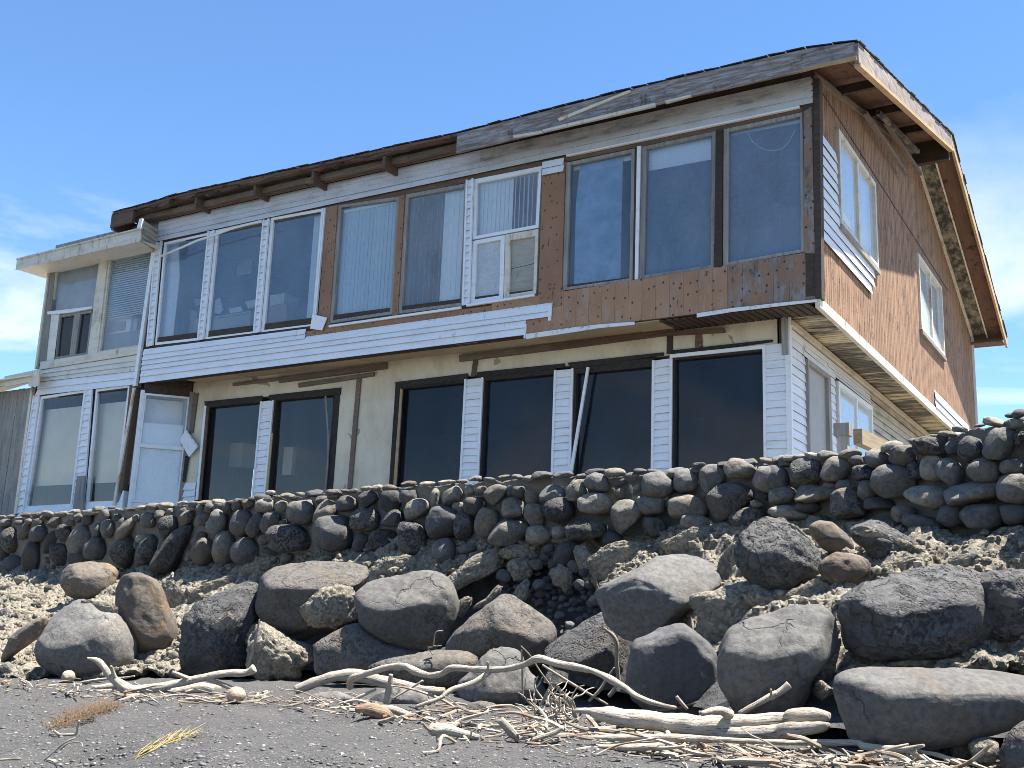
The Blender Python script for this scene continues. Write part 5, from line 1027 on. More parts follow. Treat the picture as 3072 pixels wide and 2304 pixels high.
for i in range(len(ax)-1):
    for k in range(nr-1): af.append((i*nr+k, i*nr+nr+k, i*nr+nr+k+1, i*nr+k+1))
apron = link('concrete_apron', mesh('concrete_apron', av, af, True), None, CONC, label='crumbling sandy concrete apron spread between the boulders', cat='concrete')
APT = BVHTree.FromPolygons([tuple(p) for p in av], af)
# loose granular crust of the concrete: broken bits too many to count
bmt = bmesh.new(); bmesh.ops.create_icosphere(bmt, subdivisions=1, radius=1); cv_ = np.array([p.co[:] for p in bmt.verts]); bmt.verts.index_update(); cf_ = [tuple(q.index for q in t.verts) for t in bmt.faces]; bmt.free()
kv, kf = [], []
for k in range(6500):
    x = RND.uniform(-60, 3130); y0, y1 = y_mid(x)-20, ylow(x)+4; y = y0+(y1-y0)*RND.random(); D_ = cast((x, y), APT, None)
    if D_ is None or D_ > 25: continue
    r = (0.007+0.034*RND.random()**3)*(0.7+D_/20); c_ = hitD((x, y), D_-r*0.2); o = len(kv); sc_ = np.array([RND.uniform(.6, 1.4), RND.uniform(.6, 1.4), RND.uniform(.5, 1.0)])*r; jit = 1+0.28*vnoise(cv_*1.9+k*3.3, k % 50)
    kv += [tuple(c_+q) for q in cv_*jit[:, None]*sc_]; kf += [tuple(i+o for i in t) for t in cf_]
link('concrete_crumbs', mesh('concrete_crumbs', kv, kf), None, CONC, kind='stuff', label='loose granular crumbs covering the sandy concrete between boulders', cat='rubble')
for k, (x, y, a_, b_) in enumerate(((3330,2120,190,150),(3560,1900,170,130),(3760,2230,230,150),(4050,1950,200,150),(4350,2260,260,170),(4700,2000,240,170))):
    boulder('stone', '', [(x+a_*math.cos(t*.6283), y+b_*math.sin(t*.6283)) for t in range(10)], R_BD if k % 2 else R_BG, 0, 0.7, 120+k, parent=seawall, level=4)
# lumps of concrete left on the boulders
bo_v, bo_f = [], []
for (bv_, bf_) in BOULDER_TRIS:
    o_ = len(bo_v); bo_v += [tuple(p) for p in bv_]; bo_f += [tuple(i+o_ for i in t) for t in bf_]
BOUL = BVHTree.FromPolygons(bo_v, bo_f)
def lump(label, zf, pts, off, seed, D=None):
    c, r = star(zz(zf, pts)); D = min(cast(tuple(c), BOUL, 99), cast(tuple(c), APT, 99), 99); D = D if D < 90 else cast(tuple(c))
    if off < 0.3: D = cast(tuple(c))+0.1
    off = 0.1 if off > 0.5 else 0.0
    return boulder('concrete_lump', label, zz(zf, pts), CONC, off, 0.12 if seed == 32 else 0.5, seed, (), 3.0, 5, D=D, cat='concrete', group='concrete lumps stuck on the boulders', noise=0.13)
lump('jagged concrete lump hanging on the flat-topped boulder', zM, [(850,1110),(960,1000),(1040,920),(1180,885),(1300,905),(1400,1010),(1410,1060),(1330,1190),(1270,1180),(1160,1250),(1090,1230),(1010,1240),(920,1200)], 1.15, 31)
lump('slanting concrete ledge over the left side of the pebble hollow', zN, [(20,1090),(180,1010),(340,880),(480,760),(620,640),(830,560),(900,600),(890,740),(760,790),(600,860),(440,960),(300,1050),(180,1090)], 0.75, 33)
lump('concrete crust below the cobbles at top of the hollow', zN, [(850,590),(940,540),(1110,520),(1200,590),(1180,660),(1040,650),(900,650)], 0.45, 34)
lump('pale concrete boulder-shaped lump inside the hollow', zN, [(920,720),(960,660),(1080,640),(1150,700),(1140,790),(1050,840),(990,840),(960,790)], 0.25, 35)
lump('concrete tongue hanging between two large grey boulders', zS, [(1320,190),(1400,170),(1600,130),(1800,60),(2100,90),(2212,160),(2212,260),(1950,340),(1750,440),(1640,560),(1600,690),(1500,690),(1420,660),(1430,480),(1450,330),(1380,260)], 0.7, 36)
lump('thin concrete ridge left of the block-shaped boulder', zQ, [(340,960),(400,820),(480,720),(560,600),(625,520),(640,560),(600,680),(570,820),(560,960),(500,1060),(400,1050)], 0.8, 37)
lump('rounded concrete knob on the slope under the right cobbles', zP, [(1390,1230),(1430,1160),(1530,1115),(1600,1160),(1620,1230),(1540,1290),(1470,1325),(1400,1300)], 0.25, 38)
lump('hollow brownish concrete crust at upper right of the slope', zP, [(1870,1190),(1920,1130),(1990,1160),(2060,1210),(2070,1280),(2000,1310),(1900,1270)], 0.25, 39)
lump('tan broken stone wedged at left of the hollow', zN, [(450,1090),(480,1030),(560,985),(620,980),(610,1050),(560,1130),(520,1160)], 0.4, 60)
lump('pale curved shard at the back of the hollow', zN, [(620,1060),(740,1000),(840,880),(885,890),(860,960),(760,1050),(660,1085)], 0.35, 61)
lump('white weathered shard standing among dark pebbles', zN, [(975,960),(1010,900),(1090,820),(1115,850),(1105,960),(1080,1030),(1010,1010)], 0.1, 62)
for i, (u, v_, r, m) in enumerate(((1430,600,100,'d'),(1560,640,60,'s'),(1340,700,70,'d'),(1600,760,60,'d'),(1500,720,70,'s'),(1250,640,50,'d'),(1180,700,60,'s'),(1650,880,55,'d'),(1560,880,60,'d'),(900,800,70,'d'),(1210,880,60,'d'),(1690,1010,60,'s'))):
    p = zN(u, v_); place_cobble('stone', p, r/2.88, r/2.88*.85, RND.uniform(-30, 30), MT[m], seawall, 0.3, D=cast(p)+0.12)
lump('drooping mortar crust at right rim of the pebble hollow', zN, [(1500,560),(1600,540),(1660,640),(1680,800),(1720,960),(1660,980),(1600,860),(1560,760),(1520,660)], 0.12, 63)
lump('mortar drip hanging in the middle of the hollow', zN, [(1290,760),(1380,700),(1480,760),(1500,860),(1440,980),(1400,900),(1330,880)], 0.0, 64)
# crusts of the same concrete that lap over the boulders' edges
for i, (zf, pts) in enumerate(((zL, [(690,1020),(780,1010),(900,1030),(1000,1060),(1010,1120),(900,1160),(840,1190),(760,1110)]), (zL, [(1400,870),(1500,840),(1620,960),(1600,1100),(1560,1250),(1530,1310),(1500,1180),(1440,1060)]), (zL, [(1620,960),(1780,860),(1960,800),(2050,830),(1950,930),(1800,1000),(1650,1060)]),
    (zM, [(300,760),(420,700),(560,640),(700,600),(860,580),(980,580),(900,660),(700,700),(560,770),(430,800)]), (zM, [(1320,900),(1400,840),(1500,730),(1620,640),(1780,620),(1920,680),(1900,750),(1760,760),(1620,830),(1480,870),(1360,940)]),
    (zM, [(150,1180),(250,1120),(330,1180),(300,1260),(180,1290),(60,1240)]), (zM, [(300,1350),(400,1280),(480,1200),(500,1260),(440,1360),(360,1400)]),
    (zO, [(200,1090),(330,980),(480,930),(640,960),(760,1000),(700,1090),(560,1180),(420,1260),(290,1340),(220,1250)]), (zO, [(800,960),(960,880),(1100,810),(1250,870),(1340,960),(1310,1040),(1180,1020),(1000,1000),(860,1020)]), (zO, [(1330,1080),(1420,960),(1480,900),(1480,1100),(1520,1260),(1440,1330),(1300,1360),(1290,1250)]), (zO, [(1500,1400),(1600,1340),(1760,1430),(1980,1400),(2180,1280),(2200,1360),(2000,1480),(1800,1540),(1600,1500)]), (zO, [(1900,780),(1990,800),(2090,900),(2040,920),(1960,850)]),
    (zP, [(690,1120),(800,1090),(950,1120),(1100,1190),(1250,1230),(1300,1300),(1180,1290),(1000,1210),(850,1170),(740,1170)]), (zP, [(820,1530),(960,1440),(1150,1370),(1350,1330),(1500,1370),(1300,1440),(1080,1510),(880,1570)]), (zP, [(1500,1420),(1700,1330),(1900,1310),(2030,1390),(1900,1450),(1700,1440)]),
    (zQ, [(640,820),(720,770),(870,760),(850,800),(720,815)]), (zQ, [(1570,790),(1650,755),(1830,750),(2000,760),(2140,820),(2000,835),(1800,805)]), (zQ, [(640,790),(760,740),(1000,730),(1300,735),(1600,700),(1900,640),(2100,640),(1900,720),(1500,765),(1000,780)]), (zQ, [(120,190),(250,100),(420,20),(520,80),(560,180),(420,230),(250,230)]), (zQ, [(1740,110),(1790,85),(1830,100),(1810,140),(1760,140)]))):
    c, r = star(zz(zf, pts)); Dh = min(cast(tuple(c), BOUL, 99), cast(tuple(c), APT, 99)); Dh = Dh if Dh < 90 else cast(tuple(c))
    boulder('concrete_crust', '', zz(zf, pts), CONC, 0.0, 0.2, 80+i, (), 3.2, 5 if i < 18 else 4, D=Dh+0.01, parent=apron, noise=0.13)
for i, (u, v_, a_) in enumerate(((60,900,85),(190,830,60),(330,860,80),(440,920,60),(130,1010,75),(260,980,60),(50,1130,70),(330,1060,65),(200,1120,60),(40,1260,70),(150,1230,45),(480,800,55),(250,1480,70),(150,1560,60),(60,1600,70),(330,1640,60),(1400,1600,80),(1300,1560,55),(1500,1500,60),(1180,1560,60),(1560,880,60),(1460,1010,50),(1750,760,70),(1900,720,60),(1620,760,55),(2050,760,60))):
    pts = [(u+a_*RND.uniform(.7, 1.25)*math.cos(t*.6981), v_+a_*.7*RND.uniform(.7, 1.25)*math.sin(t*.6981)) for t in range(9)]; c, r = star(zz(zL, pts)); Dh = cast(tuple(c), APT, 99); Dh = Dh if Dh < 90 else cast(tuple(c))
    boulder('concrete_crust', '', zz(zL, pts), (CONC, CONC, MORT, R_BM)[i % 4], 0.0, 0.6, 140+i, (), 2.6, 4, D=Dh+0.02, parent=apron, noise=0.13)
# rubble fill, coloured dark so the gaps read as shade, and pebbles in the hollow
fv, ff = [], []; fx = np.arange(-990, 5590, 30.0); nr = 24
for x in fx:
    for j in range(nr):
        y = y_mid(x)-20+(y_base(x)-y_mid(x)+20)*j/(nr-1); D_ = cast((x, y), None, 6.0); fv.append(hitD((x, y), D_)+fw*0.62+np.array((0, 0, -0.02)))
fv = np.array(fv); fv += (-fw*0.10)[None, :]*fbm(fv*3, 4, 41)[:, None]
for i in range(len(fx)-1):
    for k in range(nr-1): ff.append((i*nr+k, i*nr+nr+k, i*nr+nr+k+1, i*nr+k+1))
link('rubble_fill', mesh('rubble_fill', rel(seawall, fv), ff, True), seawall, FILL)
tries = 0; pb_ = []
while len(pb_) < 95 and tries < 8000:
    tries += 1; u, v_ = RND.uniform(840, 1720), RND.uniform(600, 1400)
    if v_ > 980+abs(u-950)*0.5 and u < 1000: continue
    if v_ > 1000+(u-950)*0.66 or (u > 1500 and v_ > 1400-(u-1500)*1.2): continue
    r = RND.uniform(26, 58)
    if all(((u-a)**2+(v_-b_)**2)**.5 > 0.72*(r+c) for a, b_, c in pb_): pb_.append((u, v_, r))
for (u, v_, r) in pb_:
    p = zN(u, v_); place_cobble('fill_stone', p, r/2.88, r/2.88*RND.uniform(.6, .95), RND.uniform(-30, 30), RND.choice((R_D, R_D, R_D, R_S)), seawall, 0.3, D=cast(p)+0.34)
# ------------------------------------------------------------------ terrace, sand, sea
tv = []; tf = []
for x in np.linspace(-1000, 5600, 60):
    T, _, _, _ = rails(x); back = np.array([T[0]-CAM[0], T[1]-CAM[1], 0]); back /= np.linalg.norm(back); a = T+back*0.45; a[2] = 2.58; tv += [a, np.array([a[0]+(a[0]+6)*4, 60.0, 2.58])]
for i in range(59): tf.append((i*2, i*2+2, i*2+3, i*2+1))
b = MatB('terrace_soil'); n1 = b.noise(b.pos(), 3, 6); TERR = b.col(b.mix(b.ramp(n1, .3, .7), (0.12, 0.105, 0.085), (0.18, 0.16, 0.13)), 0.95)
link('terrace', mesh('terrace', tv, tf), None, TERR, kind='structure')
b = MatB('black_sand'); v = b.pos(); n1 = b.noise(v, 1.2, 5, 0.6); n2 = b.noise(v, 70, 4, 0.75); vc = b.vor(v, 130, 1.0, 'F1', 'Color'); sx = b.n.new('ShaderNodeSeparateColor'); b.L(vc, sx.inputs[0]); n3 = b.noise(v, 14, 5, 0.7)
c = b.mix(b.ramp(n1, .3, .7), (0.058, 0.057, 0.056), (0.08, 0.078, 0.076)); c = b.mix(b.ramp(n2, .38, .66, 0, .75), c, (0.022, 0.022, 0.023)); c = b.mix(b.ramp(sx.outputs[0], .90, .99, 0, .7), c, (0.19, 0.18, 0.17)); c = b.mix(b.ramp(sx.outputs[1], .93, .97, 0, .6), c, (0.15, 0.12, 0.085))
b.bump(n3, 0.7, 0.04); b.bump(n2, 0.9, 0.015); SAND = b.col(c, 0.9)
def sand_z(x, y):
    x = np.asarray(x, float); y = np.asarray(y, float)
    z = CAM[2]+np.interp(x, [-9, -4.6, -1.5, 0.8, 3], [-.90, -.73, -.66, -.64, -.63])
    z = z-np.clip(-8.8-y, 0, 4)*0.19-np.clip(-12.8-y, 0, 200)*0.09
    return z
FOOT = [(RND.uniform(-8, 3), RND.uniform(-9.4, -5.2), RND.uniform(.09, .2)) for _ in range(110)]
def sand_pts(xs, ys):
    X, Y = np.meshgrid(xs, ys, indexing='ij'); Zz = sand_z(X, Y); P_ = np.stack([X.ravel(), Y.ravel(), Zz.ravel()], 1)
    near = np.clip((30-np.hypot(P_[:, 0], P_[:, 1]+8))/20, 0, 1)
    P_[:, 2] += near*(0.04*fbm(P_*np.array([.9, .9, 0]), 3, 51)+0.022*fbm(P_*np.array([3.2, 3.2, 0]), 4, 52))
    for (fx_, fy_, fr_) in FOOT:
        d2 = ((P_[:, 0]-fx_)**2+(P_[:, 1]-fy_)**2)/fr_**2; P_[:, 2] += -0.035*np.exp(-d2*1.3)+0.014*np.exp(-(np.sqrt(d2)-1.5)**2*3)
    return P_
sx_ = np.concatenate([np.linspace(-400, -16, 14)[:-1], np.linspace(-16, -8, 30)[:-1], np.linspace(-8, 6, 280), np.linspace(6, 400, 14)[1:]])
sy_ = np.concatenate([np.linspace(-120, -14, 20)[:-1], np.linspace(-14, -9.5, 30)[:-1], np.linspace(-9.5, -2.5, 150), np.linspace(-2.5, 300, 12)[1:]])
sp = sand_pts(sx_, sy_); ny = len(sy_); sf = []
for i in range(len(sx_)-1):
    for k in range(ny-1): sf.append((i*ny+k, i*ny+ny+k, i*ny+ny+k+1, i*ny+k+1))
link('sand', mesh('sand', sp, sf, True), None, SAND, kind='structure')
SANDT = BVHTree.FromPolygons([tuple(p) for p in sp], sf)
b = MatB('sea_water'); n1 = b.noise(b.pos((1, 2.5, 1)), 0.5, 5); b.bump(n1, 0.5, 0.3); b.b.inputs['IOR'].default_value = 1.33; SEA = b.col((0.02, 0.06, 0.08), 0.12)
link('sea', mesh('sea', [(-3000, -3000, -1.5), (3000, -3000, -1.5), (3000, -38, -1.5), (-3000, -38, -1.5)], [(0, 1, 2, 3)]), None, SEA, kind='structure')

# ------------------------------------------------------------------ driftwood
def drift_mat(name, c1, c2, dark):
    b = MatB(name); v = b.pos((1, 1, 1), rnd=True); n1 = b.noise(v, 5, 6, 0.65); at = b.n.new('ShaderNodeAttribute'); at.attribute_name = 'grain'
    n2 = b.noise(at.outputs['Vector'], 1.0, 5, 0.7); n3 = b.noise(at.outputs['Vector'], 2.6, 3, 0.6)
    c = b.mix(b.ramp(n1, .3, .7), c1, c2); c = b.mix(b.ramp(n2, .52, .68, 0, .7), c, dark); c = b.mix(b.ramp(n3, .63, .68, 0, .85), c, tuple(x*0.35 for x in dark)); b.bump(n2, 0.9, 0.012); b.bump(n1, .5, .03); b.bump(b.math('SUBTRACT', 1.0, b.ramp(n3, .6, .68)), .8, .012)
    return b.col(c, 0.85)
DW = drift_mat('bleached_driftwood', (0.42, 0.37, 0.30), (0.34, 0.29, 0.23), (0.22, 0.16, 0.11)); DG_ = drift_mat('grey_driftwood', (0.33, 0.29, 0.24), (0.26, 0.225, 0.185), (0.13, 0.10, 0.075)); DB = drift_mat('brown_driftwood', (0.28, 0.19, 0.12), (0.21, 0.14, 0.09), (0.08, 0.06, 0.04))
HUSK = drift_mat('coconut_husk', (0.36, 0.29, 0.22), (0.27, 0.20, 0.14), (0.12, 0.08, 0.05))
def catmull(P_, R_, n=8):
    P_ = [np.array(p, float) for p in P_]; out, ro_ = [], []
    Q = [2*P_[0]-P_[1]]+P_+[2*P_[-1]-P_[-2]]
    for i in range(len(P_)-1):
        p0, p1, p2, p3 = Q[i:i+4]
        for k in range(n):
            t = k/n; out.append(0.5*((2*p1)+(-p0+p2)*t+(2*p0-5*p1+4*p2-p3)*t*t+(-p0+3*p1-3*p2+p3)*t**3)); ro_.append(R_[i]*(1-t)+R_[i+1]*t)
    out.append(P_[-1]); ro_.append(R_[-1]); return out, ro_
def branch_mesh(P_, R_, seed, seg=12, n=8, knob=0.12):
    pts, rr = catmull(P_, R_, n); q = np.array(pts); rs = fbm(q*4+seed, 3, seed)
    L_ = len(pts); rr = [r*(1+knob*rs[i]) for i, r in enumerate(rr)]
    pts = [pts[0]]+pts+[pts[-1]]; pts[0] = pts[1]+(pts[1]-pts[2])*0.2; pts[-1] = pts[-2]+(pts[-2]-pts[-3])*0.2; rr = [rr[0]*0.55]+rr+[rr[-1]*0.55]
    v, f = tube_pts(pts, rr, seg); a = np.array([tuple(p) for p in v]); c = np.repeat(np.array([tuple(p) for p in pts]), seg, 0)
    dn = fbm(a*14+seed, 3, seed+1)*0.13+fbm(a*4+seed, 3, seed+2)*0.17; a = c+(a-c)*(1+dn)[:, None]
    global GRAIN
    k = np.tile(np.arange(seg), len(pts))*2*math.pi/seg; ln = np.concatenate([[0], np.cumsum([np.linalg.norm(pts[i+1]-pts[i]) for i in range(len(pts)-1)])]); GRAIN = np.stack([np.cos(k)*2.6, np.sin(k)*2.6, np.repeat(ln, seg)*5+seed], 1)
    return a, f
def grain_mesh(name, a, f):
    me = mesh(name, a, f, True); at = me.attributes.new('grain', 'FLOAT_VECTOR', 'POINT'); at.data.foreach_set('vector', GRAIN.astype(np.float32).ravel()); return me
def on_sand(p): return cast(p, SANDT, 9.0)
def driftwood(name, label, main, subs=(), mat=None, D=None, ground=False, contact=None, cat='driftwood', group='driftwood on the beach', dd=0.0, seed=0):
    """main: list of (x,y,r) pixels; lies at distance D or where its contact point meets the sand"""
    mat = mat or DW
    if D == 'front': D = min(min(cast((x, y), BOUL, 99) for x, y, r in main), min(on_sand((x, y+r)) for x, y, r in main if y > 2060) if any(m_[1] > 2060 for m_ in main) else 99)-0.04
    if D is None:
        ct = contact if contact is not None else max(range(len(main)), key=lambda i: main[i][1]+main[i][2]); m_ = main[ct]; D = on_sand((m_[0], m_[1]+m_[2]*0.8))
    n = len(main); Ds = [D+dd*i/max(1, n-1) for i in range(n)]
    if ground:
        e0, e1 = [on_sand((m_[0], m_[1]+m_[2]*0.7)) for m_ in (main[0], main[-1])]; Ds = [e0+(e1-e0)*i/(n-1) for i in range(n)]; mn = min(on_sand((m_[0], m_[1]+m_[2]*0.6))-Ds[i] for i, m_ in enumerate(main)); Ds = [d_+min(0, mn)-0.30 for d_ in Ds]
    root = None
    for k, br in enumerate([main]+list(subs)):
        if k: 
            j = min(range(n), key=lambda i: (main[i][0]-br[0][0])**2+(main[i][1]-br[0][1])**2); Dk = [Ds[j]-0.04*i for i in range(len(br))]
        else: Dk = Ds
        P_ = [hitD((x, y), Dk[i]) for i, (x, y, r) in enumerate(br)]; R_ = [r*Dk[i]/FPX for i, (x, y, r) in enumerate(br)]
        a, f = branch_mesh(P_, R_, seed+k*3+len(label), 12 if max(R_) > .015 else 7, 8 if len(br) > 2 else 5)
        if root is None:
            base = a.mean(0); base[2] = a[:, 2].min(); root = link(name, grain_mesh(name, a-base, f), None, mat, label=label, cat=cat, group=group); root.location = tuple(base)
        else: link('side_branch', grain_mesh('side_branch', a-base, f), root, mat)
    return root
def pz(zf, lst): return [(*zf(u, v), r/2.88) for u, v, r in lst]
driftwood('driftwood_branch', 'thick white forked branch at far left pointing up out of the debris', pz(zW, [(755,710,10),(850,740,26),(960,870,36),(1090,970,42),(1200,985,38),(1450,950,38),(1700,890,34),(1950,842,30),(2130,838,28),(2200,800,34)]), [pz(zW, [(1770,880,24),(2000,970,20),(2140,1050,18)]), pz(zW, [(1640,890,20),(1560,860,20),(1490,830,16)]), pz(zW, [(1000,900,18),(965,800,16),(960,780,8)])])
driftwood('driftwood_log', 'short pale log end lying left of the coconut husk', pz(zW, [(1480,1000,26),(1600,985,38),(1750,965,44),(1850,985,50)]), cat='log')
driftwood('driftwood_stick', 'pale stick under the big left branch', pz(zW, [(820,970,24),(950,955,24),(1060,940,20),(1090,930,12)]))
driftwood('driftwood_log', 'smooth grey-brown log under the curving branch', pz(zT, [(-40,985,40),(150,910,46),(320,865,46),(560,870,46),(800,935,48),(1050,985,42),(1250,1000,34)]), mat=DG_, cat='log', contact=6)
driftwood('driftwood_branch', 'long white curving branch arching across the middle of the beach', pz(zT, [(430,960,28),(450,890,32),(560,850,28),(760,790,28),(900,780,28),(1000,825,28),(1120,860,28),(1230,840,28),(1310,795,30),(1500,805,27),(1640,812,30),(1800,800,27),(1950,762,27),(2060,715,32)])+pz(zS, [(200,755,27),(430,800,32),(560,840,28),(700,910,27),(800,970,26),(900,1040,24),(1050,1100,22),(1230,1140,14)]), [pz(zT, [(1640,830,26),(1500,920,22),(1310,985,24),(1200,1060,20),(1000,1130,16)]), pz(zT, [(1630,800,16),(1620,740,10)])], D=8.15, dd=-1.9)
driftwood('driftwood_log', 'thickest white driftwood log at lower right of centre', pz(zS, [(350,1165,18),(480,1170,34),(620,1200,78),(900,1240,92),(1200,1270,90),(1500,1290,82),(1850,1270,72),(2212,1235,66)])+pz(zQ, [(200,1220,66),(400,1200,56),(530,1215,36)]), [pz(zS, [(1700,1200,40),(1600,1160,30),(1450,1190,22)])], D=6.0, dd=-0.5, cat='log')
driftwood('driftwood_log', 'brown rotten log side lying below the thickest white log', pz(zS, [(1150,1370,26),(1400,1360,50),(1700,1370,60),(2100,1360,70)])+pz(zQ, [(200,1330,72),(430,1310,50),(520,1290,20)]), mat=DG_, D=5.85, dd=-0.5, cat='log')
driftwood('driftwood_branch', 'long straight bleached branch forking at bottom right', pz(zS, [(400,1395,18),(590,1400,30),(1000,1395,30),(1400,1405,28),(1800,1425,27),(2212,1440,26)])+pz(zQ, [(400,1440,26),(760,1440,26),(830,1470,34),(1000,1490,28),(1200,1505,28),(1300,1560,24),(1450,1620,22),(1620,1690,18)]), [pz(zQ, [(1190,1500,22),(1280,1480,18),(1345,1465,14)]), pz(zQ, [(1200,1530,14),(1240,1600,12),(1290,1650,10)])], D=5.6, dd=-0.75)
driftwood('driftwood_stick', 'slim pale stick angled in front of the long straight branch', pz(zS, [(1030,1540,14),(1250,1480,16),(1500,1430,16),(1620,1400,14)]))
driftwood('driftwood_stick', 'upright bent grey stick standing against the dark boulders', pz(zS, [(612,450,10),(690,520,18),(720,600,20),(720,750,21),(735,880,24),(720,960,28),(650,1040,20)]), mat=DG_, D='front')
driftwood('driftwood_stick', 'knobbly stick propped on the log by the grey boulder', pz(zS, [(1780,1190,22),(1950,1095,24),(2100,1015,24)])+pz(zQ, [(20,1055,22),(120,990,26),(185,940,30)]), [pz(zQ, [(30,1040,14),(25,980,10)])], D='front')
driftwood('driftwood_stick', 'short blunt stick poking up behind the thickest log', pz(zS, [(1235,1040,16),(1275,1090,17),(1330,1150,16)]), D='front')
driftwood('driftwood_stick', 'stubby split stick lying behind the thickest log', pz(zS, [(1440,1200,30),(1560,1160,34),(1690,1100,26)]), D='front')
driftwood('driftwood_stick', 'thin brown twig crossing behind the thickest log', pz(zS, [(1060,1160,8),(1250,1140,11),(1500,1070,12),(1680,1100,8)]), mat=DB, D='front')
driftwood('driftwood_stake', 'upright splintered stake in the middle of the debris', pz(zT, [(785,850,22),(775,950,32),(750,1100,32)]), mat=DW, D=8.0, cat='stake')
driftwood('driftwood_stick', 'thin straight stick leaning right of the splintered stake', pz(zT, [(800,1060,9),(930,985,10),(1062,905,11)]), D=7.9)
driftwood('driftwood_stick', 'short bright stick left of the splintered stake', pz(zT, [(385,1105,14),(500,1050,18),(655,980,14)]))
driftwood('driftwood_root', 'chunky bleached root knot on the sand in front', pz(zT, [(1120,1290,30),(1160,1320,62),(1250,1325,50),(1400,1360,36),(1545,1395,26)]), [pz(zT, [(1200,1350,36),(1200,1440,24)]), pz(zT, [(1400,1360,22),(1450,1440,18)])], cat='driftwood')
driftwood('driftwood_stick', 'short thick stick pointing down to the right of the root knot', pz(zT, [(1730,1240,34),(1800,1320,36),(1890,1415,28)]), mat=DG_)
driftwood('driftwood_stick', 'pale stick running out to the right of the root knot', pz(zT, [(1950,1435,18),(2080,1395,20),(2212,1350,20)])+pz(zS, [(250,1310,18)]))
driftwood('vine', 'thin brown vine curving over the sand in the foreground', pz(zT, [(690,1140,4),(720,1250,4),(750,1400,5),(775,1505,6),(900,1545,6),(1150,1578,6),(1500,1560,6),(1700,1520,5),(1800,1480,4)]), mat=DB, D=6.6, dd=-0.3, cat='vine')
driftwood('driftwood_stick', 'long grey stick leaning on the black pitted boulder', pz(zM, [(512,1180,8),(485,1330,13),(450,1470,14),(412,1610,14)]), mat=DG_, D='front')
driftwood('driftwood_twig', 'small zigzag twig sticking up before the boulder with holes', pz(zT, [(1150,680,5),(1108,620,5),(1150,605,5),(1172,490,5),(1235,472,5)]), [pz(zT, [(1150,605,5),(1220,602,4)])], mat=DG_, D='front')
driftwood('driftwood_stick', 'pinkish log piece half buried by the brown fibres', pz(zT, [(700,1130,22),(820,1160,30),(970,1215,26)]))
driftwood('driftwood_log', 'brown fibrous palm piece on the sand by the stake', pz(zT, [(480,1150,24),(600,1150,44),(720,1180,48),(795,1220,24)]), mat=DB, cat='log')
driftwood('driftwood_log', 'pale log under the long straight branch', pz(zS, [(560,1475,20),(750,1480,34),(950,1480,34),(1130,1460,20)]), cat='log')
driftwood('driftwood_stick', 'fat short stick left of the thickest log', pz(zS, [(400,1330,22),(520,1330,28),(710,1310,20)]))
driftwood('driftwood_stick', 'grey broken stub behind the root tangle', pz(zS, [(410,1330,20),(470,1270,42),(590,1220,40)]), mat=DG_, D=7.1)
driftwood('driftwood_stick', 'stick lying alone at bottom left edge of the sand', pz(zW, [(-60,1590,8),(60,1584,9),(178,1578,8)]))
driftwood('driftwood_twig', 'hooked twig at the foot of the dry brown grass', pz(zW, [(465,1335,12),(520,1370,14),(620,1370,14),(655,1370,14),(672,1300,14),(685,1250,12)]))
driftwood('driftwood_twig', 'thin forked straw in front of the dry brown grass', pz(zW, [(382,1590,7),(480,1510,7),(560,1440,7),(650,1400,6)]), [pz(zW, [(520,1500,6),(600,1445,6),(695,1440,6),(715,1475,5)])])
driftwood('driftwood_twig', 'curved twig standing at left end of the wrack line', pz(zW, [(270,690,7),(290,750,8),(430,800,10),(560,775,10),(600,770,9)]), [pz(zW, [(430,800,8),(380,760,8),(305,712,7)])])
driftwood('driftwood_twig', 'bent pale twig above the husk pile at left', pz(zW, [(650,720,8),(690,780,10),(705,880,11)]))
# coconut husks
def husk(label, p, rx, ry, D=None):
    D = D or on_sand((p[0], p[1]+ry)); v, f = ICO[4]; q = v*(1+0.05*fbm(v*2+p[0], 3, 5)+0.05*np.abs(np.sin(np.arctan2(v[:, 1], v[:, 2])*9)))[:, None]
    q = q*np.array([rx, ry, (rx+ry)/2])*D/FPX; w_ = q[:, :1]*rt+q[:, 1:2]*up+q[:, 2:]*fw; o = link('coconut_husk', mesh('coconut_husk', w_, f, True), None, HUSK, label=label, cat='coconut', group='coconut husks'); o.location = tuple(hitD(p, D))
husk('grey coconut husk right of the pale log end', zW(2040,1030), 27, 23); husk('frayed round husk at the end of the forked left branch', zW(1860,975), 17, 19, 9.3); husk('dark husk among the twigs at left', zW(590,870), 19, 18)
# dry grass clump and yellow straw
def fibres(name, label, zf, p0, p1, n, spread, L, rad, mat, cat, up_=0.3):
    A, B = [hitD(zf(*p), on_sand(zf(*p))) for p in (p0, p1)]; V, F = [], []; ax_ = B-A
    for k in range(n):
        t = RND.random(); s = A+ax_*t+np.array([RND.gauss(0, spread), RND.gauss(0, spread), 0]); s[2] += abs(RND.gauss(0, spread*.6))*math.sin(math.pi*min(1, t+.15))
        d = ax_/np.linalg.norm(ax_)+np.array([RND.gauss(0, .04+up_), RND.gauss(0, .04+up_), abs(RND.gauss(0, up_))]); d /= np.linalg.norm(d); l = L*RND.uniform(.4, 1.2)
        m_ = s+d*l*.5+np.array((0, 0, RND.uniform(0, .25)*l*up_)); e = s+d*l+np.array((RND.gauss(0, .02), RND.gauss(0, .02), RND.uniform(-.1, .1)*l))
        v, f = tube_pts([s, m_, e], [rad, rad*.8, rad*.4], 4); o = len(V); V += [tuple(q) for q in v]; F += [tuple(i+o for i in t_) for t_ in f]
    V = np.array(V); base = V.mean(0); base[2] = V[:, 2].min(); o = link(name, mesh(name, V-base, F, True), None, mat, label=label, cat=cat); o.location = tuple(base)
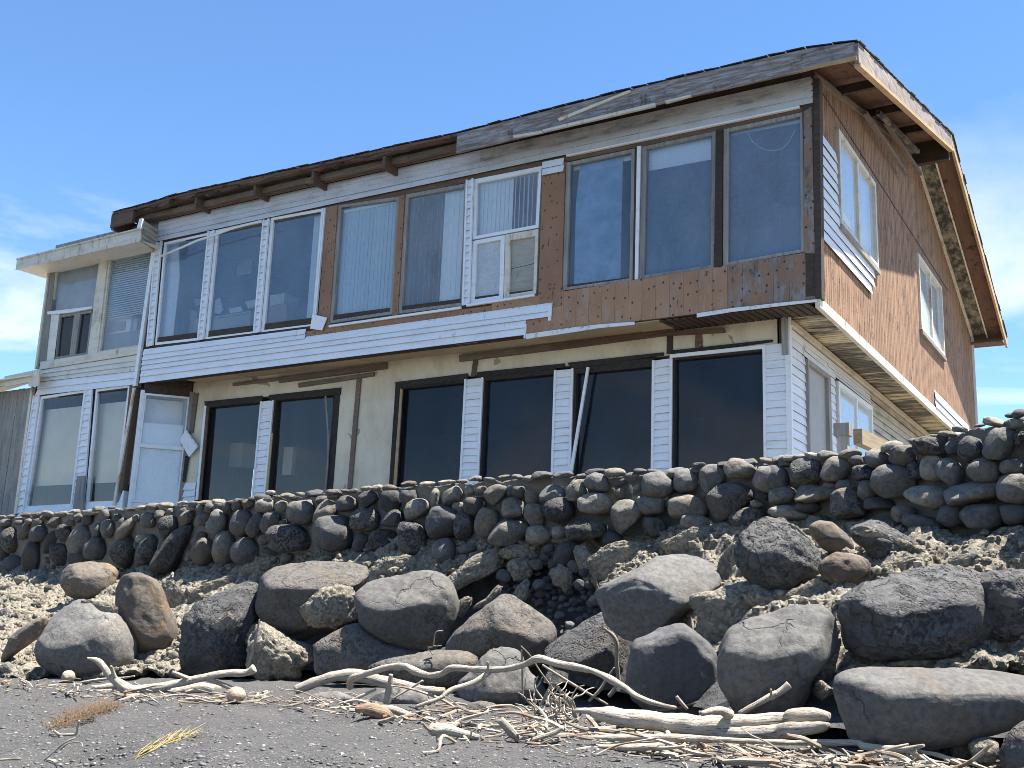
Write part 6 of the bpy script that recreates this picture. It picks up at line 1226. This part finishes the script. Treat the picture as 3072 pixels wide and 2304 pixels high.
DRYG = plain('dry_brown_grass', (0.145, 0.092, 0.05), 0.9, 0.25, 20); STRAW = plain('yellow_straw', (0.30, 0.235, 0.10), 0.8, 0.15, 20)
fibres('dry_grass_clump', 'tuft of dry brown grass fibres lying on the black sand', zW, (470,1330), (950,1130), 600, 0.035, 0.16, 0.002, DRYG, 'dry grass', 0.22)
fibres('straw_bundle', 'bundle of yellow straw on the sand at bottom left', zW, (1130,1590), (1560,1400), 45, 0.012, 0.2, 0.003, STRAW, 'straw', 0.08)
# root tangle of thin twigs
tv_, tf_ = [], []
for k in range(46):
    u0, v0 = RND.uniform(0, 380), RND.uniform(1080, 1330); a = RND.uniform(-1.2, 1.2); P_ = []
    D_ = RND.uniform(7.0, 7.5)
    for j in range(5):
        P_.append(hitD(zS(u0, v0), D_)); a += RND.uniform(-.7, .7); u0 += math.sin(a)*62; v0 -= abs(math.cos(a))*62; D_ += RND.uniform(-.06, .06)
    pts, rr = catmull(P_, [0.008, .007, .006, .005, .003], 4); v, f = tube_pts(pts, [r*RND.uniform(.7, 1.3) for r in rr], 5); o = len(tv_); tv_ += [tuple(q) for q in v]; tf_ += [tuple(i+o for i in t_) for t_ in f]
tv_ = np.array(tv_); base = tv_.mean(0); base[2] = tv_[:, 2].min(); o = link('root_tangle', mesh('root_tangle', tv_-base, tf_, True), None, DG_, label='tangle of thin grey roots left of the thickest log', cat='roots'); o.location = tuple(base)
for i, (pl_, lab) in enumerate(((pz(zS, [(-20,1250,12),(60,1130,13),(150,950,14),(170,940,14),(250,1010,14),(330,1130,13),(390,1330,12)]), 'bent grey stick forming an arch over the root tangle'), (pz(zS, [(80,770,10),(250,880,12),(450,1000,12),(640,1110,10)]), 'straight thin stick slanting down from the curving branch'), (pz(zS, [(480,1080,10),(570,990,14),(640,880,10),(700,790,8)]), 'thin stick slanting up beside the upright bent stick'), (pz(zT, [(1910,605,6),(1990,690,8),(2080,830,8),(2190,980,8)]), 'thin twig crossing the curving branch near its middle'), (pz(zT, [(1915,640,10),(1920,800,9),(1925,1040,9)]), 'thin upright twig in front of the half-buried boulder'))):
    driftwood('driftwood_twig', lab, pl_, mat=DG_, D=7.4+0.1*(i > 2)*5)
# wrack litter: chips and twigs nobody could count
lv, lf = [], []; bandx = [0, 200, 420, 700, 850, 1000, 1250, 1500, 1700, 1900, 2100, 2400, 2700, 3072]; bandy = [2038, 2062, 2085, 2100, 2098, 2108, 2150, 2180, 2200, 2232, 2262, 2285, 2300, 2310]; bandh = [26, 26, 22, 20, 18, 30, 45, 48, 48, 40, 30, 25, 22, 20]
for k in range(1100):
    x = RND.uniform(-20, 3090); y = np.interp(x, bandx, bandy)+RND.gauss(0, 0.6)*np.interp(x, bandx, bandh)+8
    if y > 2330: continue
    D_ = on_sand((x, y)); 
    if D_ > 14: continue
    s = hitD((x, y), D_); a = RND.uniform(0, math.pi); l = RND.choice((.02, .03, .04, .06, .09, .16))*RND.uniform(.6, 1.3); r = RND.uniform(.002, .008)*(1+l*2); dz = RND.gauss(0, .16)
    d = np.array([math.cos(a), math.sin(a), dz]); s = s+np.array((0, 0, r+abs(dz)*l*.5+RND.uniform(0, .02)))
    v, f = tube_pts([s-d*l*.5, s+np.array([RND.gauss(0, .1)*l, RND.gauss(0, .1)*l, 0]), s+d*l*.5], [r*.7, r, r*.6], 5); o = len(lv); lv += [tuple(q) for q in v]; lf += [tuple(i+o for i in t_) for t_ in f]
def bent(k, x, y, L, r):
    D_ = on_sand((x, y))
    if D_ > 13: return
    s = hitD((x, y), D_); a = RND.uniform(0, 2*math.pi); p = [s+np.array((0, 0, r))]; el = RND.uniform(-.02, .5)
    for j in range(4):
        a += RND.gauss(0, .35); el = el*0.7+RND.gauss(0, .12); q = p[-1]+np.array([math.cos(a), math.sin(a)*0.8, el])*L/4; q[2] = max(q[2], s[2]+r*.6); p.append(q)
    pts, rr = catmull(p, [r, r, r*.9, r*.75, r*.45], 4); v, f = tube_pts(pts, rr, 6); o = len(lv); lv.extend(tuple(q) for q in v); lf.extend(tuple(i+o for i in t_) for t_ in f)
for k in range(110):
    x = RND.uniform(-20, 3090) if k % 2 else RND.gauss(1650, 420); y = np.interp(x, bandx, bandy)+RND.gauss(0, 0.55)*np.interp(x, bandx, bandh)+2
    if y < 2325: bent(k, x, y, RND.uniform(.12, .6), RND.uniform(.004, .015))
b = MatB('wood_chips'); v = b.vor(b.pos(), 11, 1.0, 'F1', 'Color'); sx = b.n.new('ShaderNodeSeparateColor'); b.L(v, sx.inputs[0]); c = b.mix(sx.outputs[0], (0.36, 0.315, 0.25), (0.17, 0.135, 0.10)); c = b.mix(b.ramp(sx.outputs[1], .75, .95), c, (0.20, 0.13, 0.08)); CHIP = b.col(c, 0.85)
link('wrack_litter', mesh('wrack_litter', lv, lf), None, CHIP, kind='stuff', label='pale wood chips and twigs strewn along the foot of the rocks', cat='wood litter')
# small pebbles on the sand
pv, pf = [], []; ov, of = ICO[2]; of = [tuple(t) for t in of]; bm = bmesh.new(); bmesh.ops.create_icosphere(bm, subdivisions=1, radius=1); ov = np.array([p.co[:] for p in bm.verts]); bm.verts.index_update(); of = [tuple(q.index for q in t.verts) for t in bm.faces]; bm.free()
for k in range(4200):
    x = RND.uniform(-30, 2300); y = RND.uniform(2060, 2330); D_ = on_sand((x, y))
    if D_ > 12: continue
    s = hitD((x, y), D_); r = 0.004+0.012*RND.random()**5; o = len(pv)
    pv += [tuple(s+q*np.array([r*RND.uniform(.8, 1.5), r*RND.uniform(.8, 1.5), r*.55])) for q in ov]; pf += [tuple(i+o for i in t) for t in of]
b = MatB('beach_pebbles'); v = b.vor(b.pos(), 40, 1.0, 'F1', 'Color'); sx = b.n.new('ShaderNodeSeparateColor'); b.L(v, sx.inputs[0]); c = b.mix(sx.outputs[0], (0.03, 0.03, 0.033), (0.14, 0.135, 0.13)); c = b.mix(b.ramp(sx.outputs[1], .85, .95), c, (0.34, 0.31, 0.27)); PEB = b.col(c, 0.8)
link('beach_pebbles', mesh('beach_pebbles', pv, pf, True), None, PEB, kind='stuff', label='small grey pebbles scattered over the black sand', cat='pebbles')

# ------------------------------------------------------------------ handrail by the side door
hr = thing('handrail', 'weathered timber handrail post and rail behind the seawall by the side door', 'handrail', tuple(hitD(zG(640,1450), 10.9)))
c0 = hitD(zG(655,1340), 10.9); c1 = c0+np.array((0.55, 2.6, -0.35))
box('post', c0[0]-.045, c0[0]+.045, c0[1]-.045, c0[1]+.045, 2.5, c0[2]+.02, GREYB, hr)
box('post_cap', c0[0]-.085, c0[0]+.075, c0[1]-.07, c0[1]+.07, c0[2]+.02, c0[2]+.15, GREYB, hr)
r1 = hitD(zG(735,1260), 10.95); r2 = np.array([r1[0]+0.25, r1[1]+3.2, r1[2]+0.02])
hexa('rail', [r1+(0, 0, -.16), r1+(.09, 0, -.16), r2+(.09, 0, -.16), r2+(0, 0, -.16), r1, r1+(.09, 0, 0), r2+(.09, 0, 0), r2], wood_mat('rail_timber', (0.30, 0.235, 0.15), (0.21, 0.16, 0.10), (6, 1, 9), (0.08, 0.055, 0.03), 0.5, (0.36, 0.30, 0.21), bumps=0.6), hr)
# ------------------------------------------------------------------ blinds, curtains and clutter behind the glass
def slat(parent, a, d, z0, z1, wd, ang, mat, name='slat'):
    c, s = math.cos(ang)*wd/2, math.sin(ang)*wd/2; n = np.array((-math.sin(ang), math.cos(ang)))*0.002
    P2 = [(a-c-n[0], d-s-n[1]), (a+c-n[0], d+s-n[1]), (a+c+n[0], d+s+n[1]), (a-c+n[0], d-s+n[1])]
    hexa(name, [FR.pt(p[0], z0, p[1]) for p in P2]+[FR.pt(p[0], z1, p[1]) for p in P2], mat, parent)
def vblind(label, tl, tr, br, bl, spec, d=-0.115):
    """spec: list of (number of slats, angle in degrees, material)"""
    q = [FR.px(p, d) for p in (tl, tr, br, bl)]; n = sum(s[0] for s in spec); k = 0
    t = thing('vertical_blind', label, 'blind', tuple(FR.pt((q[3][0]+q[2][0])/2, q[3][1], d)), 'vertical blinds in the upper windows')
    for (m, ang, mt) in spec:
        for i in range(m):
            f = (k+.5)/n; a = q[0][0]*(1-f)+q[1][0]*f; z1 = q[0][1]*(1-f)+q[1][1]*f; z0 = q[3][1]*(1-f)+q[2][1]*f
            slat(t, a, d, z0+.02, z1-.01, (q[1][0]-q[0][0])/n*1.12, math.radians(ang+RND.uniform(-5, 5)), mt); k += 1
    box('head_rail', *(lambda A, B: (A[0], B[0], A[1]-.03, A[1]+.03, min(A[2], B[2])-.02, min(A[2], B[2])+.03))(FR.pt(q[0][0], q[0][1], d), FR.pt(q[1][0], q[1][1], d)), CURT, t)
vblind('closed pale vertical blind behind the window between the brown posts', (1024,640), (1192,605), (1172,935), (995,965), [(15, 5, CURTS)])
vblind('half-turned vertical blind with dark gaps left of the white lapped post', (1224,598), (1396,562), (1385,912), (1200,938), [(8, 58, CURTD), (4, 4, CURT)])  # turned slats coloured darker grey to imitate their shaded gaps
vblind('vertical blind in the window above the plywood panel', (1430,555), (1620,510), (1610,680), (1425,716), [(9, 8, CURT), (6, 50, CURT)])
def sheet(name, label, cat, pts, d, mat, th=0.01, group=None):
    q = [FR.px(p, d) for p in pts]; base = FR.pt(sum(p[0] for p in q)/len(q), min(p[1] for p in q), d)
    v = [FR.pt(*p, d) for p in q]+[FR.pt(*p, d-th) for p in q]; n = len(q); f = [tuple(range(n)), tuple(range(2*n-1, n-1, -1))]+[(i, i+n, (i+1) % n+n, (i+1) % n) for i in range(n)]
    o = link(name, mesh(name, [p-base for p in v], f), None, mat, label=label, cat=cat, group=group); o.location = tuple(base); return o
sheet('roller_blind', 'white roller blind half down in the large middle right window', 'blind', [zD(1235,255), zD(1825,135), zD(1825,370), zD(1240,478)], -0.12, CURTW)
sheet('roller_blind', 'white roller blind rolled almost up in the rightmost upper window', 'blind', [zE(505,965), zE(1172,818), zE(1170,912), zE(510,1035)], -0.12, CURTW)
sheet('roller_blind', 'short white blind end left of the leaning film in the film-covered window', 'blind', [zD(592,400), zD(705,372), zD(700,452), zD(600,475)], -0.12, CURTW)
sheet('roller_blind', 'short white blind end right of the leaning film in the film-covered window', 'blind', [zD(1045,298), zD(1155,270), zD(1155,372), zD(1050,388)], -0.12, CURTW)
b = MatB('blue_film'); n1 = b.noise(b.pos((2, 2, 2)), 2.5, 7, 0.7); FILM = b.col(b.mix(b.ramp(n1, .35, .7), (0.16, 0.27, 0.42), (0.36, 0.52, 0.72)), 0.4)
sheet('plastic_film', 'blue-grey plastic film sheet leaning inside the big window by the brown panel', 'plastic film', [zD(700,345), zD(1020,300), zD(1062,335), zD(1040,1400), zD(640,1450), zD(655,760)], -0.10, FILM)
sheet('curtain', 'white curtain hanging at left of the leftmost main window', 'curtain', [zB(300,810), zB(390,795), zB(400,1100), zB(340,1640), zB(190,1650), zB(250,1100)], -0.15, CURT, group='white curtain strips')
sheet('curtain', 'narrow white curtain strip left of the room with papers', 'curtain', [zB(705,770), zB(745,760), zB(680,1630), zB(640,1635)], -0.13, CURT, group='white curtain strips')
sheet('curtain', 'narrow white curtain strip left of the cardboard box window', 'curtain', [zB(1190,640), zB(1225,632), zB(1150,1570), zB(1115,1575)], -0.13, CURT, group='white curtain strips')
sheet('curtain', 'white curtain strip right beside the brown post', 'curtain', [zB(1565,575), zB(1630,560), zB(1545,1530), zB(1490,1535)], -0.13, CURT, group='white curtain strips')
# room with desk, papers and boxes
dk = thing('desk', 'cluttered pale desk seen through the left upper windows', 'desk', tuple(FR.pt(FR.px(zB(830,1550), -0.8)[0], 0.16, -0.8)))
qa, qb = FR.px(zB(660,1440), -0.7), FR.px(zB(1010,1398), -0.7); za_ = (qa[1]+qb[1])/2
box('desk_top', qa[0], qb[0], 0.7, 1.35, H0+za_-.03, H0+za_, DESK, dk); box('front_panel', qa[0]+.03, qb[0]-.03, 0.74, 0.76, H0+.16, H0+za_-.03, DESK, dk); box('side_panel', qb[0]-.03, qb[0], 0.72, 1.33, H0+.16, H0+za_-.03, DESK, dk)
def ibox(name, label, cat, pts, d, dep, mat):
    q = [FR.px(p, d) for p in pts]; x0, x1 = min(p[0] for p in q), max(p[0] for p in q); z0, z1 = min(p[1] for p in q), max(p[1] for p in q)
    o = box(name, 0, x1-x0, 0, dep, 0, z1-z0, mat, None, label=label, cat=cat); o.location = tuple(FR.pt(x0, z0, d)); return o
ibox('cardboard_box', 'cardboard box with papers on top behind the third upper window', 'box', [zB(1165,1350), zB(1310,1350), zB(1310,1540), zB(1165,1540)], -0.6, 0.5, CARD)
ibox('carton', 'flat white carton lying on the cardboard box', 'carton', [zB(1165,1260), zB(1300,1260), zB(1300,1325), zB(1165,1325)], -0.62, 0.35, PAPER)
ibox('small_cabinet', 'small pale cabinet with papers behind the leftmost main window', 'cabinet', [zB(490,1470), zB(575,1460), zB(570,1640), zB(470,1640)], -0.6, 0.4, DESK)
for i, (pts, d, lab) in enumerate((([zB(905,890), zB(1030,868), zB(1015,1065), zB(890,1080)], -1.6, 'white paper sheet pinned up behind the second upper window'), ([zB(690,1310), zB(745,1275), zB(775,1380), zB(740,1420), zB(685,1400)], -0.9, 'white paper bag standing on the desk at left'), ([zB(830,1370), zB(930,1350), zB(945,1395), zB(830,1410)], -0.9, 'stack of white papers lying on the desk'), ([zB(965,1310), zB(1060,1290), zB(1065,1350), zB(990,1370)], -0.9, 'crumpled white papers at right end of the desk'), ([zB(490,1385), zB(550,1390), zB(545,1470), zB(485,1475)], -0.75, 'white card propped behind the leftmost main window'), ([zB(525,1290), zB(575,1285), zB(570,1335), zB(535,1350)], -0.75, 'scrap of white paper stuck up above the small cabinet'))):
    sheet('paper', lab, 'paper', pts, d, PAPER, 0.015)
sheet('picture', 'dark framed picture on the rear wall behind the third upper window', 'picture', [zB(1415,850), zB(1520,900), zB(1500,1170), zB(1395,1120)], -2.4, DARKG)
sheet('blackboard', 'dark panel on the rear wall behind the second upper window', 'panel', [zB(800,1030), zB(1100,1150), zB(1060,1380), zB(770,1250)], -2.5, INTD)
ibox('armchair', 'dark chair back inside the large middle right window', 'chair', [zD(1395,1110), zD(1560,1240), zD(1560,1330), zD(1395,1330)], -0.7, 0.5, DARKG)
ibox('dark_box', 'dark box on a ledge in the rightmost upper window', 'box', [zF(95,650), zF(280,640), zF(280,780), zF(95,790)], -0.5, 0.3, DARKG)
ibox('ledge', 'grey ledge along the bottom of the rightmost upper window', 'ledge', [zF(-150,840), zF(290,780), zF(290,1020), zF(-150,1020)], -0.3, 0.5, DARKG)
v, f = tube_pts([FR.pt(*FR.px(zE(*p), -0.11), -0.11) for p in ((690,990),(740,1080),(820,1140),(910,1163),(1000,1140),(1060,1080),(1110,980))], 0.006, 5)
link('blind_cord', mesh('blind_cord', v, f, True), None, PAPER, label='white cord sagging in the rightmost upper window', cat='cord')
# bay: cloth shade, slatted blind, appliance carton
sheet('cloth_shade', 'stained cloth shade in the upper left bay window', 'blind', [zA(482,725), zA(862,642), zA(806,1062), zA(430,1105)], -0.13, plain('stained_cloth', (0.42, 0.42, 0.39), 0.9, 0.2, 3))
t = thing('slatted_blind', 'pale horizontal slatted blind in the right bay window', 'blind', tuple(FR.pt(FR.px(zA(1080,1150), -.14)[0], FR.px(zA(1080,1150), -.14)[1], -.14)))
q = [FR.px(zA(*p), -0.14) for p in ((942,625), (1316,550), (1250,1130), (880,1195))]
for k in range(30):
    fk = k/30; a, c_ = lerp2(q[0], q[3], fk), lerp2(q[1], q[2], fk); sl_ = 0.004*math.sin(k*.7)
    hexa('slat', [FR.pt(a[0], a[1]-.032, -.14+.012), FR.pt(c_[0], c_[1]-.032+sl_, -.14+.012), FR.pt(c_[0], c_[1]+sl_, -.16), FR.pt(a[0], a[1], -.16), FR.pt(a[0], a[1]-.029, -.14+.012), FR.pt(c_[0], c_[1]-.029+sl_, -.14+.012), FR.pt(c_[0], c_[1]+.003+sl_, -.16), FR.pt(a[0], a[1]+.003, -.16)], CURT, t)
ap = ibox('appliance_carton', 'white appliance with grey screen standing under the slatted blind', 'appliance', [zA(900,1180), zA(1130,1160), zA(1120,1300), zA(890,1310)], -0.25, 0.3, CURTW)
q = [FR.px(zA(*p), -0.245) for p in ((950,1205), (1090,1190), (1080,1270), (935,1285))]; FR.prism('screen', q, -0.235, -0.25, CURTD, ap)
ibox('blue_carton', 'pale blue bag beside the white appliance in the bay window', 'bag', [zA(1130,1160), zA(1180,1155), zA(1175,1290), zA(1120,1300)], -0.3, 0.2, BLUEP)
ibox('grey_carton', 'wide grey carton under the white appliance in the bay window', 'carton', [zA(865,1320), zA(1230,1290), zA(1220,1420), zA(850,1460)], -0.24, 0.3, CURTD)
# lower rooms
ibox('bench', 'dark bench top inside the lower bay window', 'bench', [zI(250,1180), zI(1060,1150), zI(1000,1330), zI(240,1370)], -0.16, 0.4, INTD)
ibox('pale_cabinet', 'pale cabinet edge inside the lower left main window', 'cabinet', [zJ(555,950), zJ(640,960), zJ(640,1150), zJ(555,1140)], -1.9, 0.4, INTC)
ibox('doorway_panel', 'pale doorway panel deep inside the lower left room', 'panel', [zJ(1015,985), zJ(1085,985), zJ(1075,1220), zJ(1005,1190)], -2.6, 0.1, INTC)
